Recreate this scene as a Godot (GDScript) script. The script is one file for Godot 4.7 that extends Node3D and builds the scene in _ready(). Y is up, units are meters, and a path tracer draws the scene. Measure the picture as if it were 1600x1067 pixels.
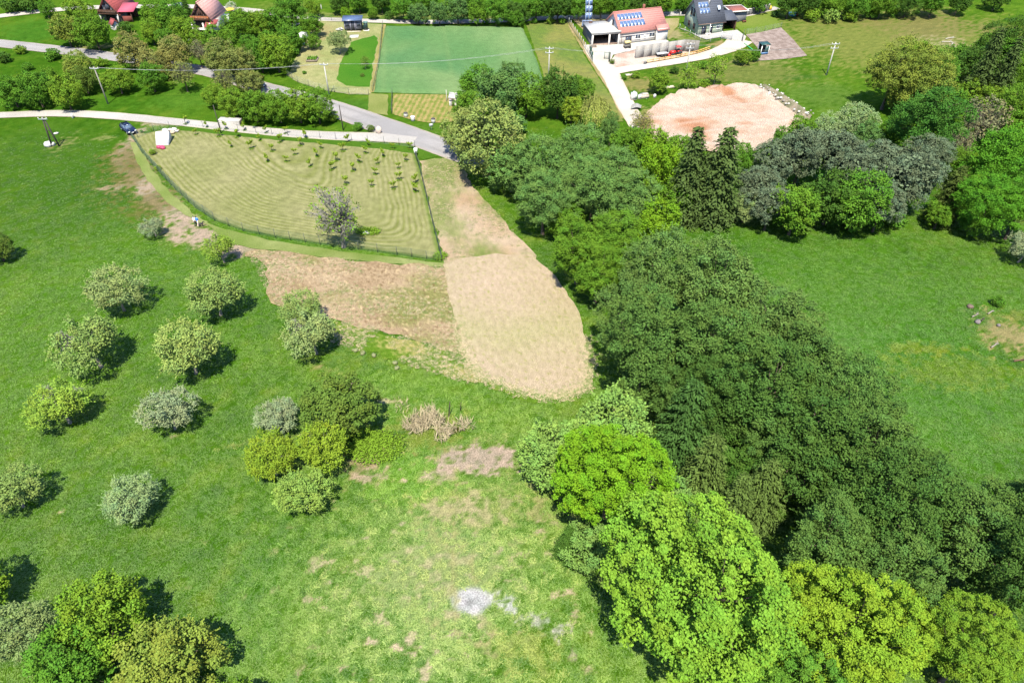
extends Node3D

const LEAF_GAIN := 0.56
const GROUND_TINT := 0.36
var rng := RandomNumberGenerator.new()
var used := {}
var mats := {}
var protos := {}
var counts := {}
var n_low := FastNoiseLite.new()
var n_mid := FastNoiseLite.new()
var n_fine := FastNoiseLite.new()
var grain: Texture2D
var soft_grain: Texture2D
var soil_tex: Texture2D
var patches := {}


# ------------------------------------------------------------------ small helpers
func numbered(s: String) -> String:
	if not used.has(s):
		used[s] = 0
		return s
	used[s] += 1
	return "%s_%03d" % [s, used[s]]


func tag(o: Node, label: String, category: String, group := "") -> void:
	o.set_meta("label", label)
	o.set_meta("category", category)
	if group != "":
		o.set_meta("group", group)


func thing(called: String, label: String, category: String, at := Vector3.ZERO, turn := 0.0, group := "") -> Node3D:
	var o := Node3D.new()
	o.name = numbered(called)
	add_child(o)
	o.position = at
	o.rotation.y = turn
	tag(o, label, category, group)
	return o


func height(x: float, z: float) -> float:
	return 0.45 * sin(0.045 * x + 0.6) * cos(0.05 * z) + 0.2 * sin(0.11 * x - 0.07 * z) + 7.0 * smoothstep(160.0, 330.0, -z)


func on(p: Vector2, up := 0.0) -> Vector3:
	return Vector3(p.x, height(p.x, p.y) + up, p.y)


func lin(c: Color, k: float) -> Color:
	var l := c.srgb_to_linear()
	return Color(l.r * k, l.g * k, l.b * k).linear_to_srgb()


func c8(r: int, g: int, b: int) -> Color:
	return Color8(r, g, b)


# material of a plain painted or mineral surface; r, g, b is its base colour in sRGB
func mat(called: String, r: int, g: int, b: int, rough := 0.85, metal := 0.0, tex := true) -> StandardMaterial3D:
	if mats.has(called):
		return mats[called]
	var m := StandardMaterial3D.new()
	m.resource_name = called
	m.albedo_color = Color8(r, g, b)
	m.roughness = rough
	m.metallic = metal
	if tex:
		m.albedo_texture = grain
		m.uv1_triplanar = true
		m.uv1_world_triplanar = true
		m.uv1_scale = Vector3.ONE * 0.35
	mats[called] = m
	return m


func noise_tex(seed_: int, freq: float, oct: int, lo: float, size: int) -> ImageTexture:
	var n := FastNoiseLite.new()
	n.seed = seed_
	n.noise_type = FastNoiseLite.TYPE_SIMPLEX_SMOOTH
	n.frequency = freq
	n.fractal_octaves = oct
	n.fractal_gain = 0.65
	var im := n.get_seamless_image(size, size)
	im.convert(Image.FORMAT_L8)
	var d := im.get_data()
	var lut := PackedByteArray()
	for i in 256:
		var v := clampf((i / 255.0 - 0.5) * 1.5 + 0.5, 0.0, 1.0)
		lut.append(int(255.0 * (lo + (1.0 - lo) * v)))
	for i in d.size():
		d[i] = lut[d[i]]
	return ImageTexture.create_from_image(Image.create_from_data(size, size, false, Image.FORMAT_L8, d))


class Buf:
	var st := SurfaceTool.new()
	var count := 0
	func _init() -> void:
		st.begin(Mesh.PRIMITIVE_TRIANGLES)
	func tri(a: Vector3, b: Vector3, c: Vector3) -> void:
		st.add_vertex(a)
		st.add_vertex(b)
		st.add_vertex(c)
		count += 1
	func quad(a: Vector3, b: Vector3, c: Vector3, d: Vector3) -> void:
		tri(a, b, c)
		tri(a, c, d)
	func box(o: Vector3, s: Vector3, t := Basis.IDENTITY) -> Buf:
		var e := s * 0.5
		var p := []
		for i in 8:
			p.append(o + t * Vector3(e.x * (1 if i & 1 else -1), e.y * (1 if i & 2 else -1), e.z * (1 if i & 4 else -1)))
		quad(p[4], p[6], p[7], p[5])
		quad(p[1], p[3], p[2], p[0])
		quad(p[5], p[7], p[3], p[1])
		quad(p[0], p[2], p[6], p[4])
		quad(p[6], p[2], p[3], p[7])
		quad(p[0], p[4], p[5], p[1])
		return self
	# a flat panel given by its four corners, of some thickness below its face
	func slab(a: Vector3, b: Vector3, c: Vector3, d: Vector3, thick: float) -> Buf:
		var n := (c - a).cross(b - a).normalized() * thick
		if n.y < 0.0 and absf(n.y) > 0.2 * thick:
			n = -n
		var q := [a - n, b - n, c - n, d - n]
		quad(a, b, c, d)
		quad(q[3], q[2], q[1], q[0])
		var t := [a, b, c, d]
		for i in 4:
			var j := (i + 1) % 4
			quad(t[j], t[i], q[i], q[j])
		return self
	func tube(a: Vector3, b: Vector3, ra: float, rb: float, n := 6, caps := true) -> Buf:
		var y := (b - a).normalized()
		var x := y.cross(Vector3(0.3, 0.1, 0.95)).normalized()
		if x.length() < 0.1:
			x = Vector3.RIGHT
		var z := x.cross(y)
		for i in n:
			var u := TAU * i / n
			var v := TAU * (i + 1) / n
			var du := x * cos(u) + z * sin(u)
			var dv := x * cos(v) + z * sin(v)
			quad(a + du * ra, b + du * rb, b + dv * rb, a + dv * ra)
			if caps:
				tri(b, b + dv * rb, b + du * rb)
				tri(a, a + du * ra, a + dv * ra)
		return self
	func ball(o: Vector3, r: Vector3, rough := 0.0, seed_ := 1, rings := 6, segs := 9) -> Buf:
		var g := RandomNumberGenerator.new()
		g.seed = seed_
		var p := []
		for i in rings + 1:
			var row := []
			for j in segs:
				var a := PI * i / rings
				var b := TAU * j / segs
				var k := 1.0 + rough * g.randf_range(-1, 1)
				row.append(o + Vector3(sin(a) * cos(b), cos(a), sin(a) * sin(b)) * r * k)
			p.append(row)
		for i in rings:
			for j in segs:
				var j2 := (j + 1) % segs
				quad(p[i][j], p[i][j2], p[i + 1][j2], p[i + 1][j])
		return self
	# outline in x, y pushed through from z0 to z1
	func prism(pts: PackedVector2Array, z0: float, z1: float) -> Buf:
		var idx := Geometry2D.triangulate_polygon(pts)
		for k in range(0, idx.size(), 3):
			var t := [pts[idx[k]], pts[idx[k + 1]], pts[idx[k + 2]]]
			tri(Vector3(t[0].x, t[0].y, z1), Vector3(t[1].x, t[1].y, z1), Vector3(t[2].x, t[2].y, z1))
			tri(Vector3(t[2].x, t[2].y, z0), Vector3(t[1].x, t[1].y, z0), Vector3(t[0].x, t[0].y, z0))
		for i in pts.size():
			var a := pts[i]
			var b := pts[(i + 1) % pts.size()]
			quad(Vector3(a.x, a.y, z0), Vector3(a.x, a.y, z1), Vector3(b.x, b.y, z1), Vector3(b.x, b.y, z0))
		return self
	func done() -> ArrayMesh:
		st.generate_normals()
		return st.commit()


func put(called: String, b: Buf, m: Material, parent: Node) -> MeshInstance3D:
	var o := MeshInstance3D.new()
	o.name = numbered(called) if parent == self else called
	o.mesh = b.done()
	o.material_override = m
	parent.add_child(o, true)
	return o


func single(called: String, b: Buf, m: Material, at: Vector3, turn: float, label: String, category: String, group := "") -> MeshInstance3D:
	var o := put(called, b, m, self)
	o.position = at
	o.rotation.y = turn
	tag(o, label, category, group)
	return o


# ------------------------------------------------------------------ ground
func mixc(a: Color, b: Color, t: float) -> Color:
	return a.lerp(b, clampf(t, 0.0, 1.0))


func patch(x: float, z: float, rx: float, rz: float, c: Color, s: float, ragged := 0.5) -> void:
	var p := [x, z, rx, rz, c, s, ragged]
	for i in range(floori((x - rx * 1.5) / 10.0), floori((x + rx * 1.5) / 10.0) + 1):
		for j in range(floori((z - rz * 1.5) / 10.0), floori((z + rz * 1.5) / 10.0) + 1):
			var key := Vector2i(i, j)
			if not patches.has(key):
				patches[key] = []
			patches[key].append(p)


func meadow(x: float, z: float) -> Color:
	var a := n_low.get_noise_2d(x, z)
	var b := n_mid.get_noise_2d(x, z)
	var f := n_fine.get_noise_2d(x, z)
	var f2 := n_fine.get_noise_2d(x * 0.37 + 90.0, z * 0.37)
	var m := n_mid.get_noise_2d(x * 0.45 - 70.0, z * 0.45)
	var f3 := n_fine.get_noise_2d(x * 2.3 + 7.0, z * 2.3)
	var c := Color8(98, 140, 42)
	c = mixc(c, Color8(78, 124, 34), 0.32 + a * 1.2 + m * 0.4)
	c = mixc(c, Color8(120, 158, 52), (b - 0.08) * 1.2)
	c = mixc(c, Color8(132, 156, 56), (f2 - 0.12) * 0.9)
	c = mixc(c, Color8(66, 110, 32), (-f2 - 0.2) * 1.2)
	for p in patches.get(Vector2i(floori(x / 10.0), floori(z / 10.0)), []):
		var dx: float = (x - p[0]) / p[2]
		var dz: float = (z - p[1]) / p[3]
		var q := dx * dx + dz * dz
		if q < 2.2:
			var w: float = 1.0 - sqrt(q) + (b * 0.5 + f * 1.0 + f3 * 0.9) * p[6]
			if w > 0.0:
				c = mixc(c, p[4], minf(1.0, w * 2.4) * p[5])
	return Color(c.r * (1.0 + f * 0.13 + f3 * 0.14), c.g * (1.0 + f * 0.09 + f3 * 0.12), c.b * (1.0 + f * 0.1 + f3 * 0.14))


func sheet_mat(called: String, tex: Texture2D, scale_m: float, tint: float, lumps := 0.0) -> StandardMaterial3D:
	if mats.has(called):
		return mats[called]
	var m := StandardMaterial3D.new()
	m.resource_name = called
	m.vertex_color_use_as_albedo = true
	m.vertex_color_is_srgb = true
	m.albedo_color = Color(tint, tint, tint).linear_to_srgb()
	m.roughness = 0.95
	m.metallic_specular = 0.05
	m.albedo_texture = tex
	m.uv1_triplanar = true
	m.uv1_world_triplanar = true
	m.uv1_scale = Vector3.ONE / scale_m
	if lumps > 0.0:
		m.heightmap_enabled = true
		m.heightmap_texture = tex
		m.heightmap_scale = lumps
	mats[called] = m
	return m


func structure(o: Node3D) -> Node3D:
	o.set_meta("kind", "structure")
	return o


func build_ground() -> void:
	var zs: Array[float] = [900.0, 400.0, 150.0, 60.0]
	var z := 20.0
	while z > -262.0:
		zs.append(z)
		z -= 0.9 if z > -20.0 else 0.26 + 0.0024 * (-20.0 - z)
	for d in [-264.0, -270.0, -290.0, -330.0, -380.0, -460.0, -700.0, -1200.0, -2400.0]:
		zs.append(d)
	var cols := 440
	var outer := [1.03, 1.15, 1.5, 2.5, 5.0, 12.0]
	var us: Array[float] = []
	for i in range(outer.size() - 1, -1, -1):
		us.append(-outer[i])
	for i in cols + 1:
		us.append(-1.0 + 2.0 * i / cols)
	for k in outer:
		us.append(k)
	var n := us.size()
	var v := PackedVector3Array()
	var c := PackedColorArray()
	for zz in zs:
		var w := 46.0 + 0.62 * clampf(-zz, 0.0, 290.0)
		for u in us:
			var x := u * w
			v.append(Vector3(x, height(x, zz) - 0.05 * (1.0 + n_fine.get_noise_2d(x, zz)), zz))
			c.append(meadow(x, zz))
	var idx := PackedInt32Array()
	for i in zs.size() - 1:
		for j in n - 1:
			var a := i * n + j
			idx.append_array([a, a + n + 1, a + n, a, a + 1, a + n + 1])
	structure(grid_mesh("ground", v, c, idx, sheet_mat("meadow grass", soft_grain, 5.0, GROUND_TINT * 0.93 / 0.84, 3.0)))


func grid_mesh(called: String, v: PackedVector3Array, c: PackedColorArray, idx: PackedInt32Array, m: Material) -> MeshInstance3D:
	var arrays := []
	arrays.resize(Mesh.ARRAY_MAX)
	arrays[Mesh.ARRAY_VERTEX] = v
	arrays[Mesh.ARRAY_COLOR] = c
	arrays[Mesh.ARRAY_INDEX] = idx
	var st := SurfaceTool.new()
	st.create_from_arrays(arrays)
	st.generate_normals()
	var o := MeshInstance3D.new()
	o.name = numbered(called)
	o.mesh = st.commit()
	o.material_override = m
	add_child(o)
	return o


func ragged(poly: Array, step: float, amp: float) -> PackedVector2Array:
	var out := PackedVector2Array()
	for i in poly.size():
		var a: Vector2 = poly[i]
		var b: Vector2 = poly[(i + 1) % poly.size()]
		var n := maxi(1, int(a.distance_to(b) / step))
		var side := (b - a).orthogonal().normalized()
		for k in n:
			var p := a.lerp(b, float(k) / n)
			out.append(p + side * amp * (n_mid.get_noise_2d(p.x * 3.0, p.y * 3.0) + 0.8 * n_fine.get_noise_2d(p.x, p.y)))
	return out


# a piece of ground with its own surface, laid on the terrain and cut to an outline
func drape(called: String, poly: PackedVector2Array, step: float, off: float, col: Callable, m: Material, rise = null) -> MeshInstance3D:
	var lo := poly[0]
	var hi := poly[0]
	for p in poly:
		lo = lo.min(p)
		hi = hi.max(p)
	var nx := int((hi.x - lo.x) / step) + 2
	var nz := int((hi.y - lo.y) / step) + 2
	var v := PackedVector3Array()
	var c := PackedColorArray()
	var idx := PackedInt32Array()
	var at := PackedInt32Array()
	at.resize(nx * nz)
	at.fill(-1)
	var inside := PackedByteArray()
	inside.resize(nx * nz)
	for j in nz:
		for i in nx:
			inside[j * nx + i] = 1 if Geometry2D.is_point_in_polygon(lo + Vector2(i, j) * step, poly) else 0
	var add := func(p: Vector2) -> int:
		v.append(Vector3(p.x, height(p.x, p.y) + off + (rise.call(p.x, p.y) if rise != null else 0.0), p.y))
		c.append(col.call(p.x, p.y))
		return v.size() - 1
	for j in nz - 1:
		for i in nx - 1:
			var k := j * nx + i
			var s := inside[k] + inside[k + 1] + inside[k + nx] + inside[k + nx + 1]
			var p := lo + Vector2(i, j) * step
			if s == 4:
				for q in [k, k + 1, k + nx, k + nx + 1]:
					if at[q] < 0:
						at[q] = add.call(lo + Vector2(q % nx, q / nx) * step)
				idx.append_array([at[k], at[k + 1], at[k + nx + 1], at[k], at[k + nx + 1], at[k + nx]])
			elif s > 0:
				var cell := PackedVector2Array([p, p + Vector2(step, 0), p + Vector2(step, step), p + Vector2(0, step)])
				for piece in Geometry2D.intersect_polygons(cell, poly):
					var ids := Geometry2D.triangulate_polygon(piece)
					var first := v.size()
					for q in piece:
						add.call(q)
					for t in range(0, ids.size(), 3):
						var a := piece[ids[t]]
						var b := piece[ids[t + 1]]
						var d := piece[ids[t + 2]]
						if (b - a).cross(d - a) > 0.0:
							idx.append_array([first + ids[t], first + ids[t + 1], first + ids[t + 2]])
						else:
							idx.append_array([first + ids[t], first + ids[t + 2], first + ids[t + 1]])
	return structure(grid_mesh(called, v, c, idx, m))


func ribbon(called: String, pts: Array, widths: Array, off: float, col: Callable, m: Material, wobble := 0.12) -> void:
	var cu := Curve2D.new()
	var cw := Curve.new()
	cw.max_value = 30.0
	for i in pts.size():
		var a: Vector2 = pts[maxi(0, i - 1)]
		var b: Vector2 = pts[mini(pts.size() - 1, i + 1)]
		var t := (b - a) / 6.0
		cu.add_point(pts[i], -t, t)
	var total := cu.get_baked_length()
	var n := int(total / 0.8)
	var across := 8
	var v := PackedVector3Array()
	var c := PackedColorArray()
	var idx := PackedInt32Array()
	for i in n + 1:
		var s := total * i / n
		var p := cu.sample_baked(s)
		var q := cu.sample_baked(minf(total, s + 0.5)) - cu.sample_baked(maxf(0.0, s - 0.5))
		var side := q.orthogonal().normalized()
		var f := float(i) / n * (widths.size() - 1)
		var w: float = lerpf(widths[int(f)], widths[mini(widths.size() - 1, int(f) + 1)], f - int(f)) * 0.5
		for j in across + 1:
			var u := -1.0 + 2.0 * j / across
			var e := w + wobble * (n_fine.get_noise_2d(p.x * 0.7 + u * 30.0, p.y * 0.7) if absf(u) > 0.99 else 0.0)
			var at := p + side * e * u
			v.append(Vector3(at.x, height(at.x, at.y) + off - 0.03 * u * u, at.y))
			c.append(col.call(at.x, at.y, u))
	for i in n:
		for j in across:
			var a := i * (across + 1) + j
			idx.append_array([a, a + across + 1, a + across + 2, a, a + across + 2, a + 1])
	structure(grid_mesh(called, v, c, idx, m))


# ------------------------------------------------------------------ plants
class Leaves:
	var v := PackedVector3Array()
	var c := PackedColorArray()
	var n := PackedVector3Array()
	func leaf(p: Vector3, nrm: Vector3, along: Vector3, l: float, w: float, col: Color) -> void:
		var t := (along - nrm * along.dot(nrm)).normalized() * l * 0.5
		var s := nrm.cross(t).normalized() * w * 0.5
		var fold := nrm * w * 0.18
		v.append_array(PackedVector3Array([p - t, p + s + fold, p + t, p - t, p + t, p - s + fold]))
		c.append_array(PackedColorArray([col, col, col, col, col, col]))
		n.append_array(PackedVector3Array([nrm, nrm, nrm, nrm, nrm, nrm]))
	func done() -> ArrayMesh:
		var a := []
		a.resize(Mesh.ARRAY_MAX)
		a[Mesh.ARRAY_VERTEX] = v
		a[Mesh.ARRAY_COLOR] = c
		var st := SurfaceTool.new()
		st.create_from_arrays(a)
		st.generate_normals()
		return st.commit()


func rdir(g: RandomNumberGenerator) -> Vector3:
	var y := g.randf_range(-1.0, 1.0)
	var a := g.randf() * TAU
	var r := sqrt(1.0 - y * y)
	return Vector3(cos(a) * r, y, sin(a) * r)


# crown of leaf lobes round a centre; o holds R, up, down, hc, lobes, lobe, leaves, leaf, squash, spread, low
func lobe_crown(g: RandomNumberGenerator, o: Dictionary) -> Array:
	var L := Leaves.new()
	var tips: Array[Vector3] = []
	var R: float = o.R
	var centre := Vector3(0, R * o.hc, 0)
	# a few broad boughs make the outline uneven
	var boughs := []
	for i in o.get("boughs", 7):
		boughs.append([rdir(g), g.randf_range(-0.3, 0.24)])
	for i in o.lobes:
		var y: float = 1.0 - (1.0 - o.low) * (i + 0.5) / o.lobes
		var a: float = i * 2.39996 + g.randf_range(-0.25, 0.25)
		var r := sqrt(maxf(0.0, 1.0 - y * y))
		var d := Vector3(cos(a) * r, y, sin(a) * r)
		d = (d + rdir(g) * 0.12).normalized()
		# hollows between the boughs, where whatever is behind shows through
		if n_mid.get_noise_3d(d.x * 16.0 + R * 31.0, d.y * 16.0, d.z * 16.0 + o.lobes) < o.get("gap", -0.34):
			continue
		var k := g.randf_range(o.get("kmin", 0.8), 1.0)
		for b in boughs:
			k += b[1] * smoothstep(0.55, 1.0, d.dot(b[0]))
		if g.randf() < o.get("inner", 0.15):
			k *= g.randf_range(0.5, 0.8)
		var lr: float = R * o.lobe * g.randf_range(0.55, 1.5)
		var p := centre + Vector3(d.x, d.y * (o.up if d.y > 0.0 else o.down), d.z) * (R * k - lr * 0.6)
		tips.append(p)
		var tone := g.randf_range(0.78, 1.0)
		var warm := g.randf_range(-0.09, 0.08)
		var count: int = int(o.leaves * clampf(lr / (R * o.lobe), 0.7, 1.4))
		for j in count:
			var e := (rdir(g) + d * 0.55 + Vector3.UP * 0.35).normalized()
			var q := p + Vector3(e.x, e.y * o.squash, e.z) * lr * sqrt(g.randf_range(0.25, 1.0)) * (1.0 if g.randf() > 0.1 else g.randf_range(1.0, 1.5))
			var nn := (e * 0.5 + Vector3.UP * 0.55 + rdir(g) * 0.75).normalized()
			var s: float = o.leaf * g.randf_range(0.7, 1.3)
			var t := tone * g.randf_range(0.78, 1.0)
			L.leaf(q, nn, (e + rdir(g)), s, s * o.get("slim", 0.75), Color(clampf(t + warm, 0, 1), t, clampf(t - warm * 0.5, 0, 1)))
		# shoots standing out of the crown, leaf by leaf
		for j in o.get("shoots", 0):
			var dir := (d + rdir(g) * 0.7 + Vector3.UP * 0.5).normalized()
			var len := R * g.randf_range(0.1, 0.26)
			var m := int(len / (o.leaf * 0.45)) + 2
			for n in m:
				var t := tone * g.randf_range(0.8, 1.0)
				L.leaf(p + dir * (lr * 0.7 + len * n / m) + rdir(g) * o.leaf * 0.3, (rdir(g) + Vector3.UP).normalized(), dir + rdir(g) * 0.8, o.leaf, o.leaf * o.get("slim", 0.75), Color(t, t, t))
	# loose inner leaves, so that the middle of the crown is not empty
	for i in int(o.lobes * o.leaves * 0.12):
		var e := rdir(g)
		var q := centre + Vector3(e.x, e.y * (o.up if e.y > 0.0 else o.down * 0.7), e.z) * R * pow(g.randf(), 0.4) * 0.72
		var s: float = o.leaf * g.randf_range(1.0, 1.7)
		var t := g.randf_range(0.7, 0.95)
		L.leaf(q, (rdir(g) + Vector3.UP).normalized(), rdir(g), s, s * 0.8, Color(t, t, t))
	return [L.done(), tips]


func trunk_mesh(g: RandomNumberGenerator, h: float, r: float, tips: Array, limbs: int, lean := 0.06) -> ArrayMesh:
	var b := Buf.new()
	var p := Vector3(0, -0.4, 0)
	var d := Vector3(g.randf_range(-lean, lean), 1, g.randf_range(-lean, lean))
	var rr := r
	var knots := [p]
	for i in 4:
		var q := p + d.normalized() * (h + 0.4) / 4.0
		d += Vector3(g.randf_range(-lean, lean), 0, g.randf_range(-lean, lean))
		b.tube(p, q, rr * (1.35 if i == 0 else 1.0), rr * 0.85, 7, false)
		rr *= 0.85
		p = q
		knots.append(p)
	for i in mini(limbs, tips.size()):
		var tip: Vector3 = tips[int(float(i) / limbs * tips.size())]
		var from: Vector3 = knots[2 + i % 3]
		var mid := from.lerp(tip, 0.5) + Vector3.UP * h * 0.06 + rdir(g) * 0.1 * h
		b.tube(from, mid, rr * 0.55, rr * 0.35, 5, false)
		b.tube(mid, tip, rr * 0.35, rr * 0.1, 5, false)
	return b.done()


# leafless twigs: thin forked sticks from the crown's middle to its skin
func twig_mesh(g: RandomNumberGenerator, tips: Array, centre: Vector3, spread: float, thick: float, per := 7) -> ArrayMesh:
	var b := Buf.new()
	for t in tips:
		var from: Vector3 = centre.lerp(t, 0.35)
		b.tube(from, t, thick * 1.6, thick * 0.8, 3, false)
		for k in per:
			var out: Vector3 = ((t - centre).normalized() + rdir(g) * 0.9).normalized()
			var s: Vector3 = from.lerp(t, g.randf_range(0.3, 1.0))
			var m: Vector3 = s + out * spread * g.randf_range(0.3, 0.6)
			b.tube(s, m, thick * 0.8, thick * 0.5, 3, false)
			for j in 3:
				b.tube(m, m + (out + rdir(g) * 0.8).normalized() * spread * g.randf_range(0.25, 0.6), thick * 0.5, thick * 0.3, 3, false)
	return b.done()


func spruce_crown(g: RandomNumberGenerator, R: float, H: float, leaf: float, open: float, droop: float) -> ArrayMesh:
	var L := Leaves.new()
	var y := H * 0.05
	while y < H * 0.985:
		var f := 1.0 - y / H
		var r := R * pow(f, 0.52) * g.randf_range(0.88, 1.08)
		var n := int(7 + 6 * f)
		for i in n:
			var a := TAU * (i + g.randf()) / n
			var d := Vector3(cos(a), 0, sin(a))
			var len := r * g.randf_range(0.7, 1.1)
			var m := int(maxf(6.0, len / (leaf * 0.16)))
			var tone := g.randf_range(0.7, 1.0)
			for j in m:
				var s := (j + g.randf()) / m
				if s < 0.2:
					continue
				var p := Vector3(0, y, 0) + d * len * s + Vector3(0, -droop * len * s * s + 0.12 * len * s, 0)
				var side := d.cross(Vector3.UP) * (1 if j % 2 else -1)
				var w := leaf * (1.25 - 0.6 * s) * g.randf_range(0.7, 1.3)
				p += side * w * g.randf_range(0.1, 0.9) + rdir(g) * leaf * 0.25
				var t := tone * g.randf_range(0.75, 1.0)
				L.leaf(p, (Vector3.UP * 0.8 + rdir(g) * 0.7 + d * 0.5).normalized(), (side * 0.8 + d + Vector3.DOWN * 0.5), w * 1.3, w * open, Color(t, t, t))
		y += H * 0.03 + 0.1
	return L.done()


func strand_crown(g: RandomNumberGenerator, R: float, hc: float) -> Array:
	var L := Leaves.new()
	var tips: Array[Vector3] = []
	for i in 240:
		var d := rdir(g)
		d.y = absf(d.y) * 0.9 - 0.1
		var p := Vector3(0, hc * R, 0) + Vector3(d.x, d.y, d.z).normalized() * R * g.randf_range(0.7, 1.0)
		if i % 12 == 0:
			tips.append(p)
		var len := g.randf_range(0.4, 1.0) * R
		var m := int(len / 0.16)
		var out := Vector3(d.x, 0, d.z).normalized()
		var tone := g.randf_range(0.75, 1.0)
		for j in m:
			var s := float(j) / m
			var q := p + Vector3(0, -len * s, 0) + out * 0.25 * sin(s * 2.0) + rdir(g) * 0.12
			var t := tone * g.randf_range(0.8, 1.0)
			L.leaf(q, (out + rdir(g) * 0.6 + Vector3.UP * 0.3).normalized(), Vector3.DOWN + rdir(g) * 0.4, 0.42, 0.16, Color(t, t, t))
	return [L.done(), tips]


func leaf_mat(called: String, r: int, g: int, b: int, through := 0.35) -> void:
	var m := StandardMaterial3D.new()
	m.resource_name = called + " leaves"
	m.albedo_color = lin(Color8(r, g, b), LEAF_GAIN)
	m.vertex_color_use_as_albedo = true
	m.roughness = 0.6
	m.metallic_specular = 0.12
	m.cull_mode = BaseMaterial3D.CULL_DISABLED
	if through > 0.0:
		m.backlight_enabled = true
		m.backlight = Color(through, through, through)
	mats[called] = m


func make_protos() -> void:
	leaf_mat("pale", 160, 182, 110)
	leaf_mat("pale2", 146, 174, 92)
	leaf_mat("paleyel", 162, 186, 98)
	leaf_mat("paleg", 140, 178, 84)
	leaf_mat("paleg2", 128, 168, 82)
	leaf_mat("grey", 158, 176, 128)
	leaf_mat("silver", 152, 180, 118)
	leaf_mat("lime", 150, 184, 70)
	leaf_mat("lime2", 126, 164, 50)
	leaf_mat("lime3", 148, 182, 84)
	leaf_mat("yellime", 146, 176, 54)
	leaf_mat("yelolive", 140, 160, 66)
	leaf_mat("olive", 108, 136, 56)
	leaf_mat("olive2", 96, 116, 54)
	leaf_mat("greyolive", 142, 166, 100)
	leaf_mat("mid", 100, 150, 48)
	leaf_mat("maple", 132, 177, 58)
	leaf_mat("maple2", 106, 156, 54)
	leaf_mat("yelmaple", 124, 174, 40)
	leaf_mat("yelgreen", 138, 174, 50)
	leaf_mat("dark", 98, 134, 62, 0.25)
	leaf_mat("dark2", 84, 120, 52, 0.25)
	leaf_mat("dark3", 108, 142, 70, 0.25)
	leaf_mat("dkgreen2", 82, 120, 46, 0.25)
	leaf_mat("bluegreen", 82, 120, 58, 0.2)
	leaf_mat("gg", 116, 156, 78)
	leaf_mat("gg2", 106, 146, 76)
	leaf_mat("grn", 82, 134, 52)
	leaf_mat("brgreen", 98, 158, 44)
	leaf_mat("limedark", 108, 152, 46)
	leaf_mat("brlime", 124, 168, 40)
	leaf_mat("willow", 148, 168, 88)
	leaf_mat("weep", 178, 190, 96)
	leaf_mat("spruce", 92, 116, 60, 0.15)
	leaf_mat("larch", 106, 132, 64, 0.25)
	leaf_mat("pine", 114, 132, 100, 0.1)
	leaf_mat("brown", 150, 152, 82)
	leaf_mat("brown2", 136, 138, 98)
	leaf_mat("brown3", 138, 150, 78)
	leaf_mat("white", 205, 215, 180)
	var bark := mat("bark", 92, 80, 66, 0.95)
	var pale_bark := mat("pale bark", 150, 142, 128, 0.95)
	var grey_twig := mat("grey twigs", 150, 149, 138, 0.95)
	var dim_twig := mat("dusky twigs", 128, 118, 104, 0.95)
	var g := RandomNumberGenerator.new()
	g.seed = 77
	for k in 3:
		var o := {"R": 3.6, "up": 0.74, "down": 0.55, "hc": 0.98, "lobes": 100, "lobe": 0.2, "leaves": 84, "leaf": 0.2, "squash": 0.85, "low": -0.55, "inner": 0.2, "boughs": 10, "gap": -0.26, "shoots": 2}
		var cr := lobe_crown(g, o)
		proto("fruit", 3.8, cr[0], trunk_mesh(g, 3.2, 0.2, cr[1], 9, 0.16), pale_bark)
	for k in 2:
		var o := {"R": 3.6, "up": 0.78, "down": 0.6, "hc": 0.98, "lobes": 72, "lobe": 0.21, "leaves": 90, "leaf": 0.21, "squash": 0.85, "low": -0.5, "inner": 0.2, "boughs": 12, "gap": -0.2, "shoots": 2}
		var cr := lobe_crown(g, o)
		var dead: Array = []
		for i in 18:
			var a := g.randf_range(2.2, 4.4) + PI * k * 0.2
			var y := g.randf_range(-0.1, 0.7)
			dead.append(Vector3(cos(a) * 0.85, 0.98 + y * 0.7, sin(a) * 0.85) * 3.5 * g.randf_range(0.8, 1.0))
		proto("fruit_bare", 3.75, cr[0], trunk_mesh(g, 3.2, 0.22, cr[1], 9, 0.16), pale_bark, twig_mesh(g, dead, Vector3(0, 3.4, 0), 0.8, 0.034, 12), grey_twig)
	for k in 1:
		var o := {"R": 3.4, "up": 1.25, "down": 0.8, "hc": 1.08, "lobes": 66, "lobe": 0.18, "leaves": 14, "leaf": 0.26, "squash": 0.9, "low": -0.7, "inner": 0.3, "boughs": 9}
		var cr := lobe_crown(g, o)
		proto("dead", 3.4, cr[0], trunk_mesh(g, 3.8, 0.3, cr[1], 14, 0.1), pale_bark, twig_mesh(g, cr[1], Vector3(0, 3.4, 0), 0.7, 0.036, 19), grey_twig)
	for k in 4:
		var o := {"R": 4.0, "up": 0.95, "down": 0.92, "hc": 1.05, "lobes": 112, "lobe": 0.19, "leaves": 104, "leaf": 0.235, "squash": 0.8, "low": -0.86, "shoots": 1, "inner": 0.15, "boughs": 8}
		var cr := lobe_crown(g, o)
		proto("round", 3.9, cr[0], trunk_mesh(g, 4.0, 0.22, cr[1], 9), bark)
	for k in 1:
		var o := {"R": 5.4, "up": 0.62, "down": 0.4, "hc": 0.8, "lobes": 110, "lobe": 0.17, "leaves": 80, "leaf": 0.3, "squash": 0.8, "low": -0.4, "inner": 0.15, "boughs": 9}
		var cr := lobe_crown(g, o)
		proto("wide", 5.0, cr[0], trunk_mesh(g, 3.4, 0.3, cr[1], 12, 0.14), pale_bark)
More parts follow.
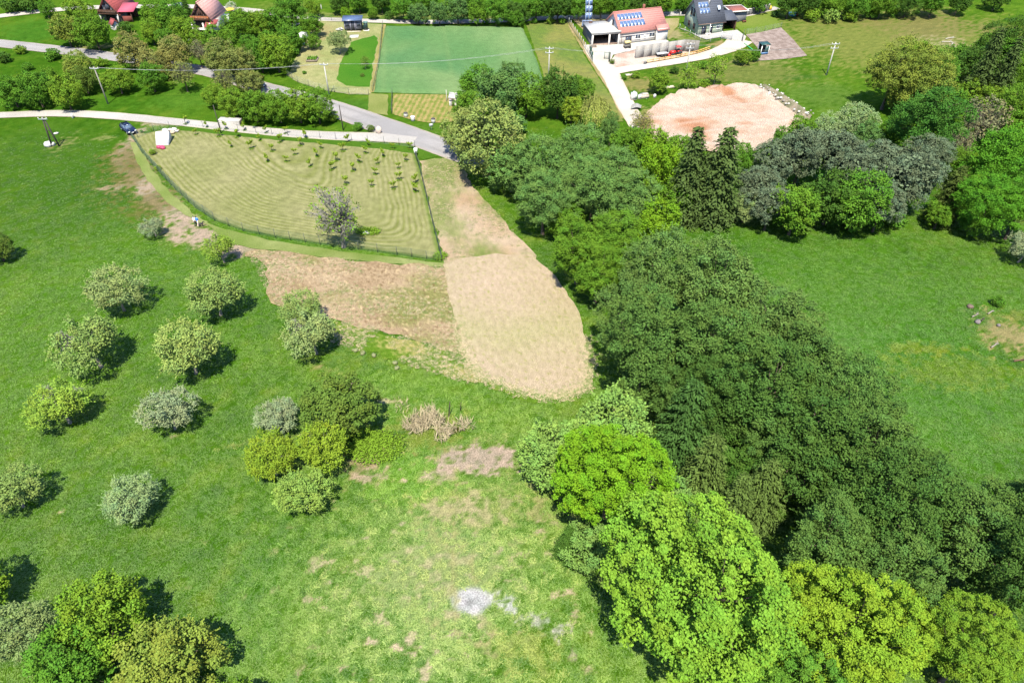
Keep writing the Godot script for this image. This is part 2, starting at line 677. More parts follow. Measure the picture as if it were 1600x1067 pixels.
	for k in 2:
		var o := {"R": 8.0, "up": 0.98, "down": 0.9, "hc": 1.42, "lobes": 400, "lobe": 0.095, "leaves": 120, "leaf": 0.21, "squash": 0.7, "low": -0.6, "inner": 0.12, "boughs": 12, "slim": 0.9}
		var cr := lobe_crown(g, o)
		proto("maple", 8.0, cr[0], trunk_mesh(g, 10.6, 0.42, cr[1], 14), bark)
	for k in 4:
		var o := {"R": 6.2, "up": 1.02, "down": 1.05, "hc": 1.42, "lobes": 170, "lobe": 0.155, "leaves": 140, "leaf": 0.235, "squash": 0.75, "low": -0.8, "shoots": 1, "inner": 0.14, "boughs": 10}
		var cr := lobe_crown(g, o)
		proto("big", 6.25, cr[0], trunk_mesh(g, 8.6, 0.34, cr[1], 12), bark)
	for k in 3:
		var o := {"R": 2.0, "up": 0.85, "down": 0.55, "hc": 0.55, "lobes": 30, "lobe": 0.3, "leaves": 46, "leaf": 0.26, "squash": 0.85, "low": -0.6, "inner": 0.1}
		var cr := lobe_crown(g, o)
		proto("bush", 2.0, cr[0], trunk_mesh(g, 0.7, 0.07, cr[1], 8, 0.2), bark)
	for k in 2:
		var o := {"R": 4.0, "up": 0.95, "down": 0.8, "hc": 1.05, "lobes": 80, "lobe": 0.2, "leaves": 26, "leaf": 0.28, "squash": 0.9, "low": -0.7, "inner": 0.25}
		var cr := lobe_crown(g, o)
		proto("twiggy", 4.0, cr[0], trunk_mesh(g, 3.8, 0.2, cr[1], 12), bark, twig_mesh(g, cr[1], Vector3(0, 3.6, 0), 0.8, 0.022, 5), dim_twig)
	for k in 2:
		var o := {"R": 2.6, "up": 1.5, "down": 0.9, "hc": 1.05, "lobes": 30, "lobe": 0.3, "leaves": 34, "leaf": 0.28, "squash": 0.8, "low": -0.5, "inner": 0.25}
		var cr := lobe_crown(g, o)
		proto("twig2", 2.6, cr[0], trunk_mesh(g, 2.7, 0.1, cr[1], 9), pale_bark)
	for k in 3:
		var o := {"R": 5.0, "up": 1.1, "down": 1.2, "hc": 1.35, "lobes": 150, "lobe": 0.17, "leaves": 70, "leaf": 0.42, "slim": 0.3, "squash": 0.8, "low": -0.7, "inner": 0.15, "boughs": 9}
		var cr := lobe_crown(g, o)
		proto("pine", 4.7, cr[0], trunk_mesh(g, 6.8, 0.26, cr[1], 14), bark)
	for k in 2:
		var o := {"R": 5.0, "up": 0.85, "down": 0.8, "hc": 0.9, "lobes": 150, "lobe": 0.15, "leaves": 66, "leaf": 0.32, "slim": 0.45, "squash": 0.9, "low": -0.8, "inner": 0.15, "boughs": 10}
		var cr := lobe_crown(g, o)
		proto("willow", 4.5, cr[0], trunk_mesh(g, 4.2, 0.34, cr[1], 12, 0.12), bark)
	var we := strand_crown(g, 3.6, 1.35)
	proto("weeping", 3.6, we[0], trunk_mesh(g, 4.6, 0.25, we[1], 10), bark)
	for k in 2:
		proto("spruce", 4.0, spruce_crown(g, 4.0, 17.0, 0.55, 0.6, 0.3), trunk_mesh(g, 15.0, 0.22, [], 0, 0.0), bark)
	for k in 2:
		proto("larch", 4.0, spruce_crown(g, 4.0, 12.0, 0.42, 0.5, 0.12), trunk_mesh(g, 10.3, 0.2, [], 0, 0.0), bark)


func proto(kind: String, R: float, crown: ArrayMesh, trunk: ArrayMesh, bark: Material, twigs: ArrayMesh = null, twig_m: Material = null) -> void:
	if not protos.has(kind):
		protos[kind] = []
	var o := Node3D.new()
	var t := MeshInstance3D.new()
	t.name = "trunk"
	t.mesh = trunk
	t.material_override = bark
	o.add_child(t)
	var c := MeshInstance3D.new()
	c.name = "crown"
	c.mesh = crown
	c.set_meta("kind", "stuff")
	o.add_child(c)
	if twigs:
		var w := MeshInstance3D.new()
		w.name = "bare_twigs"
		w.mesh = twigs
		w.material_override = twig_m
		w.set_meta("kind", "stuff")
		o.add_child(w)
	protos[kind].append([o, R])


func plant(kind: String, x: float, z: float, R: float, sy: float, leaf: String, called: String, category: String, label: String, group: String) -> void:
	var src := kind
	if kind == "poplar":
		src = "round"
	var list: Array = protos[src]
	# the same few crowns recur under one leaf colour, turned and scaled
	counts[src] = counts.get(src, 0) + 1
	var pick: Array = list[(counts[src] * 7 + int(absf(x) * 3.0)) % list.size()]
	var o: Node3D = pick[0].duplicate()
	o.name = numbered(called)
	add_child(o)
	o.position = Vector3(x, height(x, z), z)
	o.rotation.y = rng.randf() * TAU
	if kind == "fruit_bare":
		o.rotation.y = rng.randf_range(-0.5, 0.5)
	var s: float = R / pick[1]
	if leaf.begins_with("dark"):
		s *= rng.randf_range(0.84, 0.98)
		sy *= rng.randf_range(0.94, 1.24)
	o.scale = Vector3(s * rng.randf_range(0.94, 1.1), s * sy * rng.randf_range(0.9, 1.1), s * rng.randf_range(0.9, 1.08))
	(o.get_node("crown") as MeshInstance3D).material_override = mats[leaf]
	tag(o, label, category, group)


var sapling_proto: Node3D
func sapling(x: float, z: float, label: String) -> void:
	if sapling_proto == null:
		var g := RandomNumberGenerator.new()
		g.seed = 5
		sapling_proto = Node3D.new()
		var b := Buf.new().tube(Vector3(0, -0.2, 0), Vector3(0.02, 0.9, 0), 0.03, 0.02, 5)
		var L := Leaves.new()
		for i in 9:
			var d := (Vector3.UP * 0.9 + rdir(g) * 0.8).normalized()
			d.y = absf(d.y)
			var top := Vector3(0.02, 0.8, 0) + d * g.randf_range(0.5, 0.85)
			b.tube(Vector3(0.02, g.randf_range(0.6, 0.9), 0), top, 0.016, 0.006, 4)
			for j in 22:
				var p := Vector3(0.02, 0.85, 0).lerp(top, g.randf_range(0.35, 1.1)) + rdir(g) * 0.13
				var t := g.randf_range(0.7, 1.0)
				L.leaf(p, (rdir(g) + Vector3.UP * 0.7).normalized(), rdir(g), 0.2, 0.13, Color(t, t, t))
		var weeds := Leaves.new()
		for i in 80:
			var a := g.randf() * TAU
			var p := Vector3(cos(a), 0, sin(a)) * sqrt(g.randf()) * 0.4
			var t := g.randf_range(0.6, 1.0)
			weeds.leaf(p + Vector3(0, 0.12, 0), rdir(g), Vector3.UP + rdir(g) * 0.5, 0.2, 0.08, Color(t, t, t))
		put("trunk", b, mats["bark"], sapling_proto)
		for w in [["crown", L, "yellime"], ["weed_ring", weeds, "lime2"]]:
			var m := MeshInstance3D.new()
			m.name = w[0]
			m.mesh = w[1].done()
			m.material_override = mats[w[2]]
			m.set_meta("kind", "stuff")
			sapling_proto.add_child(m)
	var o: Node3D = sapling_proto.duplicate()
	o.name = numbered("sapling_tree")
	add_child(o)
	o.position = Vector3(x, height(x, z), z)
	o.rotation.y = rng.randf() * TAU
	o.scale = Vector3.ONE * rng.randf_range(0.85, 1.25)
	tag(o, label, "sapling", "young saplings in rows in the mown field")

# ------------------------------------------------------------------ buildings
func extrude(b: Buf, pts: Array, by: Vector3) -> void:
	for i in range(1, pts.size() - 1):
		b.tri(pts[0], pts[i], pts[i + 1])
		b.tri(pts[0] + by, pts[i + 1] + by, pts[i] + by)
	for i in pts.size():
		var j := (i + 1) % pts.size()
		b.quad(pts[j], pts[i], pts[i] + by, pts[j] + by)


# x runs along the front from 0 to L, the front is z = 0 and the back z = -D; the ridge runs along x or along z
func gable(o: Node3D, L: float, D: float, h: float, top: float, over: float, wall_m: Material, roof_m: Material, along_x := true) -> void:
	var U := L if along_x else D
	var V := D if along_x else L
	var f := func(u: float, y: float, v: float) -> Vector3:
		return Vector3(u, y, -v) if along_x else Vector3(v, y, -u)
	var t := 0.25
	for u in [0.0, U - t]:
		var b := Buf.new()
		extrude(b, [f.call(u, -1.0, 0.0), f.call(u, h, 0.0), f.call(u, top, V / 2), f.call(u, h, V), f.call(u, -1.0, V)], f.call(t, 0, 0) - f.call(0, 0, 0))
		put("wall", b, wall_m, o)
	for v in [0.0, V - t]:
		var b := Buf.new()
		extrude(b, [f.call(t, -1.0, v), f.call(t, h - 0.02, v), f.call(U - t, h - 0.02, v), f.call(U - t, -1.0, v)], f.call(0, 0, t) - f.call(0, 0, 0))
		put("wall", b, wall_m, o)
	var slope := (top - h) / (V / 2)
	for s in [0, 1]:
		var b := Buf.new()
		var v0: float = -over if s == 0 else V + over
		var y0 := h - slope * over + 0.16
		b.slab(f.call(-over, y0, v0), f.call(-over, top + 0.16, V / 2), f.call(U + over, top + 0.16, V / 2), f.call(U + over, y0, v0), 0.14)
		var r := put("roof", b, roof_m, o)
		if along_x or s == 1:
			# courses of tiles laid over the slope
			var rows := int(Vector2(V / 2 + over, top - y0).length() / 0.55)
			var cb := Buf.new()
			for k in rows:
				var q := (k + 0.1) / rows
				var p: Vector3 = f.call(-over, lerpf(y0, top + 0.16, q) + 0.01, lerpf(v0, V / 2, q))
				var e: Vector3 = f.call(U + over, lerpf(y0, top + 0.16, q) + 0.01, lerpf(v0, V / 2, q))
				cb.tube(p, e, 0.035, 0.035, 4)
			put("tile_courses", cb, roof_m, r)
	var rb := Buf.new()
	rb.tube(f.call(-over, top + 0.18, V / 2), f.call(U + over, top + 0.18, V / 2), 0.12, 0.12, 6)
	put("ridge_cap", rb, roof_m, o)
	var gb := Buf.new()
	gb.tube(f.call(-over, h - slope * over + 0.02, -over - 0.08), f.call(U + over, h - slope * over + 0.02, -over - 0.08), 0.07, 0.07, 6)
	put("gutter", gb, mat("gutter metal", 120, 100, 92, 0.5, 0.3, false), o)


func window(o: Node3D, at: Vector3, w: float, h: float, out: Vector3, frame_m: Material, called := "window") -> MeshInstance3D:
	var side := Vector3.UP.cross(out)
	var t := Basis(side, Vector3.UP, out)
	var b := Buf.new()
	var e := 0.08
	b.box(at + Vector3.UP * (h / 2 - e / 2) + out * 0.03, Vector3(w, e, 0.1), t)
	b.box(at - Vector3.UP * (h / 2 - e / 2) + out * 0.05, Vector3(w + 0.1, e, 0.14), t)
	for s in [-1, 1]:
		b.box(at + side * s * (w / 2 - e / 2) + out * 0.03, Vector3(e, h - 2 * e, 0.1), t)
	if w > 0.9:
		b.box(at + out * 0.03, Vector3(0.06, h - 2 * e, 0.08), t)
	var fr := put(called, b, frame_m, o)
	put("pane", Buf.new().box(at + out * 0.012, Vector3(w - 2 * e, h - 2 * e, 0.02), t), mat("dark glass", 58, 66, 78, 0.08, 0.0, false), fr)
	return fr


func solar(o: Node3D, corner: Vector3, right: Vector3, up: Vector3, nx: int, ny: int, called := "solar_panel") -> void:
	var n := right.cross(up).normalized()
	var cell := mat("solar cells", 72, 92, 124, 0.3, 0.1, false)
	var rim := mat("panel rim", 200, 210, 220, 0.4, 0.6, false)
	for j in ny:
		for i in nx:
			var c := corner + right * (i + 0.5) + up * (j + 0.5)
			var t := Basis(right.normalized(), up.normalized(), n)
			var p := put(called, Buf.new().box(c + n * 0.06, Vector3(right.length() * 0.95, up.length() * 0.95, 0.05), t), rim, o)
			put("cell_field", Buf.new().box(c + n * 0.088, Vector3(right.length() * 0.84, up.length() * 0.88, 0.01), t), cell, p)


func base_turn(a: Vector2, b: Vector2) -> float:
	return -atan2(b.y - a.y, b.x - a.x)


func pole(x: float, z: float, h: float, called: String, label: String, m: Material, arms: int, r := 0.13) -> Node3D:
	var o := thing("utility_pole", label, "utility pole", Vector3(x, height(x, z), z), 0.0)
	put("shaft", Buf.new().tube(Vector3(0, -0.6, 0), Vector3(0, h, 0), r * 1.25, r * 0.8, 8), m, o)
	for k in arms:
		var y := h - 0.35 - 0.9 * k
		put("crossarm", Buf.new().box(Vector3(0, y, 0.12), Vector3(1.8, 0.12, 0.12)), mat("galvanised steel", 168, 172, 175, 0.5, 0.5, false), o)
		for s in [-0.8, 0.0, 0.8]:
			put("insulator", Buf.new().tube(Vector3(s, y + 0.06, 0.12), Vector3(s, y + 0.3, 0.12), 0.06, 0.05, 6), mat("porcelain", 205, 200, 190, 0.25, 0.0, false), o)
	return o


func wire(a: Vector3, b: Vector3, sag: float, label: String) -> void:
	var bf := Buf.new()
	var p := Vector3.ZERO
	var n := 14
	for i in n:
		var f := (i + 1.0) / n
		var q := (b - a) * f - Vector3.UP * sag * 4.0 * f * (1.0 - f)
		bf.tube(p, q, 0.022, 0.022, 3, false)
		p = q
	single("power_cable", bf, mat("cable", 150, 152, 155, 0.5, 0.3, false), a, 0.0, label, "cable", "power cables over the crop field and gardens")


func fence(pts: Array, gap: float, h: float, label: String, post_m: Material, wire_m: Material, mesh_gap := 0.16) -> void:
	var o := thing("wire_fence", label, "fence", on(pts[0]))
	var base := o.position
	var net := Buf.new()
	for i in pts.size() - 1:
		var a: Vector2 = pts[i]
		var b: Vector2 = pts[i + 1]
		var n := maxi(1, int(round(a.distance_to(b) / gap)))
		for k in n + (1 if i == pts.size() - 2 else 0):
			var p := on(a.lerp(b, float(k) / n)) - base
			put("post", Buf.new().tube(p - Vector3.UP * 0.3, p + Vector3.UP * (h + 0.1), 0.045, 0.04, 5), post_m, o)
		var m := int(a.distance_to(b) / mesh_gap)
		for k in m:
			var p := on(a.lerp(b, (k + 0.5) / m)) - base
			var d := (b - a).normalized() * 0.006
			net.quad(p + Vector3(-d.x, 0.03, -d.y), p + Vector3(d.x, 0.03, d.y), p + Vector3(d.x, h, d.y), p + Vector3(-d.x, h, -d.y))
		var rows := int(h / 0.2)
		for y in rows + 1:
			for k in n:
				var p := on(a.lerp(b, float(k) / n)) - base + Vector3.UP * (0.04 + (h - 0.04) * y / rows)
				var q := on(a.lerp(b, (k + 1.0) / n)) - base + Vector3.UP * (0.04 + (h - 0.04) * y / rows)
				net.tube(p, q, 0.009, 0.009, 3, false)
	var mesh := put("wire_mesh", net, wire_m, o)
	mesh.set_meta("kind", "stuff")


# ------------------------------------------------------------------ bodies
# surface of a set of tapered capsules [a, b, ra, rb], joined smoothly, by surface nets
func body(caps: Array, cell: float, blend: float) -> ArrayMesh:
	var lo := Vector3.ONE * 1e9
	var hi := -lo
	for k in caps:
		var r := maxf(k[2], k[3]) + cell * 2.0
		lo = lo.min(k[0] - Vector3.ONE * r).min(k[1] - Vector3.ONE * r)
		hi = hi.max(k[0] + Vector3.ONE * r).max(k[1] + Vector3.ONE * r)
	var nx := int((hi.x - lo.x) / cell) + 2
	var ny := int((hi.y - lo.y) / cell) + 2
	var nz := int((hi.z - lo.z) / cell) + 2
	var f := PackedFloat32Array()
	f.resize(nx * ny * nz)
	for k in nz:
		for j in ny:
			for i in nx:
				var p := lo + Vector3(i, j, k) * cell
				var d := 1e9
				for c in caps:
					var ab: Vector3 = c[1] - c[0]
					var t := clampf((p - c[0]).dot(ab) / maxf(ab.length_squared(), 1e-6), 0.0, 1.0)
					var e: float = p.distance_to(c[0] + ab * t) - lerpf(c[2], c[3], t)
					var h := clampf(0.5 + 0.5 * (d - e) / blend, 0.0, 1.0)
					d = lerpf(d, e, h) - blend * h * (1.0 - h) if d < 1e8 else e
				f[(k * ny + j) * nx + i] = d
	var st := SurfaceTool.new()
	st.begin(Mesh.PRIMITIVE_TRIANGLES)
	st.set_smooth_group(0)
	var id := {}
	var verts: Array[Vector3] = []
	for k in nz - 1:
		for j in ny - 1:
			for i in nx - 1:
				var sum := Vector3.ZERO
				var n := 0
				for e in 12:
					var ax := e / 4
					var o1 := e % 2
					var o2 := (e / 2) % 2
					var a := Vector3i(0, o1, o2) if ax == 0 else Vector3i(o1, 0, o2) if ax == 1 else Vector3i(o1, o2, 0)
					var b := a + (Vector3i(1, 0, 0) if ax == 0 else Vector3i(0, 1, 0) if ax == 1 else Vector3i(0, 0, 1))
					var fa := f[((k + a.z) * ny + j + a.y) * nx + i + a.x]
					var fb := f[((k + b.z) * ny + j + b.y) * nx + i + b.x]
					if (fa < 0.0) != (fb < 0.0):
						sum += Vector3(a).lerp(Vector3(b), fa / (fa - fb))
						n += 1
				if n:
					id[Vector3i(i, j, k)] = verts.size()
					verts.append(lo + (Vector3(i, j, k) + sum / n) * cell)
	for q in verts:
		st.add_vertex(q)
	for key in id:
		for ax in 3:
			var u := Vector3i(0, 1, 0) if ax == 0 else Vector3i(0, 0, 1) if ax == 1 else Vector3i(1, 0, 0)
			var w := Vector3i(0, 0, 1) if ax == 0 else Vector3i(1, 0, 0) if ax == 1 else Vector3i(0, 1, 0)
			var d := Vector3i(1, 0, 0) if ax == 0 else Vector3i(0, 1, 0) if ax == 1 else Vector3i(0, 0, 1)
			if not (id.has(key - u) and id.has(key - w) and id.has(key - u - w)):
				continue
			var fa := f[(key.z * ny + key.y) * nx + key.x]
			var e: Vector3i = key + d
			if e.x >= nx or e.y >= ny or e.z >= nz:
				continue
			var fb := f[(e.z * ny + e.y) * nx + e.x]
			if (fa < 0.0) == (fb < 0.0):
				continue
			var q := [id[key], id[key - u], id[key - u - w], id[key - w]]
			if fa < 0.0:
				q.reverse()
			for t in [0, 1, 2, 0, 2, 3]:
				st.add_index(q[t])
	st.generate_normals()
	return st.commit()


func mesh_part(called: String, m: Mesh, material: Material, parent: Node) -> MeshInstance3D:
	var o := MeshInstance3D.new()
	o.name = called
	o.mesh = m
	o.material_override = material
	parent.add_child(o, true)
	return o


# a walking person, facing +z; the stride is the half angle between the legs
func person(at: Vector3, turn: float, tall: float, shirt: Material, trousers: Material, hair: Material, label: String) -> void:
	var o := thing("person", label, "person", at, turn)
	var s := tall / 1.75
	var skin := mat("skin", 205, 160, 132, 0.6, 0.0, false)
	var v := func(x: float, y: float, z: float) -> Vector3:
		return Vector3(x, y, z) * s
	var caps := []
	var shirt_caps := []
	var leg_caps := []
	var shoe_caps := []
	var add := func(list: Array, a: Vector3, b: Vector3, ra: float, rb: float) -> void:
		list.append([a, b, ra * s, rb * s])
	add.call(caps, v.call(0, 1.0, 0), v.call(0, 1.22, 0.01), 0.13, 0.14)
	add.call(caps, v.call(-0.12, 1.38, 0), v.call(0.12, 1.38, 0), 0.085, 0.085)
	add.call(caps, v.call(0, 1.4, 0), v.call(0, 1.53, 0.02), 0.06, 0.052)
	add.call(caps, v.call(0, 1.6, 0.025), v.call(0, 1.66, 0.015), 0.08, 0.09)
	add.call(caps, v.call(0, 1.6, 0.1), v.call(0, 1.575, 0.115), 0.014, 0.017)
	add.call(shirt_caps, v.call(0, 0.95, 0), v.call(0, 1.22, 0.01), 0.155, 0.165)
	add.call(shirt_caps, v.call(-0.13, 1.37, 0), v.call(0.13, 1.37, 0), 0.1, 0.1)
	for k in [-1, 1]:
		var st: float = 0.22 * k
		var hip: Vector3 = v.call(0.09 * k, 0.92, 0)
		var knee: Vector3 = v.call(0.1 * k, 0.5, st * 0.6 + 0.04)
		var foot: Vector3 = v.call(0.1 * k, 0.09, st)
		add.call(caps, hip, knee, 0.08, 0.056)
		add.call(caps, knee, foot, 0.055, 0.04)
		add.call(leg_caps, hip, knee, 0.105, 0.078)
		add.call(leg_caps, knee, foot, 0.075, 0.062)
		add.call(shoe_caps, foot + v.call(0, -0.04, -0.03), foot + v.call(0, -0.05, 0.15), 0.05, 0.04)
		var sh: Vector3 = v.call(0.19 * k, 1.39, 0)
		var el: Vector3 = v.call(0.25 * k, 1.12, -st * 0.4)
		var wr: Vector3 = v.call(0.25 * k, 0.9, -st * 0.8 + 0.06)
		add.call(caps, sh, el, 0.05, 0.042)
		add.call(caps, el, wr, 0.04, 0.028)
		add.call(caps, wr, wr + v.call(0, -0.08, 0.02), 0.032, 0.03)
		for q in 4:
			var root: Vector3 = wr + v.call(0, -0.09, 0.05 - 0.022 * q)
			add.call(caps, root, root + v.call(-0.015 * k, -0.075 + 0.008 * absf(q - 1.0), 0.012), 0.011, 0.009)
		add.call(caps, wr + v.call(0, -0.04, 0.04), wr + v.call(-0.01 * k, -0.09, 0.085), 0.012, 0.01)
		add.call(shirt_caps, sh, el, 0.068, 0.062)
	mesh_part("body", body(caps, 0.025 * s, 0.03), skin, o)
	mesh_part("shirt", body(shirt_caps, 0.03 * s, 0.05), shirt, o)
	mesh_part("trousers", body(leg_caps, 0.03 * s, 0.03), trousers, o)
	mesh_part("shoes", body(shoe_caps, 0.025 * s, 0.01), mat("shoe leather", 60, 52, 48), o)
	mesh_part("hair", body([[v.call(0, 1.67, -0.015), v.call(0, 1.7, -0.01), 0.095 * s, 0.095 * s], [v.call(0, 1.6, -0.05), v.call(0, 1.66, -0.03), 0.07 * s, 0.08 * s]], 0.025 * s, 0.03), hair, o)
	var eyes := Buf.new()
	for k in [-1, 1]:
		eyes.ball(v.call(0.032 * k, 1.632, 0.096), Vector3.ONE * 0.011 * s, 0.0, 1, 4, 6)
	put("eyes", eyes, mat("dark eye", 40, 34, 30, 0.3, 0.0, false), o)


func dog(at: Vector3, turn: float, label: String) -> void:
	var o := thing("dog", label, "dog", at, turn)
	var c := []
	c.append([Vector3(0, 0.48, -0.26), Vector3(0, 0.46, 0.2), 0.11, 0.15])
	c.append([Vector3(0, 0.52, 0.24), Vector3(0, 0.68, 0.36), 0.1, 0.075])
	c.append([Vector3(0, 0.7, 0.38), Vector3(0, 0.71, 0.46), 0.085, 0.07])
	c.append([Vector3(0, 0.68, 0.5), Vector3(0, 0.66, 0.6), 0.045, 0.034])
	c.append([Vector3(0, 0.53, -0.34), Vector3(0, 0.66, -0.55), 0.035, 0.022])
	for s in [-1, 1]:
		c.append([Vector3(0.06 * s, 0.76, 0.38), Vector3(0.085 * s, 0.68, 0.38), 0.028, 0.02])
		c.append([Vector3(0.09 * s, 0.42, 0.2), Vector3(0.09 * s, 0.24, 0.17 + 0.03 * s), 0.06, 0.036])
		c.append([Vector3(0.09 * s, 0.24, 0.17 + 0.03 * s), Vector3(0.09 * s, 0.04, 0.2 + 0.06 * s), 0.034, 0.03])
		c.append([Vector3(0.09 * s, 0.44, -0.26), Vector3(0.09 * s, 0.28, -0.16), 0.08, 0.05])
		c.append([Vector3(0.09 * s, 0.28, -0.16), Vector3(0.09 * s, 0.18, -0.33 + 0.04 * s), 0.045, 0.03])
		c.append([Vector3(0.09 * s, 0.18, -0.33 + 0.04 * s), Vector3(0.09 * s, 0.04, -0.29 + 0.05 * s), 0.03, 0.03])
	mesh_part("body", body(c, 0.024, 0.05), mat("black fur", 34, 30, 30, 0.8, 0.0, false), o)


func car(at: Vector3, turn: float, called: String, label: String, paint: Material, wagon: bool) -> void:
	var o := thing(called, label, "car", at, turn)
	var tyre := mat("tyre rubber", 34, 34, 36, 0.9, 0.0, false)
	var rim := mat("wheel alloy", 170, 172, 176, 0.35, 0.7, false)
	var glass := mat("car glass", 70, 84, 100, 0.05, 0.0, false)
	# side outline along x (front at +x), narrowing towards the roof
	var lower := PackedVector2Array([Vector2(-2.12, 0.32), Vector2(-2.18, 0.62), Vector2(-2.1, 0.92), Vector2(-1.5, 0.97), Vector2(0.8, 0.95), Vector2(1.6, 0.86), Vector2(2.08, 0.7), Vector2(2.16, 0.45), Vector2(2.08, 0.3)])
	var b := Buf.new()
	var rings := []
	for k in 5:
		var zz: float = [-0.88, -0.8, 0.0, 0.8, 0.88][k]
		var inset: float = [0.05, 0.0, 0.0, 0.0, 0.05][k]
		var ring := []
		for p in lower:
			ring.append(Vector3(p.x * (1.0 - inset), p.y + (0.02 if k == 2 else -inset * 0.6 if p.y > 0.6 else inset * 0.6), zz))
		rings.append(ring)
	for k in 4:
		for i in lower.size():
			var j := (i + 1) % lower.size()
			b.quad(rings[k][i], rings[k][j], rings[k + 1][j], rings[k + 1][i])
	for k in [0, 4]:
		for i in range(1, lower.size() - 1):
			b.tri(rings[k][0], rings[k][i], rings[k][i + 1])
	put("body", b, paint, o)
	var rear := -1.9 if wagon else -1.55
	var rtop := -1.55 if wagon else -0.95
	var cab := Buf.new()
	var q := [Vector3(rear, 0.93, 0.78), Vector3(rtop, 1.4, 0.6), Vector3(0.25, 1.42, 0.6), Vector3(1.05, 0.92, 0.78)]
	var m := []
	for p in q:
		m.append(Vector3(p.x, p.y, -p.z))
	cab.quad(q[1], q[2], m[2], m[1])
	cab.slab(q[1] + Vector3.UP * 0.04, q[2] + Vector3.UP * 0.04, m[2] + Vector3.UP * 0.04, m[1] + Vector3.UP * 0.04, 0.04)
	put("roof", cab, paint, o)
	for side in [[q[0], q[1], q[2], q[3]], [m[3], m[2], m[1], m[0]]]:
		put("side_window", Buf.new().slab(side[0], side[1], side[2], side[3], 0.02), glass, o)
	put("windscreen", Buf.new().slab(q[3], q[2], m[2], m[3], 0.02), glass, o)
	put("rear_window", Buf.new().slab(m[0], m[1], q[1], q[0], 0.02), glass, o)
	var pil := Buf.new()
	for r in [q, m]:
		pil.tube(r[0], r[1], 0.05, 0.04, 5)
		pil.tube(r[3], r[2], 0.05, 0.04, 5)
		pil.tube(Vector3(-0.45, 0.93, r[0].z), Vector3(-0.45, 1.41, r[1].z), 0.05, 0.04, 5)
	put("pillars", pil, paint, o)
	for x in [-1.32, 1.32]:
		for z in [-0.78, 0.78]:
			var w := put("wheel", Buf.new().tube(Vector3(x, 0.32, z - 0.11), Vector3(x, 0.32, z + 0.11), 0.32, 0.32, 14), tyre, o)
			put("rim", Buf.new().tube(Vector3(x, 0.32, z - 0.12), Vector3(x, 0.32, z + 0.12), 0.2, 0.2, 10), rim, w)
	for z in [-0.62, 0.62]:
		put("headlight", Buf.new().box(Vector3(2.08, 0.66, z), Vector3(0.1, 0.13, 0.34)), mat("lamp glass", 225, 228, 230, 0.1, 0.0, false), o)
		put("tail_light", Buf.new().box(Vector3(-2.14, 0.78, z), Vector3(0.1, 0.18, 0.26)), mat("red lamp", 150, 24, 22, 0.2, 0.0, false), o)
	put("number_plate", Buf.new().box(Vector3(2.15, 0.45, 0), Vector3(0.03, 0.11, 0.5)), mat("plate white", 225, 225, 222, 0.4, 0.0, false), o)


func stones(called: String, label: String, at: Array, rmin: float, rmax: float, m: Material, seed_: int, category: String, group: String) -> void:
	for i in at.size():
		var r := rng.randf_range(rmin, rmax)
		single(called, Buf.new().ball(Vector3(0, r * 0.3, 0), Vector3(r, r * 0.7, r * 0.85), 0.14, seed_ + i, 5, 8), m, on(at[i]), rng.randf() * TAU, label, category, group)

# ------------------------------------------------------------------ the scene
func _ready() -> void:
	rng.seed = 20240518
	var cam := Camera3D.new()
	cam.name = "camera"
	cam.position = Vector3(0, 60, 0)
	cam.rotation_degrees = Vector3(-41, 0, 0)
	cam.fov = 51.747
	cam.near = 0.5
	cam.far = 6000.0
	add_child(cam)
	cam.current = true
	var sky := ProceduralSkyMaterial.new()
	sky.sky_top_color = Color(0.42, 0.54, 0.74)
	sky.sky_horizon_color = Color(0.76, 0.82, 0.88)
	sky.ground_bottom_color = Color(0.20, 0.26, 0.12)
	sky.ground_horizon_color = Color(0.45, 0.52, 0.40)
	sky.sky_curve = 0.12
	var env := Environment.new()
	env.background_mode = Environment.BG_SKY
	env.sky = Sky.new()
	env.sky.sky_material = sky
	env.background_energy_multiplier = 0.95
	env.tonemap_mode = Environment.TONE_MAPPER_LINEAR
	env.tonemap_exposure = 3.0
	env.sdfgi_enabled = true
	env.ssao_enabled = true
	env.ssil_enabled = true
	var we := WorldEnvironment.new()
	we.name = "environment"
	we.environment = env
	add_child(we)
	var sun := DirectionalLight3D.new()
	sun.name = "sun"
	sun.light_color = Color(1.0, 0.965, 0.90)
	sun.light_energy = 1.5
	sun.light_angular_distance = 0.5
	sun.shadow_enabled = true
	add_child(sun)
	sun.look_at_from_position(Vector3.ZERO, Vector3(0.04, -1.12, -0.56), Vector3.UP)

	n_low.seed = 3
	n_low.frequency = 0.012
	n_low.fractal_octaves = 3
	n_mid.seed = 8
	n_mid.frequency = 0.07
	n_mid.fractal_octaves = 3
	n_fine.seed = 21
	n_fine.frequency = 0.55
	n_fine.fractal_octaves = 3
	grain = noise_tex(11, 0.02, 5, 0.55, 1024)
	soft_grain = noise_tex(5, 0.02, 5, 0.68, 1024)
	soil_tex = noise_tex(31, 0.045, 4, 0.5, 512)
	set_patches()
	build_ground()
	build_fields()
	build_roads()
	make_protos()
	build_houses()
	build_yards()
	plant_all()
	build_details()
	build_grass()


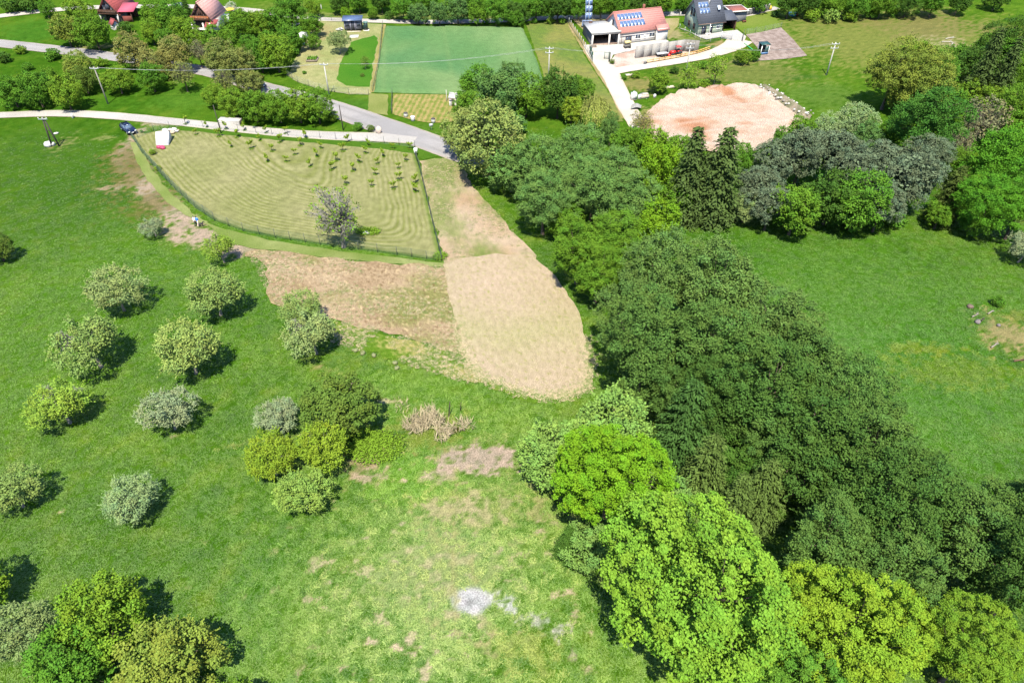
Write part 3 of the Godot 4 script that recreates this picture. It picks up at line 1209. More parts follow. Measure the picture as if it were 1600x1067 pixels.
func set_patches() -> void:
	var straw := Color8(214, 196, 164)
	var bare := Color8(202, 182, 158)
	var paleg := Color8(134, 168, 90)
	var vivid := Color8(92, 142, 38)
	var deep := Color8(74, 116, 42)
	var yel := Color8(132, 150, 58)
	var dry := Color8(150, 156, 92)
	# broad tones
	patch(-6.8, -38.08, 18.63, 19.21, paleg, 0.55, 0.6)
	patch(-5.99, -35.35, 9.6, 10.8, Color8(158, 184, 120), 0.6, 0.7)
	patch(-13.44, -56.76, 14.19, 7.25, Color8(112, 156, 56), 0.6, 0.5)
	patch(-10.92, -47.39, 7.49, 5.17, Color8(110, 164, 48), 0.6, 0.5)
	patch(-46.9, -84.85, 30.82, 27.49, vivid, 0.45, 0.6)
	patch(-60.93, -68, 9.13, 20.8, vivid, 0.35, 0.6)
	patch(-72.86, -108.56, 17.79, 15.65, deep, 0.45, 0.7)
	patch(-90.19, -125.45, 13.38, 12.09, Color8(84, 124, 50), 0.5, 0.6)
	patch(-43.36, -36.82, 18.35, 8.17, deep, 0.25, 0.7)
	patch(47.98, -79.52, 28.89, 19.55, Color8(88, 140, 44), 0.7, 0.5)
	patch(50.7, -61.35, 18.36, 17.02, Color8(80, 136, 42), 0.6, 0.5)
	patch(54.11, -63.63, 9.37, 3.02, Color8(128, 146, 40), 0.45, 0.9)
	patch(52.8, -67.87, 4.88, 1.12, Color8(160, 160, 50), 0.4, 1.0)
	patch(42.37, -71.1, 7.63, 3.45, Color8(104, 152, 74), 0.4, 0.8)
	patch(97.72, -185.8, 43.61, 27, Color8(144, 154, 80), 0.95, 0.5)
	patch(109.94, -195.4, 15.71, 12.22, Color8(150, 144, 92), 0.7, 0.8)
	patch(108.78, -181.44, 7.12, 4.97, Color8(190, 182, 144), 0.6, 0.9)
	patch(68.26, -150.7, 10.93, 8.06, Color8(112, 146, 68), 0.7, 0.6)
	patch(64.51, -161.49, 7.84, 2.19, Color8(82, 124, 56), 0.7, 0.4)
	patch(53.7, -165.09, 17.43, 9.49, Color8(132, 146, 76), 0.95, 0.5)
	patch(41, -190.92, 4.24, 3.96, Color8(190, 178, 134), 0.9, 0.6)
	patch(51.67, -183.36, 3.44, 2.5, Color8(184, 164, 116), 0.9, 0.6)
	patch(46.64, -186.46, 4.77, 2.56, Color8(150, 158, 100), 0.8, 0.6)
	patch(61.19, -170.91, 10.36, 2.69, Color8(176, 168, 112), 0.5, 0.9)
	patch(41.82, -161.62, 8.9, 5.94, Color8(150, 150, 86), 0.5, 0.9)
	patch(28.56, -156.16, 5.16, 6.34, Color8(176, 160, 108), 0.75, 0.7)
	patch(30.53, -141.69, 3.97, 3.28, Color8(196, 178, 128), 0.7, 0.7)
	patch(-95.39, -146.52, 19.14, 5.5, Color8(88, 140, 44), 0.5, 0.5)
	patch(-69.45, -150.25, 12.24, 7.65, Color8(92, 142, 52), 0.5, 0.5)
	patch(-125.76, -192.39, 10.37, 11.66, Color8(80, 136, 48), 0.6, 0.5)
	patch(-104.18, -181.59, 8.15, 1.79, Color8(190, 176, 130), 0.7, 0.7)
	patch(-27.88, -202.81, 33.12, 2.49, Color8(180, 172, 120), 0.6, 0.8)
	patch(-62.62, -210.22, 10.67, 5.38, Color8(130, 150, 72), 0.6, 0.5)
	patch(-32.53, -145.31, 12.28, 4.46, Color8(88, 136, 54), 0.6, 0.4)
	patch(-14, -133.5, 7.65, 2.98, Color8(104, 144, 60), 0.5, 0.6)
	# the trampled track from the car down to the two walkers
	var g := RandomNumberGenerator.new()
	g.seed = 44
	for line in [[Vector2(-74.3, -132.99), Vector2(-74.28, -127.65), Vector2(-72.65, -121.33), Vector2(-69.22, -115.87), Vector2(-65.51, -110.67), Vector2(-61.5, -106.14), Vector2(-57.41, -102.21), Vector2(-53.05, -98.04), Vector2(-48.91, -94.09), Vector2(-44.76, -91.44), Vector2(-39.96, -89.46)], [Vector2(-74.31, -129.85), Vector2(-70.4, -122.87), Vector2(-67.25, -117.31), Vector2(-63.39, -111.56), Vector2(-60.03, -107.43), Vector2(-55.48, -102.18), Vector2(-51.77, -98.83)], [Vector2(-62.96, -110.17), Vector2(-66.71, -111.14), Vector2(-69.16, -110.28), Vector2(-71.02, -109.41)], [Vector2(-53.94, -95.71), Vector2(-53.43, -93.8), Vector2(-51.47, -92.27), Vector2(-49.47, -92.22), Vector2(-48.58, -93.7)]]:
		for i in line.size() - 1:
			var n := int(line[i].distance_to(line[i + 1]) / 1.3) + 1
			for k in n:
				var q: Vector2 = line[i].lerp(line[i + 1], (k + g.randf()) / n) + Vector2(g.randf_range(-0.5, 0.5), g.randf_range(-0.7, 0.7))
				patch(q.x, q.y, g.randf_range(1.0, 2.0), g.randf_range(1.3, 2.8), bare, g.randf_range(0.7, 1.0), 0.7)
	for t in [[-67.95, -114.18, 3.44, 9.53], [-60.17, -104.38, 4.33, 5.6], [-72.15, -121.58, 4.29, 7.68]]:
		patch(t[0], t[1], t[2], t[3], Color8(134, 126, 80), 0.7, 0.8)
	patch(-79.8, -129.56, 2.99, 1.11, Color8(190, 180, 130), 0.5, 0.9)
	patch(-86.38, -127.66, 1.97, 4.36, Color8(176, 166, 120), 0.6, 1.0)
	patch(-71.77, -136.32, 3.29, 1.5, bare, 0.8, 0.6)
	patch(-72.24, -109.66, 4.5, 2.25, Color8(150, 140, 100), 0.35, 0.9)
	# bare and straw coloured spots of the middle pasture
	patch(-16.01, -49.49, 2.35, 3.92, Color8(178, 160, 124), 0.85, 0.8)
	patch(-14.92, -46.9, 2.03, 1.18, bare, 0.7, 0.9)
	patch(-3.5, -49.81, 6.31, 2.74, Color8(200, 180, 160), 0.95, 0.6)
	patch(-7.5, -47.3, 2.04, 1.21, bare, 0.6, 0.9)
	patch(-6.2, -42.95, 3, 1.1, straw, 0.85, 1.1)
	patch(-3.88, -42.21, 2.33, 1.09, straw, 0.7, 1.1)
	patch(-0.66, -43.87, 1.98, 0.81, straw, 0.5, 1.1)
	patch(2.61, -42.74, 0.91, 2.86, Color8(190, 178, 130), 0.6, 0.9)
	for t in [[-14.55, -36.35, 1.34, 0.67], [-18.27, -36.71, 1.22, 0.81], [-16.67, -34.72, 0.72, 0.39], [-14.1, -35.42, 0.48, 0.4], [-18.72, -33.15, 0.82, 0.37], [-6.53, -34.56, 0.95, 0.52], [-4.29, -37.27, 0.98, 0.56], [-3.93, -43.39, 0.65, 2.4], [-8.76, -33.15, 0.93, 0.19], [-5.87, -31.84, 0.46, 0.61], [-2.67, -29.18, 0.56, 0.46], [-4.77, -29.76, 1.68, 0.35], [-5.18, -27.5, 0.44, 0.27], [-7.53, -26.43, 0.54, 0.96], [-17.83, -26.54, 0.54, 0.53], [4.7, -33.49, 1.41, 0.77], [5.74, -31.62, 0.92, 1.23], [6.49, -30.11, 0.45, 0.47], [-1.24, -38.3, 0.5, 0.43], [0, -37.46, 0.37, 0.42], [-16.77, -56.65, 1.48, 0.61], [-19.63, -60.29, 1.07, 0.87], [-15.13, -58.28, 1.8, 0.53], [-21.9, -34.13, 0.6, 0.38], [-30.32, -34.4, 0.6, 0.26], [-45.74, -42.72, 0.26, 0.61], [3.38, -30.08, 0.34, 0.71], [2.54, -40.42, 0.64, 0.6], [-12.04, -31.56, 1.15, 0.48], [-8.91, -29.2, 0.78, 1.03]]:
		patch(t[0], t[1], t[2], t[3], straw, 0.75, 1.2)
	var at := Vector2(-6.7, -36.69)
	for k in 170:
		var q := at + Vector2(g.randfn(0.0, 8.0), g.randfn(0.0, 7.0))
		var e := g.randf_range(0.12, 0.42)
		patch(q.x, q.y, e * g.randf_range(1.0, 2.0), e, straw, g.randf_range(0.4, 0.9), 1.0)
	patch(1.11, -28.62, 3.88, 2.85, Color8(150, 160, 84), 0.5, 0.9)
	patch(-6.64, -36.01, 9.07, 4.73, Color8(168, 180, 116), 0.5, 1.0)
	patch(-3.9, -42.6, 7.16, 3.14, Color8(172, 176, 112), 0.5, 1.0)
	patch(-23.17, -36.76, 3.68, 10.95, Color8(96, 144, 54), 0.4, 0.8)
	# pale ash of an old fire with a washed out trail
	patch(-3.61, -32.9, 2.1, 1.51, Color8(216, 216, 214), 1.0, 0.08)
	patch(-3.61, -32.9, 2.1, 1.51, Color8(216, 216, 214), 1.0, 0.08)
	patch(-3.72, -32.71, 0.58, 0.38, Color8(150, 150, 148), 0.6, 0.5)
	patch(-0.7, -32.92, 1.17, 0.76, Color8(206, 212, 200), 0.75, 1.3)
	patch(0, -32.3, 0.69, 0.62, Color8(206, 212, 206), 0.75, 1.3)
	patch(2.56, -30.97, 1.94, 0.85, Color8(200, 204, 194), 0.7, 1.2)
	patch(3.94, -30.09, 1.35, 0.95, Color8(206, 202, 196), 0.75, 1.1)
	patch(5.22, -28.08, 0.44, 1.01, Color8(190, 180, 160), 0.6, 1.0)
	# faint foot and wheel lines
	for line in [[Vector2(-32.42, -50.81), Vector2(-28.42, -51.69), Vector2(-23.69, -52.8), Vector2(-17.42, -53.84)], [Vector2(-6, -48.39), Vector2(-5.76, -43.36), Vector2(-5.86, -38.81), Vector2(-5.51, -35.35), Vector2(-5.04, -31.54)], [Vector2(-7.52, -31.06), Vector2(-4.49, -29.76), Vector2(-2.43, -28.61)], [Vector2(-3.99, -37.41), Vector2(-3.27, -34.71)], [Vector2(-26.5, -65.26), Vector2(-22.07, -63.03), Vector2(-16.12, -59.86)], [Vector2(-12.83, -51.85), Vector2(-9.8, -49.9), Vector2(-6.25, -49.09)]]:
		for i in line.size() - 1:
			var n := int(line[i].distance_to(line[i + 1]) / 0.5) + 1
			for k in n:
				var q: Vector2 = line[i].lerp(line[i + 1], (k + g.randf()) / n) + Vector2(g.randf_range(-0.15, 0.15), g.randf_range(-0.15, 0.15))
				patch(q.x, q.y, 0.3, 0.4, Color8(176, 178, 116), g.randf_range(0.2, 0.6), 0.8)
	# reed hollow
	patch(-9.6, -53.87, 5.08, 3.53, Color8(128, 144, 62), 0.7, 0.7)
	patch(-6.91, -53.77, 1.3, 0.69, Color8(70, 54, 42), 0.8, 0.6)
	# right meadow bare spot
	patch(64.71, -70.05, 3.54, 4.51, Color8(182, 164, 120), 0.85, 0.8)
	patch(68.19, -73.84, 1.99, 1.33, Color8(140, 150, 72), 0.6, 0.9)
	patch(63.21, -74.07, 1.33, 2.66, Color8(90, 128, 70), 0.5, 0.8)
	patch(-37.95, -52.42, 0.72, 0.37, bare, 0.7, 0.9)
	patch(-24.21, -63.9, 0.94, 0.58, Color8(180, 164, 120), 0.6, 0.9)
	patch(-13.01, -66.38, 11.38, 2.45, Color8(118, 150, 50), 0.6, 0.9)


func dist_line(p: Vector2, pts: Array) -> float:
	var d := 1e9
	for i in pts.size() - 1:
		d = minf(d, p.distance_to(Geometry2D.get_closest_point_to_segment(p, pts[i], pts[i + 1])))
	return d


var fields: Array = []
func field(called: String, poly: Array, amp: float, step: float, off: float, col: Callable, m: Material, rise = null) -> void:
	var out := ragged(poly, 1.2, amp)
	fields.append(out)
	drape(called, out, step, off, col, m, rise)


func mown_grass(x: float, z: float) -> Color:
	var f := n_fine.get_noise_2d(x, z)
	var b := n_mid.get_noise_2d(x, z)
	var c := mixc(Color8(172, 184, 116), Color8(196, 194, 136), 0.5 + b * 1.2)
	return Color(c.r * (1.0 + f * 0.12), c.g * (1.0 + f * 0.1), c.b * (1.0 + f * 0.14))


func build_fields() -> void:
	var soil_m := sheet_mat("field soil", soil_tex, 3.0, GROUND_TINT * 1.2 / 0.75, 4.0)
	var crop_m := sheet_mat("crop", grain, 3.0, GROUND_TINT * 1.1 / 0.8, 2.0)
	var sand_m := sheet_mat("sandy earth", soil_tex, 5.0, GROUND_TINT * 1.38 / 0.76, 5.0)
	# fenced field, mown in bands that follow its fence
	var fence_line := [Vector2(-74.91, -130.41), Vector2(-69.45, -122.88), Vector2(-63.9, -115.84), Vector2(-58.1, -108.77), Vector2(-52.62, -102.79), Vector2(-48.07, -98.61), Vector2(-42.55, -95.64), Vector2(-37.03, -93.81), Vector2(-29.66, -91.97), Vector2(-23.54, -90.72), Vector2(-17.51, -89.45), Vector2(-13.33, -88.47), Vector2(-10.58, -87.8)]
	var side_line := [Vector2(-10.58, -87.8), Vector2(-12.79, -98.04), Vector2(-15.2, -109.44), Vector2(-16.85, -117.17), Vector2(-18.25, -122.77)]
	field("mown_field", [Vector2(-74.66, -130.41), Vector2(-70.84, -132.2), Vector2(-65.11, -134.53), Vector2(-50.62, -131.84), Vector2(-37.59, -129.95), Vector2(-24.57, -126.69), Vector2(-18.83, -124.9), Vector2(-16.85, -117.17), Vector2(-15.2, -109.44), Vector2(-12.79, -98.04), Vector2(-10.7, -88.14), Vector2(-13.35, -88.64), Vector2(-17.53, -89.62), Vector2(-23.57, -90.9), Vector2(-29.7, -92.16), Vector2(-37.08, -94.01), Vector2(-42.61, -95.84), Vector2(-48.14, -98.81), Vector2(-52.69, -103), Vector2(-58.18, -108.99), Vector2(-63.99, -116.09), Vector2(-69.55, -123.14)], 0.25, 0.22, 0.02,
		func(x: float, z: float) -> Color:
			var p := Vector2(x, z)
			var f := n_fine.get_noise_2d(x, z)
			var b := n_mid.get_noise_2d(x, z)
			var d := dist_line(p, fence_line)
			var e := dist_line(p, side_line)
			d = -log(exp(-d * 0.5) + exp(-e * 0.5) + 0.0001) / 0.5 + b * 0.5
			var s := sin(d * TAU / 0.84 + n_fine.get_noise_2d(x * 0.2, z * 0.2) * 1.5)
			var strong := clampf(0.42 - smoothstep(13.0, 22.0, d) * 0.36 + b * 0.9, 0.03, 0.75)
			var c := mixc(Color8(164, 168, 110), Color8(182, 180, 128), 0.5 + n_low.get_noise_2d(x * 4.0, z * 4.0))
			c = mixc(c, Color8(138, 150, 74), clampf(s * 0.8, 0.0, 1.0) * strong)
			c = mixc(c, Color8(200, 198, 142), clampf(-s * 0.7, 0.0, 1.0) * strong)
			c = mixc(c, Color8(112, 144, 62), smoothstep(0.9, 0.1, minf(dist_line(p, fence_line), e)) * 0.7)
			c = mixc(c, Color8(112, 146, 60), smoothstep(-3.2, 0.0, z + 137.5 - (x + 20.0) * 0.17) * 0.0)
			return Color(c.r * (1.0 + f * 0.13), c.g * (1.0 + f * 0.12), c.b * (1.0 + f * 0.14)), crop_m)
	field("grass_strip", [Vector2(-73.66, -127.65), Vector2(-72.56, -127.66), Vector2(-65.62, -117.31), Vector2(-59.04, -108.32), Vector2(-52.56, -101.1), Vector2(-48.87, -98.2), Vector2(-49.9, -97.6), Vector2(-53.61, -100.49), Vector2(-58.92, -105.66), Vector2(-64.44, -112.5), Vector2(-69.41, -119.81)], 0.3, 0.35, 0.03,
		func(x: float, z: float) -> Color: return mixc(mown_grass(x, z), Color8(146, 168, 90), 0.5 + n_mid.get_noise_2d(x, z)), crop_m)
	# green verge between the lower road and the field
	field("grass_verge", [Vector2(-68.43, -133.17), Vector2(-65.32, -135.13), Vector2(-50.86, -132.71), Vector2(-37.76, -130.79), Vector2(-24.72, -127.78), Vector2(-18.57, -125.94), Vector2(-13.1, -121.6), Vector2(-16.55, -120.1), Vector2(-18.25, -122.77), Vector2(-24.35, -125.09), Vector2(-37.24, -128.26), Vector2(-50.22, -130.39), Vector2(-63.51, -132.83)], 0.3, 0.4, 0.035,
		func(x: float, z: float) -> Color: return mixc(meadow(x, z), Color8(96, 138, 52), 0.6), crop_m)
	field("grass_strip", [Vector2(-50.04, -98.61), Vector2(-46.27, -96.2), Vector2(-36.68, -92.48), Vector2(-27.38, -90.39), Vector2(-17.38, -88.41), Vector2(-10.14, -87.14), Vector2(-10.06, -85.99), Vector2(-19.11, -86.98), Vector2(-28.86, -88.17), Vector2(-35, -89.75), Vector2(-40.03, -90.36), Vector2(-43.39, -91.81)], 0.3, 0.35, 0.03,
		func(x: float, z: float) -> Color: return mixc(mown_grass(x, z), Color8(140, 164, 84), 0.55 + n_mid.get_noise_2d(x, z)), crop_m)
	# rough tilled ground and the pale sown strip
	field("tilled_soil", [Vector2(-40.4, -89.63), Vector2(-35, -89.75), Vector2(-28.9, -88.35), Vector2(-19.13, -87.15), Vector2(-10.08, -86.31), Vector2(-3.74, -84.06), Vector2(-2.12, -71.23), Vector2(-5.22, -64.66), Vector2(-8.22, -67.46), Vector2(-13.36, -69.53), Vector2(-19.03, -71.23), Vector2(-24, -73.05), Vector2(-28.48, -74), Vector2(-32.16, -75.61), Vector2(-34.91, -80.03), Vector2(-35.82, -84.84)], 0.9, 0.26, 0.035,
		func(x: float, z: float) -> Color:
			var f := n_fine.get_noise_2d(x * 3.4, z * 2.0)
			var f2 := n_fine.get_noise_2d(x * 1.3 + 20.0, z * 1.0)
			var b := n_mid.get_noise_2d(x * 1.1, z * 1.5)
			var c := mixc(Color8(212, 188, 154), Color8(190, 164, 130), 0.45 + b * 1.1)
			c = mixc(c, Color8(158, 158, 98), (n_mid.get_noise_2d(x * 1.1 + 50.0, z * 1.5) - 0.06 + 0.35 * smoothstep(-30.0, -10.0, x) * smoothstep(-90.0, -76.0, z)) * 2.0 + f * 0.5 + f2 * 0.3)
			c = mixc(c, Color8(230, 204, 160), (f - 0.1) * 1.8 + (f2 - 0.2))
			c = mixc(c, Color8(150, 122, 88), (-f - 0.2) * 1.6)
			return Color(c.r * (1.0 + f * 0.1), c.g * (1.0 + f * 0.1), c.b * (1.0 + f * 0.1)), soil_m)
	field("stubble_strip", [Vector2(-23.72, -73.34), Vector2(-18.63, -71.38), Vector2(-13.36, -69.53), Vector2(-8.22, -67.46), Vector2(-5.22, -64.66), Vector2(-3.16, -62.63), Vector2(0, -60.92), Vector2(3.85, -59.69), Vector2(8.14, -60.38), Vector2(5.34, -58.63), Vector2(0, -59.17), Vector2(-4.69, -61.44), Vector2(-8.74, -63.57), Vector2(-14.55, -65.7), Vector2(-19.64, -67.32), Vector2(-23.28, -69.33)], 1.1, 0.26, 0.03,
		func(x: float, z: float) -> Color:
			var f := n_fine.get_noise_2d(x * 2.0, z * 2.6)
			var c := mixc(Color8(112, 150, 50), Color8(190, 182, 116), 0.3 + n_mid.get_noise_2d(x * 2.2, z * 2.2) * 1.5 + f * 0.9)
			return Color(c.r * (1.0 + f * 0.16), c.g * (1.0 + f * 0.14), c.b * (1.0 + f * 0.16)), soil_m)
	field("fallow_strip", [Vector2(-17.09, -119.64), Vector2(-11.87, -121.01), Vector2(-9.02, -116.62), Vector2(-6.03, -107.81), Vector2(-2.63, -101.49), Vector2(1, -93.9), Vector2(3.67, -88.72), Vector2(4.7, -84.7), Vector2(-9.49, -85.99), Vector2(-10.42, -88.31)], 0.7, 0.4, 0.03,
		func(x: float, z: float) -> Color:
			var f := n_fine.get_noise_2d(x, z)
			var b := n_mid.get_noise_2d(x * 1.2, z * 1.2)
			var c := mixc(Color8(222, 200, 172), Color8(206, 178, 144), 0.4 + b * 1.2 + f * 0.3)
			var green := 0.75 * smoothstep(9.0, 4.0, dist_line(Vector2(x, z), side_line)) + 0.5 * smoothstep(-118.0, -130.0, z)
			green += 1.4 * n_mid.get_noise_2d(x * 1.5 + 31.0, z * 0.9) + 0.5 * n_fine.get_noise_2d(x * 2.5, z * 0.9)
			c = mixc(c, mixc(Color8(164, 170, 112), Color8(146, 160, 92), 0.5 + b), green)
			return Color(c.r * (1.0 + f * 0.1), c.g * (1.0 + f * 0.1), c.b * (1.0 + f * 0.1)), soil_m)
	var rim := [Vector2(-10.3, -86.64), Vector2(-7.62, -73.77), Vector2(-6.47, -68.54), Vector2(-5.24, -65.14), Vector2(-3.32, -62.62), Vector2(0, -60.92), Vector2(3.47, -59.68), Vector2(6.19, -60.15), Vector2(8.77, -61.48), Vector2(9.48, -64.53), Vector2(9.58, -69.96), Vector2(9.11, -75.19), Vector2(7.72, -80.13), Vector2(5.82, -84.67), Vector2(2.91, -89.06)]
	field("sown_field", [Vector2(-10.3, -86.64), Vector2(-6.77, -88.61), Vector2(-2.43, -89.2), Vector2(2.91, -89.06), Vector2(5.82, -84.67), Vector2(7.72, -80.13), Vector2(9.11, -75.19), Vector2(9.58, -69.96), Vector2(9.48, -64.53), Vector2(8.77, -61.48), Vector2(6.19, -60.15), Vector2(3.47, -59.68), Vector2(0, -60.92), Vector2(-3.32, -62.62), Vector2(-5.24, -65.14), Vector2(-6.47, -68.54), Vector2(-7.62, -73.77), Vector2(-9.1, -80.2)], 0.35, 0.28, 0.075,
		func(x: float, z: float) -> Color:
			var f := n_fine.get_noise_2d(x * 3.2, z * 1.1)
			var b := n_mid.get_noise_2d(x * 0.8, z * 0.8)
			var c := mixc(Color8(222, 200, 172), Color8(212, 194, 160), 0.5 + b)
			c = c * (1.0 + 0.016 * sin(dist_line(Vector2(x, z), rim) * TAU / 1.3))
			c = mixc(c, Color8(200, 196, 142), 0.6 * exp(-pow((z + 71.0) / 5.5, 2.0)) * clampf(0.7 + b, 0.0, 1.0))
			c = mixc(c, Color8(182, 182, 112), (n_fine.get_noise_2d(x * 2.6 + 5.0, z * 2.6) - 0.22) * 1.8)
			return Color(c.r * (1.0 + f * 0.1), c.g * (1.0 + f * 0.1), c.b * (1.0 + f * 0.12)), soil_m)
	# crop field at the top
	var wheat := [Vector2(-33.32, -193.99), Vector2(-16.91, -194.91), Vector2(2.87, -194.04), Vector2(4.81, -181.67), Vector2(6.49, -167.86), Vector2(7.36, -154.05), Vector2(-2.8, -151.85), Vector2(-13.94, -151.05), Vector2(-22.31, -151.23), Vector2(-30.25, -152.07), Vector2(-31.72, -168.37)]
	var loop := wheat.duplicate()
	loop.append(wheat[0])
	field("crop_field", wheat, 0.12, 0.5, 0.02,
		func(x: float, z: float) -> Color:
			var f := n_fine.get_noise_2d(x, z)
			var b := n_mid.get_noise_2d(x * 0.6, z * 0.3)
			var c := mixc(Color8(120, 166, 104), Color8(148, 182, 120), 0.45 + b * 1.3)
			c = mixc(c, Color8(100, 154, 100), (n_low.get_noise_2d(x * 2.0, z * 2.0) + 0.1) * 1.6)
			c = mixc(c, Color8(150, 182, 118), exp(-pow((fposmod(x * 0.9 - z * 0.12, 14.0) - 7.0) * 2.0, 2.0)) * 0.35)
			return Color(c.r * (1.0 + f * 0.08), c.g * (1.0 + f * 0.07), c.b * (1.0 + f * 0.08)), crop_m,
		func(x: float, z: float) -> float: return 0.5 * smoothstep(0.1, 0.5, dist_line(Vector2(x, z), loop)))
	field("field_path", [Vector2(-34.42, -195.87), Vector2(-33.42, -195.96), Vector2(-31.57, -168.38), Vector2(-30.11, -152.06), Vector2(-31.1, -152.1), Vector2(-32.76, -170.33)], 0.1, 0.35, 0.03, func(x: float, z: float) -> Color: return mixc(Color8(196, 182, 122), Color8(160, 166, 90), 0.4 + n_mid.get_noise_2d(x * 2.0, z * 2.0)), crop_m)
	field("dry_grass", [Vector2(-31.14, -151.42), Vector2(-26.97, -150.6), Vector2(-25.61, -140.2), Vector2(-27.84, -140.96), Vector2(-30.27, -142.98)], 0.3, 0.35, 0.03, func(x: float, z: float) -> Color: return mixc(Color8(178, 182, 112), Color8(150, 164, 90), 0.5 + n_mid.get_noise_2d(x * 2.0, z)), crop_m)
	field("vegetable_plot", [Vector2(-26.04, -150.92), Vector2(-13.91, -150.68), Vector2(-10.82, -150.07), Vector2(-10.86, -136.46), Vector2(-16.77, -136.03), Vector2(-20.88, -138.07), Vector2(-24.89, -140.77)], 0.25, 0.3, 0.03,
		func(x: float, z: float) -> Color:
			var f := n_fine.get_noise_2d(x, z)
			var s := sin((x + z * 0.12) * TAU / 1.1)
			var c := mixc(Color8(204, 182, 122), Color8(136, 158, 72), clampf(0.45 + s * 0.4 + f * 0.8, 0.0, 1.0))
			return mixc(c, Color8(120, 154, 62), smoothstep(-14.0, -8.0, x) * 0.4), soil_m)
	# mown garden round the cabin
	field("mown_garden", [Vector2(-51.07, -197.22), Vector2(-33.58, -195.94), Vector2(-30.9, -150.74), Vector2(-35.6, -151.31), Vector2(-42.46, -154.02), Vector2(-48.42, -158.43), Vector2(-51.46, -162.13), Vector2(-52.09, -168.79), Vector2(-51.96, -176.49), Vector2(-52.01, -185.63), Vector2(-51.87, -192.86)], 0.3, 0.4, 0.02,
		func(x: float, z: float) -> Color:
			var c := mown_grass(x, z)
			return mixc(c, Color8(188, 178, 124), (n_mid.get_noise_2d(x * 0.8, z * 1.6) - 0.05) * 2.0), crop_m)
	field("tall_grass", [Vector2(-40.37, -182.15), Vector2(-35.24, -187.54), Vector2(-34.11, -185.33), Vector2(-31.66, -154.87), Vector2(-37.08, -155.78), Vector2(-39.75, -159.4), Vector2(-40.76, -168.27), Vector2(-40.51, -173.74)], 0.4, 0.4, 0.04,
		func(x: float, z: float) -> Color: return mixc(Color8(86, 146, 50), Color8(106, 156, 56), 0.5 + n_mid.get_noise_2d(x, z)), crop_m,
		func(_x: float, _z: float) -> float: return 0.0)
	# grass plot between the crop field and the drive
	field("grass_plot", [Vector2(3.75, -196.83), Vector2(14.7, -200.45), Vector2(17.83, -173.84), Vector2(21.44, -149.62), Vector2(22.6, -136.31), Vector2(20.67, -136.38), Vector2(13.87, -150.06), Vector2(7.9, -153.28), Vector2(6.95, -167.84), Vector2(5.45, -181.67)], 0.2, 0.5, 0.02,
		func(x: float, z: float) -> Color:
			var f := n_fine.get_noise_2d(x, z)
			var c := mixc(Color8(128, 154, 76), Color8(158, 162, 92), 0.45 + n_mid.get_noise_2d(x, z) * 1.4 + f * 0.3)
			return Color(c.r * (1.0 + f * 0.1), c.g * (1.0 + f * 0.1), c.b), crop_m)
	field("dry_strip", [Vector2(14.52, -200.43), Vector2(15.92, -200.54), Vector2(22.75, -157.85), Vector2(23.54, -138.75), Vector2(22.36, -137.55), Vector2(21.13, -153.3), Vector2(17.97, -175.59)], 0.2, 0.4, 0.03, func(x: float, z: float) -> Color: return mixc(Color8(206, 184, 140), Color8(170, 164, 100), 0.5 + n_mid.get_noise_2d(x * 2.0, z * 2.0)), soil_m)
	# dumped sandy earth, heaped along its far edge
	var mounds := [Vector2(34.4, -147.13), Vector2(36.66, -149), Vector2(38.76, -149.82), Vector2(41.24, -151.09), Vector2(43.23, -151.22), Vector2(45.69, -152.16), Vector2(47.79, -152.69), Vector2(49.9, -153.21), Vector2(51.91, -153.33), Vector2(53.23, -151.9), Vector2(53.85, -149.01)]
	field("sand_heap", [Vector2(31.56, -146.42), Vector2(36.1, -150.47), Vector2(42.39, -153.88), Vector2(50.19, -156.72), Vector2(54.13, -155.32), Vector2(55.99, -150.22), Vector2(58.02, -144.38), Vector2(60.03, -139.56), Vector2(59.09, -136.6), Vector2(55.03, -131.9), Vector2(50.54, -126.91), Vector2(45.43, -122.44), Vector2(41.48, -120.91), Vector2(35.99, -123.02), Vector2(31.4, -124.15), Vector2(26.99, -126.92), Vector2(25.4, -133.19), Vector2(27.35, -139.85)], 0.5, 0.4, 0.05,
		func(x: float, z: float) -> Color:
			var f := n_fine.get_noise_2d(x, z)
			var b := n_mid.get_noise_2d(x, z)
			var c := mixc(Color8(226, 204, 184), Color8(216, 186, 162), 0.4 + b * 1.3)
			c = mixc(c, Color8(200, 148, 116), (n_mid.get_noise_2d(x * 0.8 + 40.0, z * 0.8 + 10.0) - 0.24) * 3.0)
			c = mixc(c, Color8(228, 208, 192), exp(-pow((fposmod(x * 0.35 + z, 5.0) - 2.5), 2.0) * 4.0) * 0.5)
			return Color(c.r * (1.0 + f * 0.07), c.g * (1.0 + f * 0.08), c.b * (1.0 + f * 0.09)), sand_m,
		func(x: float, z: float) -> float:
			var y := 0.0
			for q in mounds:
				var d := Vector2(x, z).distance_to(q)
				y = maxf(y, 1.2 * clampf(1.0 - d / 4.2, 0.0, 1.0))
			return y * (0.8 + 0.8 * n_mid.get_noise_2d(x * 3.0, z * 3.0)) + 0.2 * (1.0 + n_mid.get_noise_2d(x * 3.0, z * 3.0)) + 0.14 * n_fine.get_noise_2d(x, z))
	var rub := [Vector2(54.23, -155.7), Vector2(56.84, -156.88), Vector2(58.63, -152.11), Vector2(60.6, -146.57), Vector2(61.98, -140.67), Vector2(60.59, -138), Vector2(58.9, -138.5), Vector2(57.44, -143.32), Vector2(55.79, -149.49)]
	var rub_loop := rub.duplicate()
	rub_loop.append(rub[0])
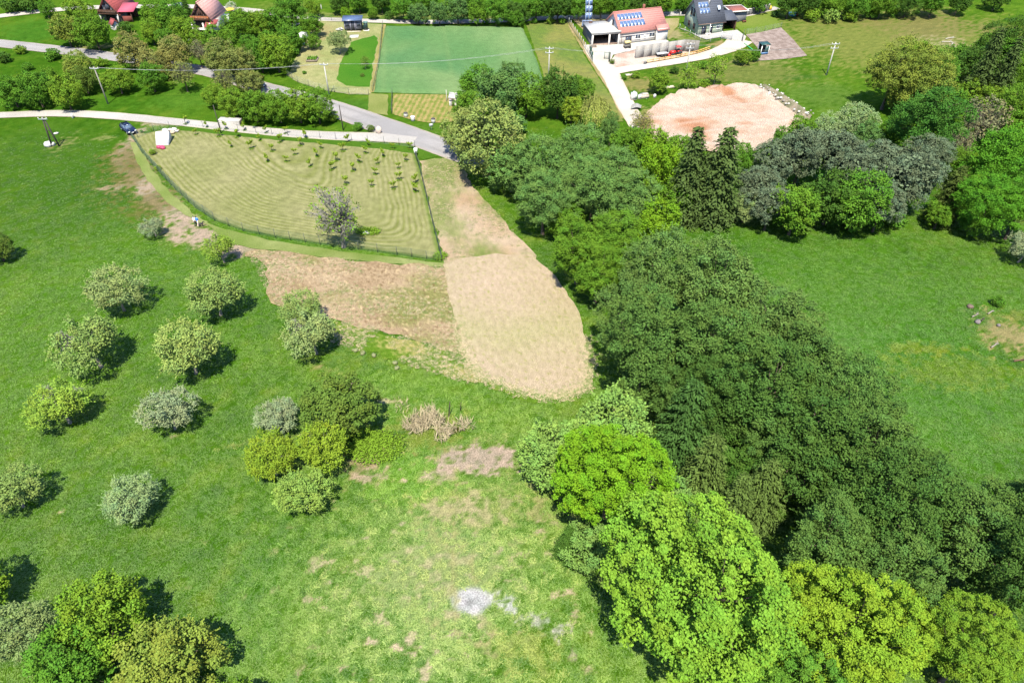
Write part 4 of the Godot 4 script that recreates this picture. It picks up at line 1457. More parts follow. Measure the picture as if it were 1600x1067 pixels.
	field("rubble_heap", rub, 0.3, 0.4, 0.06,
		func(x: float, z: float) -> Color: return mixc(Color8(182, 168, 146), Color8(138, 140, 108), 0.5 + n_fine.get_noise_2d(x, z) * 1.6), sand_m,
		func(x: float, z: float) -> float: return 1.3 * smoothstep(0.0, 2.0, dist_line(Vector2(x, z), rub_loop)) + 0.25 * n_fine.get_noise_2d(x, z))
	field("stone_garden", [Vector2(60.26, -188.48), Vector2(65.5, -190.37), Vector2(70.57, -193.1), Vector2(71.15, -184.26), Vector2(71.26, -178.19), Vector2(71.44, -173.66), Vector2(65.32, -172.11), Vector2(58.77, -171.52), Vector2(61.42, -176.48), Vector2(60.7, -182.37)], 0.15, 0.4, 0.03,
		func(x: float, z: float) -> Color: return mixc(Color8(206, 188, 178), Color8(170, 152, 142), 0.5 + n_fine.get_noise_2d(x, z) * 1.5 + n_mid.get_noise_2d(x, z) * 0.5), soil_m)
	field("construction_ground", [Vector2(30.63, -180.2), Vector2(43.07, -181.08), Vector2(46.73, -177.84), Vector2(50.19, -180.11), Vector2(49.45, -178.07), Vector2(40.24, -173.24), Vector2(32.24, -169.4), Vector2(27.01, -166.57), Vector2(23.96, -166.09), Vector2(23.12, -169.53), Vector2(25.03, -175.82)], 0.25, 0.4, 0.04,
		func(x: float, z: float) -> Color: return mixc(Color8(236, 218, 204), Color8(210, 176, 156), 0.35 + n_mid.get_noise_2d(x * 1.5, z * 1.5) * 1.5 + n_fine.get_noise_2d(x, z) * 0.4), sand_m)
	field("lawn", [Vector2(58.79, -194.96), Vector2(65.76, -204.67), Vector2(71.52, -206.45), Vector2(70.88, -193.59), Vector2(65.5, -190.37), Vector2(60.26, -188.48)], 0.15, 0.5, 0.03, func(x: float, z: float) -> Color: return mixc(Color8(128, 160, 64), Color8(150, 168, 82), 0.5 + n_mid.get_noise_2d(x, z)), crop_m)
	field("back_yard", [Vector2(16.5, -201.56), Vector2(45.49, -201.71), Vector2(44.25, -196.41), Vector2(39.39, -187.01), Vector2(28.73, -197.32), Vector2(18.56, -194.03)], 0.1, 0.5, 0.025, func(x: float, z: float) -> Color: return mixc(Color8(206, 190, 146), Color8(168, 168, 104), 0.35 + n_mid.get_noise_2d(x, z) * 1.2), soil_m)
	field("gravel_mound", [Vector2(24.6, -141.92), Vector2(25.29, -144.21), Vector2(26.45, -144.84), Vector2(27.2, -143.46), Vector2(26.71, -141.82)], 0.1, 0.25, 0.03, func(x: float, z: float) -> Color: return mixc(Color8(196, 194, 190), Color8(170, 168, 164), 0.5 + n_fine.get_noise_2d(x * 2.0, z)), sand_m,
		func(x: float, z: float) -> float: return 1.0 * exp(-Vector2(x, z).distance_squared_to(Vector2(25.92, -142.84)) / 1.6))


func build_roads() -> void:
	var asphalt := sheet_mat("worn asphalt", grain, 2.2, 0.62, 0.0)
	var concrete := sheet_mat("road concrete", grain, 2.6, 0.64, 0.0)
	var grey := func(x: float, z: float, u: float) -> Color:
		var f := n_fine.get_noise_2d(x, z)
		var c := mixc(Color8(190, 187, 186), Color8(172, 170, 170), 0.4 + n_mid.get_noise_2d(x, z) * 1.4 + f * 0.4)
		c = mixc(c, Color8(150, 148, 146), 0.5 * exp(-pow((absf(u) - 0.5) * 6.0, 2.0)) * clampf(0.5 + n_mid.get_noise_2d(x * 0.7, z * 0.7 + 9.0) * 2.0, 0.0, 1.0))
		return mixc(c, Color8(190, 176, 150), smoothstep(0.86, 1.0, absf(u)) * 0.6)
	var pale := func(x: float, z: float, u: float) -> Color:
		var f := n_fine.get_noise_2d(x, z)
		var c := mixc(Color8(214, 210, 202), Color8(198, 194, 188), 0.4 + n_mid.get_noise_2d(x, z) * 1.3 + f * 0.4)
		return mixc(c, Color8(190, 180, 140), smoothstep(0.82, 1.0, absf(u)) * 0.7)
	var chalk := func(x: float, z: float, u: float) -> Color:
		var c := mixc(Color8(238, 230, 218), Color8(222, 210, 194), 0.4 + n_mid.get_noise_2d(x, z) * 1.4)
		return mixc(c, Color8(206, 190, 160), smoothstep(0.8, 1.0, absf(u)) * 0.6)
	ribbon("road", [Vector2(-179.19, -195.3), Vector2(-155.75, -190.01), Vector2(-137.51, -186.43), Vector2(-122.56, -182.7), Vector2(-109.19, -178.46), Vector2(-96.09, -173.85), Vector2(-83.6, -169.52), Vector2(-69.78, -164.2), Vector2(-55.61, -155.47), Vector2(-45.8, -149.87), Vector2(-36.27, -143.37), Vector2(-28.64, -137.42), Vector2(-21.48, -131.94), Vector2(-14.7, -126.45), Vector2(-9.55, -122.15), Vector2(-4.68, -118.86)], [4.6, 4.6, 4.6, 4.6, 5.2, 6.4, 6.0], 0.07, grey, asphalt)
	ribbon("road", [Vector2(-134.29, -132.9), Vector2(-120.72, -135.47), Vector2(-110.08, -139.01), Vector2(-102.95, -140.27), Vector2(-95.36, -140.93), Vector2(-87.12, -140.32), Vector2(-78.61, -138.9), Vector2(-70.2, -137.31), Vector2(-62.02, -135.95), Vector2(-51.18, -133.89), Vector2(-41.92, -132.45), Vector2(-32.77, -131.12), Vector2(-25.04, -130.13), Vector2(-18.63, -128.93)], [3.1, 3.2, 3.2, 3.2, 3.4, 4.2], 0.075, pale, concrete)
	ribbon("road", [Vector2(-163.06, -186.24), Vector2(-154.34, -193.04), Vector2(-144.29, -201.86), Vector2(-135.8, -205.72), Vector2(-128.77, -207.75), Vector2(-119.67, -209.38), Vector2(-107.72, -210.71), Vector2(-93.65, -211.42), Vector2(-80.27, -208.99), Vector2(-70.52, -206.1), Vector2(-55, -199.7), Vector2(-44.5, -198.53), Vector2(-34.25, -198.4), Vector2(-17.15, -198.59), Vector2(0, -199.97), Vector2(13.96, -202.82), Vector2(28.04, -203.85), Vector2(45.68, -204.93)], [3.0, 3.0, 3.0, 3.0], 0.07, pale, concrete)
	ribbon("lane", [Vector2(44.74, -204.55), Vector2(52.57, -204.4), Vector2(62.63, -202.57), Vector2(69.88, -206.93), Vector2(74.07, -209.25)], [2.6, 2.4], 0.06, pale, concrete)
	ribbon("driveway", [Vector2(20.32, -182.9), Vector2(20.71, -176.55), Vector2(21.68, -170.39), Vector2(22.64, -163.57), Vector2(23.15, -156.27), Vector2(23.69, -148.79), Vector2(24.38, -141.28), Vector2(25.4, -133.19)], [5.0, 4.6, 4.2, 4.0, 3.8], 0.08, chalk, concrete)
	ribbon("driveway", [Vector2(22.24, -163.99), Vector2(26.98, -166.35), Vector2(32.14, -168.73), Vector2(40.09, -172.35), Vector2(46.93, -175.7), Vector2(51.94, -178.69), Vector2(55.85, -182.05), Vector2(58.18, -185.19)], [3.8, 3.6, 3.6, 4.4, 6.5], 0.085, chalk, concrete)
	field("concrete_yard", [Vector2(19.63, -182.4), Vector2(27.01, -183.5), Vector2(39.13, -187.47), Vector2(40.14, -185.64), Vector2(30.57, -179.74), Vector2(24.72, -175.8), Vector2(23.32, -169.97), Vector2(24.06, -164.4), Vector2(21.43, -167.8), Vector2(19.77, -176.52)], 0.05, 0.5, 0.1, func(x: float, z: float) -> Color: return chalk.call(x, z, 0.0), concrete)
	field("concrete_yard", [Vector2(43.7, -195.12), Vector2(46.45, -191.73), Vector2(48.08, -188.05), Vector2(49.66, -186.15), Vector2(53.66, -187.42), Vector2(58.57, -183.44), Vector2(59.95, -187.18), Vector2(58.73, -191.75), Vector2(54.39, -190.84), Vector2(48.24, -188.91), Vector2(45.45, -193.61)], 0.05, 0.5, 0.1, func(x: float, z: float) -> Color: return mixc(pale.call(x, z, 0.0), Color8(220, 216, 212), 0.5), concrete)


func build_houses() -> void:
	var white := mat("white render", 232, 228, 222)
	var mint := mat("pale mint render", 190, 205, 180)
	var red_tile := mat("salmon roof tile", 196, 132, 122)
	var dark_tile := mat("slate grey roof tile", 74, 80, 92)
	var frame := mat("white frame", 225, 225, 222, 0.5, 0.0, false)
	var brown := mat("brown timber", 92, 62, 46)
	var grey := mat("grey render", 128, 130, 134)
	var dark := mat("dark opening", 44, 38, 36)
	# long white house, red roof with solar panels
	var a := Vector2(27.2, -183.74)
	var b := Vector2(39.37, -187.9)
	var L := a.distance_to(b)
	var o := thing("white_house", "long white house with salmon red tiled roof and rows of solar panels", "house", on(a), base_turn(a, b))
	gable(o, L, 9.0, 2.9, 6.3, 0.35, white, red_tile)
	# the far end stands a little forward under the same slope
	put("bay_wall", Buf.new().box(Vector3(L - 1.5, 1.0, 0.55), Vector3(3.0, 4.0, 1.1)), white, o)
	put("bay_roof", Buf.new().slab(Vector3(L - 3.1, 2.72, 1.45), Vector3(L - 3.1, 3.7, -0.1), Vector3(L + 0.35, 3.7, -0.1), Vector3(L + 0.35, 2.72, 1.45), 0.14), red_tile, o)
	window(o, Vector3(2.4, 0.75, 0.0), 1.7, 2.0, Vector3.BACK, brown, "door")
	window(o, Vector3(5.0, 1.35, 0.0), 1.5, 1.1, Vector3.BACK, frame)
	window(o, Vector3(7.0, 1.3, 0.0), 0.4, 1.0, Vector3.BACK, frame)
	window(o, Vector3(9.0, 1.4, 0.0), 1.7, 1.1, Vector3.BACK, frame)
	window(o, Vector3(0.0, 4.0, -4.5), 0.8, 1.3, Vector3.LEFT, brown)
	var up := Vector3(0, 3.4, -4.5).normalized()
	for k in 2:
		solar(o, Vector3(0.35 + 0.15 * k, 3.25, -0.25) + up * (2.85 - 2.05 * k), Vector3(0.98, 0, 0), up * 1.75, 7, 1)
	put("skylight", Buf.new().box(Vector3(8.3, 5.0, -2.75), Vector3(0.75, 0.12, 1.1), Basis(Vector3.RIGHT, 0.646)), mat("dark glass", 58, 66, 78, 0.08, 0.0, false), o)
	put("chimney", Buf.new().box(Vector3(8.6, 6.6, -5.2), Vector3(0.55, 1.5, 0.55)), mat("brick", 140, 84, 66), o)
	put("downpipe", Buf.new().tube(Vector3(0.4, 0, 0.1), Vector3(0.4, 2.8, 0.1), 0.05, 0.05, 6), mat("gutter metal", 120, 100, 92, 0.5, 0.3, false), o)
	# flat roofed double garage against its left end
	var ga := Vector2(19.95, -182.42)
	var gb := Vector2(27.04, -183.73)
	L = ga.distance_to(gb)
	o = thing("garage", "flat roofed open double garage joined to the white house", "garage", on(ga), base_turn(ga, gb))
	put("side_wall", Buf.new().box(Vector3(0.15, 0.9, -4.2), Vector3(0.3, 3.9, 8.4)), mat("grey block wall", 112, 112, 114), o)
	put("back_wall", Buf.new().box(Vector3(L / 2, 0.9, -8.2), Vector3(L - 0.6, 3.9, 0.3)), grey, o)
	put("end_wall", Buf.new().box(Vector3(L - 0.15, 0.9, -4.2), Vector3(0.3, 3.9, 8.4)), grey, o)
	for x in [0.16, L * 0.63, L - 0.2]:
		put("pillar", Buf.new().box(Vector3(x, 0.8, 0.17), Vector3(0.4, 3.6, 0.3)), white, o)
	put("lintel", Buf.new().box(Vector3(L / 2, 2.85, 0.2), Vector3(L + 0.3, 0.5, 0.34)), white, o)
	put("roof", Buf.new().box(Vector3(L / 2, 3.05, -4.0), Vector3(L + 0.5, 0.25, 8.9)), mat("pale roof sheet", 196, 196, 192), o)
	put("roof_edge", Buf.new().box(Vector3(L / 2, 3.24, -8.35), Vector3(L + 0.4, 0.14, 0.18)), mat("dark trim", 70, 66, 64), o)
	put("vent", Buf.new().box(Vector3(1.6, 3.28, -7.4), Vector3(0.9, 0.2, 0.5)), mat("rust", 110, 76, 60), o)
	put("floor_slab", Buf.new().box(Vector3(L / 2, 0.02, -4.0), Vector3(L - 0.6, 0.12, 7.8)), mat("garage floor", 150, 126, 112), o)
	put("shelving", Buf.new().box(Vector3(L * 0.8, 0.9, -6.5), Vector3(1.6, 1.8, 0.6)), brown, o)
	# tracker with its column of panels, and the low row in front
	var tp := Vector2(20.11, -196.52)
	o = thing("solar_tracker", "tall solar tracker with two columns of blue panels behind the garage", "solar tracker", on(tp), 0.05)
	put("post", Buf.new().tube(Vector3(0.2, -0.3, -0.5), Vector3(0.2, 3.0, -0.5), 0.15, 0.12, 8), mat("galvanised steel", 168, 172, 175, 0.5, 0.5, false), o)
	solar(o, Vector3(-0.75, 1.7, 0.0), Vector3(0.92, 0, 0), Vector3(0, 1.62, -0.42), 2, 3)
	put("rail", Buf.new().tube(Vector3(0.2, 1.6, -0.12), Vector3(0.2, 6.5, -1.4), 0.06, 0.06, 5), mat("galvanised steel", 168, 172, 175, 0.5, 0.5, false), o)
	o = thing("solar_rack", "low rack of three blue solar panels at the foot of the tall tracker", "solar rack", on(tp) + Vector3(-0.1, 0, 0.9), -0.12)
	solar(o, Vector3(-1.5, 0.35, 0.3), Vector3(0.9, 0, 0), Vector3(0, 1.35, -0.75), 3, 1)
	put("stand", Buf.new().box(Vector3(-0.2, 0.15, 0.0), Vector3(2.9, 0.5, 0.5)), mat("dark trim", 70, 66, 64), o)

	# mint green house under a slate grey roof
	a = Vector2(48, -189.37)
	b = Vector2(54.64, -191.26)
	L = a.distance_to(b)
	o = thing("green_house", "pale green house with steep slate grey roof and chimney", "house", on(a), base_turn(a, b))
	gable(o, L, 8.0, 3.3, 7.6, 0.5, mint, dark_tile)
	window(o, Vector3(1.6, 1.1, 0.0), 1.3, 2.0, Vector3.BACK, brown, "door")
	window(o, Vector3(3.6, 1.1, 0.0), 0.9, 2.0, Vector3.BACK, brown, "door")
	window(o, Vector3(5.6, 1.6, 0.0), 1.0, 1.0, Vector3.BACK, frame)
	for z in [-2.4, -5.2]:
		window(o, Vector3(0.0, 1.5, z), 1.0, 1.4, Vector3.LEFT, brown)
	for z in [-3.3, -4.7]:
		window(o, Vector3(0.0, 4.7, z), 0.9, 1.8, Vector3.LEFT, brown)
	up = Vector3(0, 4.3, -4.0).normalized()
	for k in 2:
		solar(o, Vector3(0.5 + 0.1 * k, 3.46, 0.0) + up * (3.4 - 1.6 * k), Vector3(0.95, 0, 0), up * 1.45, 3, 1)
	put("skylight", Buf.new().box(Vector3(5.8, 5.9, -1.45), Vector3(0.7, 0.12, 1.1), Basis(Vector3.RIGHT, 0.82)), mat("pale glass", 190, 205, 215, 0.08, 0.0, false), o)
	put("chimney", Buf.new().box(Vector3(3.7, 7.6, -3.2), Vector3(0.55, 2.2, 0.55)), white, o)
	put("bench", Buf.new().box(Vector3(2.6, 0.3, 0.7), Vector3(1.4, 0.5, 0.5)), white, o)
	# porch roof carried down over the entrance, at its right half the wall steps back
	put("porch_post", Buf.new().tube(Vector3(2.6, -0.2, 1.2), Vector3(2.6, 2.9, 1.2), 0.1, 0.1, 6), white, o)
	put("plinth", Buf.new().box(Vector3(L / 2, -0.1, 0.06), Vector3(L, 0.6, 0.12)), grey, o)
	# carport at its right end
	var ca := Vector2(54.74, -191.69)
	var cb := Vector2(58.34, -192.24)
	var cl := ca.distance_to(cb)
	o = thing("carport", "dark roofed carport at the right end of the pale green house", "carport", on(ca), base_turn(ca, cb))
	put("roof", Buf.new().slab(Vector3(0, 2.7, 0.3), Vector3(0, 3.6, -5.0), Vector3(cl + 0.3, 3.6, -5.0), Vector3(cl + 0.3, 2.7, 0.3), 0.2), dark_tile, o)
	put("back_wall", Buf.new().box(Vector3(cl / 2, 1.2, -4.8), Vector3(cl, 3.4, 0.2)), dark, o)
	for x in [0.2, cl - 0.15]:
		put("post", Buf.new().box(Vector3(x, 1.1, 0.0), Vector3(0.18, 3.1, 0.18)), brown, o)
	put("side_wall", Buf.new().box(Vector3(cl - 0.15, 1.1, -2.5), Vector3(0.14, 3.1, 4.5)), brown, o)
	# shed with a flat rust coloured roof
	a = Vector2(57.98, -197.36)
	b = Vector2(62.41, -198.09)
	L = a.distance_to(b)
	o = thing("garden_shed", "grey shed with flat rust red roof behind the carport", "shed", on(a), base_turn(a, b))
	put("front_wall", Buf.new().box(Vector3(L / 2, 0.9, -0.1), Vector3(L, 3.4, 0.2)), grey, o)
	put("back_wall", Buf.new().box(Vector3(L / 2, 0.9, -4.4), Vector3(L, 3.4, 0.2)), grey, o)
	for x in [0.1, L - 0.1]:
		put("side_wall", Buf.new().box(Vector3(x, 0.9, -2.25), Vector3(0.2, 3.4, 4.1)), grey, o)
	put("roof", Buf.new().box(Vector3(L / 2, 2.75, -2.2), Vector3(L + 0.3, 0.22, 5.0)), mat("rust red felt", 142, 84, 72), o)
	for q in [[Vector3(L / 2, 2.78, 0.4), Vector3(L + 0.6, 0.3, 0.16)], [Vector3(L / 2, 2.78, -4.8), Vector3(L + 0.6, 0.3, 0.16)], [Vector3(-0.24, 2.78, -2.2), Vector3(0.16, 0.3, 5.0)], [Vector3(L + 0.24, 2.78, -2.2), Vector3(0.16, 0.3, 5.0)]]:
		put("fascia", Buf.new().box(q[0], q[1]), white, o)
	window(o, Vector3(1.0, 1.5, 0.0), 0.7, 0.9, Vector3.BACK, brown)
	window(o, Vector3(0.0, 1.2, -1.6), 0.9, 1.6, Vector3.LEFT, brown, "door")

	# the two cottages, gables to the front
	cottage(Vector2(-110.38, -199.92), Vector2(-105.12, -199.27), 2.4, 5.9, "cottage with dark red roof and grey white gable, left of the pair", mat("dark red roof sheet", 150, 66, 66), grey, true)
	cottage(Vector2(-82.13, -190.55), Vector2(-77.14, -190.08), 4.0, 7.6, "cottage with faded pink roof and orange brown timber balcony, right of the pair", mat("faded pink roof tile", 198, 150, 144), white, false)
	# annex with the pink red roof
	a = Vector2(-104.68, -199.04)
	b = Vector2(-101.8, -199.1)
	L = a.distance_to(b)
	o = thing("annex", "open annex with bright pink red sloping roof beside the left cottage", "annex", on(a), base_turn(a, b))
	put("roof", Buf.new().slab(Vector3(-0.3, 2.7, 0.5), Vector3(-0.3, 3.7, -4.2), Vector3(L + 1.0, 3.7, -4.2), Vector3(L + 1.0, 2.7, 0.5), 0.14), mat("pink red roof sheet", 196, 84, 108), o)
	put("plank_front", Buf.new().box(Vector3(L / 2 + 0.1, 0.6, 0.0), Vector3(L * 0.8, 1.7, 0.12)), mat("red brown timber", 120, 58, 46), o)
	put("back_wall", Buf.new().box(Vector3(L / 2, 1.3, -4.0), Vector3(L, 3.6, 0.15)), brown, o)
	for x in [0.05, L]:
		put("post", Buf.new().box(Vector3(x, 1.0, 0.1), Vector3(0.16, 3.3, 0.16)), brown, o)
	# little shelter with a red roof among the bushes
	o = thing("garden_shelter", "tiny red roofed shelter among bushes below the left cottage", "shelter", on(Vector2(-104.39, -192.89)), 0.9)
	gable(o, 1.7, 1.5, 1.5, 2.3, 0.25, mat("white render", 232, 228, 222), mat("dark red roof sheet", 150, 66, 66), false)
	# dark cabin
	a = Vector2(-43.38, -190.2)
	b = Vector2(-38.81, -190.53)
	L = a.distance_to(b)
	o = thing("cabin", "small dark framed cabin with lilac grey panels and slate roof", "cabin", on(a), base_turn(a, b))
	var lilac := mat("lilac grey panel", 146, 146, 162)
	var navy := mat("anthracite trim", 52, 56, 66, 0.7)
	put("wall", Buf.new().box(Vector3(L / 2, 1.25, -1.2), Vector3(L - 0.1, 2.7, 2.3)), navy, o)
	for q in [[0.85, 1.35], [L - 0.85, 1.35]]:
		put("panel", Buf.new().box(Vector3(q[0], 1.35, 0.0), Vector3(1.4, 2.0, 0.1)), lilac, o)
		window(o, Vector3(q[0], 1.55, 0.06), 1.0, 0.95, Vector3.BACK, navy)
	for x in [L * 0.38, L * 0.62]:
		put("post", Buf.new().box(Vector3(x, 1.25, 0.04), Vector3(0.25, 2.5, 0.12)), lilac, o)
	put("door", Buf.new().box(Vector3(L / 2, 1.1, 0.0), Vector3(0.95, 2.2, 0.12)), mat("door anthracite", 62, 66, 76, 0.5), o)
	put("roof", Buf.new().slab(Vector3(-0.25, 2.62, 0.45), Vector3(-0.25, 2.95, -2.8), Vector3(L + 0.25, 2.95, -2.8), Vector3(L + 0.25, 2.62, 0.45), 0.16), mat("slate blue roof sheet", 84, 104, 140, 0.4), o)
	var ribs := Buf.new()
	for k in 12:
		ribs.tube(Vector3(L * k / 11.0, 2.65, 0.44), Vector3(L * k / 11.0, 2.98, -2.79), 0.035, 0.035, 4)
	put("roof_ribs", ribs, mat("slate blue roof sheet", 84, 104, 140, 0.4), o)
	put("deck", Buf.new().box(Vector3(L / 2 + 0.1, 0.02, 0.75), Vector3(3.6, 0.1, 0.5)), mat("pale timber", 214, 202, 178), o)
	o = thing("water_tank", "tall dark green water tank on a pale base beside the cabin", "water tank", on(Vector2(-37.91, -191.1)), 0.0)
	put("body", Buf.new().box(Vector3(0, 1.0, 0), Vector3(0.95, 1.9, 0.8)), mat("dark green plastic", 36, 62, 60, 0.4), o)
	put("lid", Buf.new().box(Vector3(0, 2.0, 0), Vector3(1.1, 0.12, 0.95)), mat("teal plastic", 96, 140, 130, 0.4), o)
	put("base", Buf.new().box(Vector3(0.1, 0.04, 0.15), Vector3(1.4, 0.16, 1.2)), mat("white concrete", 220, 216, 208), o)
	single("patio_slab", Buf.new().box(Vector3(0, 0.06, 0), Vector3(2.2, 0.18, 1.9)), mat("white concrete", 220, 216, 208), on(Vector2(-40.24, -186.2)), 0.05, "white square slab on the bare ground before the cabin", "slab")
	o = thing("building_debris", "heap of pale sheets at the left wall of the dark cabin", "debris heap", on(Vector2(-44.61, -190.62)))
	for k in 7:
		put("sheet", Buf.new().box(Vector3(rng.randf_range(-0.8, 0.8), 0.1 + 0.06 * k, rng.randf_range(-0.4, 0.4)), Vector3(1.1, 0.05, 0.6), Basis.from_euler(Vector3(rng.randf_range(-0.3, 0.3), rng.randf() * 3.0, rng.randf_range(-0.3, 0.3)))), mat("bleached board", 206, 206, 198), o)
	# white hut at the top left of the mown field
	a = Vector2(-68.01, -126.37)
	b = Vector2(-65.84, -126.43)
	o = thing("field_hut", "small white hut with beige back slope in the mown field corner", "hut", on(a), base_turn(a, b) + 0.12)
	L = a.distance_to(b)
	var sheet := mat("white tarpaulin", 236, 236, 240, 0.6)
	for u in [0.0, L - 0.1]:
		var hb := Buf.new()
		extrude(hb, [Vector3(u, -0.2, 0.2), Vector3(u, 0.3, 0.2), Vector3(u, 1.9, -1.7), Vector3(u, 1.5, -2.9), Vector3(u, -0.2, -2.9)], Vector3(0.1, 0, 0))
		put("end_wall", hb, sheet, o)
	put("front_slope", Buf.new().slab(Vector3(-0.1, 0.28, 0.25), Vector3(-0.1, 1.98, -1.72), Vector3(L + 0.1, 1.98, -1.72), Vector3(L + 0.1, 0.28, 0.25), 0.08), sheet, o)
	put("back_slope", Buf.new().slab(Vector3(-0.1, 1.98, -1.75), Vector3(-0.1, 1.52, -3.1), Vector3(L + 0.1, 1.52, -3.1), Vector3(L + 0.1, 1.98, -1.75), 0.08), mat("beige felt", 190, 172, 148), o)
	put("front_board", Buf.new().box(Vector3(L / 2, 0.05, 0.2), Vector3(L - 0.1, 0.45, 0.08)), sheet, o)


func cottage(a: Vector2, b: Vector2, h: float, top: float, label: String, roof_m: Material, wall_m: Material, plain_front: bool) -> void:
	var L := a.distance_to(b)
	var o := thing("cottage", label, "house", on(a), base_turn(a, b))
	var brown := mat("brown timber", 92, 62, 46)
	var orange := mat("orange brown timber", 176, 106, 62)
	var white := mat("white render", 232, 228, 222)
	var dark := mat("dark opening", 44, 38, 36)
	gable(o, L, 8.0, h, top, 0.6, wall_m, roof_m, false)
	var sl := (top - h) / (L / 2)
	for k in 2:
		var e := Vector3(-0.65, h - sl * 0.65 + 0.2, 0.64) if k == 0 else Vector3(L + 0.65, h - sl * 0.65 + 0.2, 0.64)
		var t := Vector3(L / 2, top + 0.2, 0.64)
		put("barge_board", Buf.new().slab(e, t, t - Vector3(0, 0.32, 0), e - Vector3(0, 0.32, 0), 0.08), brown, o)
	var floor_y := h - 0.35
	put("balcony_floor", Buf.new().box(Vector3(L / 2, floor_y, 0.5), Vector3(L - 0.1, 0.18, 1.0)), brown, o)
	var n := 12
	for k in n:
		put("balcony_board", Buf.new().box(Vector3(0.25 + (L - 0.5) * k / (n - 1.0), floor_y + 0.52, 0.95), Vector3((L - 0.5) / n * 0.86, 0.85, 0.06)), brown if plain_front else orange, o)
	put("handrail", Buf.new().box(Vector3(L / 2, floor_y + 1.0, 0.95), Vector3(L - 0.1, 0.09, 0.12)), brown, o)
	window(o, Vector3(L / 2, floor_y + 1.5, 0.0), 1.5, 1.7, Vector3.BACK, brown, "balcony_door")
	if plain_front:
		for s in [-1, 1]:
			put("shutter", Buf.new().box(Vector3(L / 2 + s * 1.15, floor_y + 1.4, 0.06), Vector3(0.35, 1.3, 0.08)), white, o)
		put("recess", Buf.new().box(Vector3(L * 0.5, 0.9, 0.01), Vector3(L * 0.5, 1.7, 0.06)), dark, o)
		for x in [0.15, L - 0.2]:
			put("corner_pillar", Buf.new().box(Vector3(x, 0.8, 0.6), Vector3(0.35, 2.3, 0.3)), white, o)
	else:
		for k in 9:
			var x := 0.35 + (L - 0.7) * k / 8.0
			var y1 := h + sl * minf(x, L - x) - 0.25
			if y1 > h + 0.1:
				put("gable_board", Buf.new().box(Vector3(x, (h + y1) / 2, 0.03), Vector3((L - 0.7) / 8.0 * 0.92, y1 - h, 0.05)), brown, o)
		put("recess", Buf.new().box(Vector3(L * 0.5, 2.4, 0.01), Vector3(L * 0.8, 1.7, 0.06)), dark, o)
		put("cellar_door", Buf.new().box(Vector3(L * 0.35, 0.5, 0.05), Vector3(1.4, 1.6, 0.1)), brown, o)
		put("terrace", Buf.new().box(Vector3(L * 0.5, 1.4, 0.7), Vector3(L * 0.95, 0.25, 1.4)), white, o)
		for x in [0.15, L * 0.62, L - 0.1]:
			put("pillar", Buf.new().box(Vector3(x, 1.3, 1.2), Vector3(0.28, 3.4, 0.28)), white, o)
		put("awning", Buf.new().slab(Vector3(L * 0.75, 2.3, 2.4), Vector3(L * 0.75, 3.5, 0.1), Vector3(L + 1.7, 3.5, -0.6), Vector3(L + 1.5, 2.7, 0.9), 0.1), mat("dark red roof sheet", 150, 66, 66), o)
		put("path_slab", Buf.new().box(Vector3(L * 0.12, -0.05, 3.2), Vector3(0.9, 0.2, 4.6)), mat("pale timber", 214, 202, 178), o)


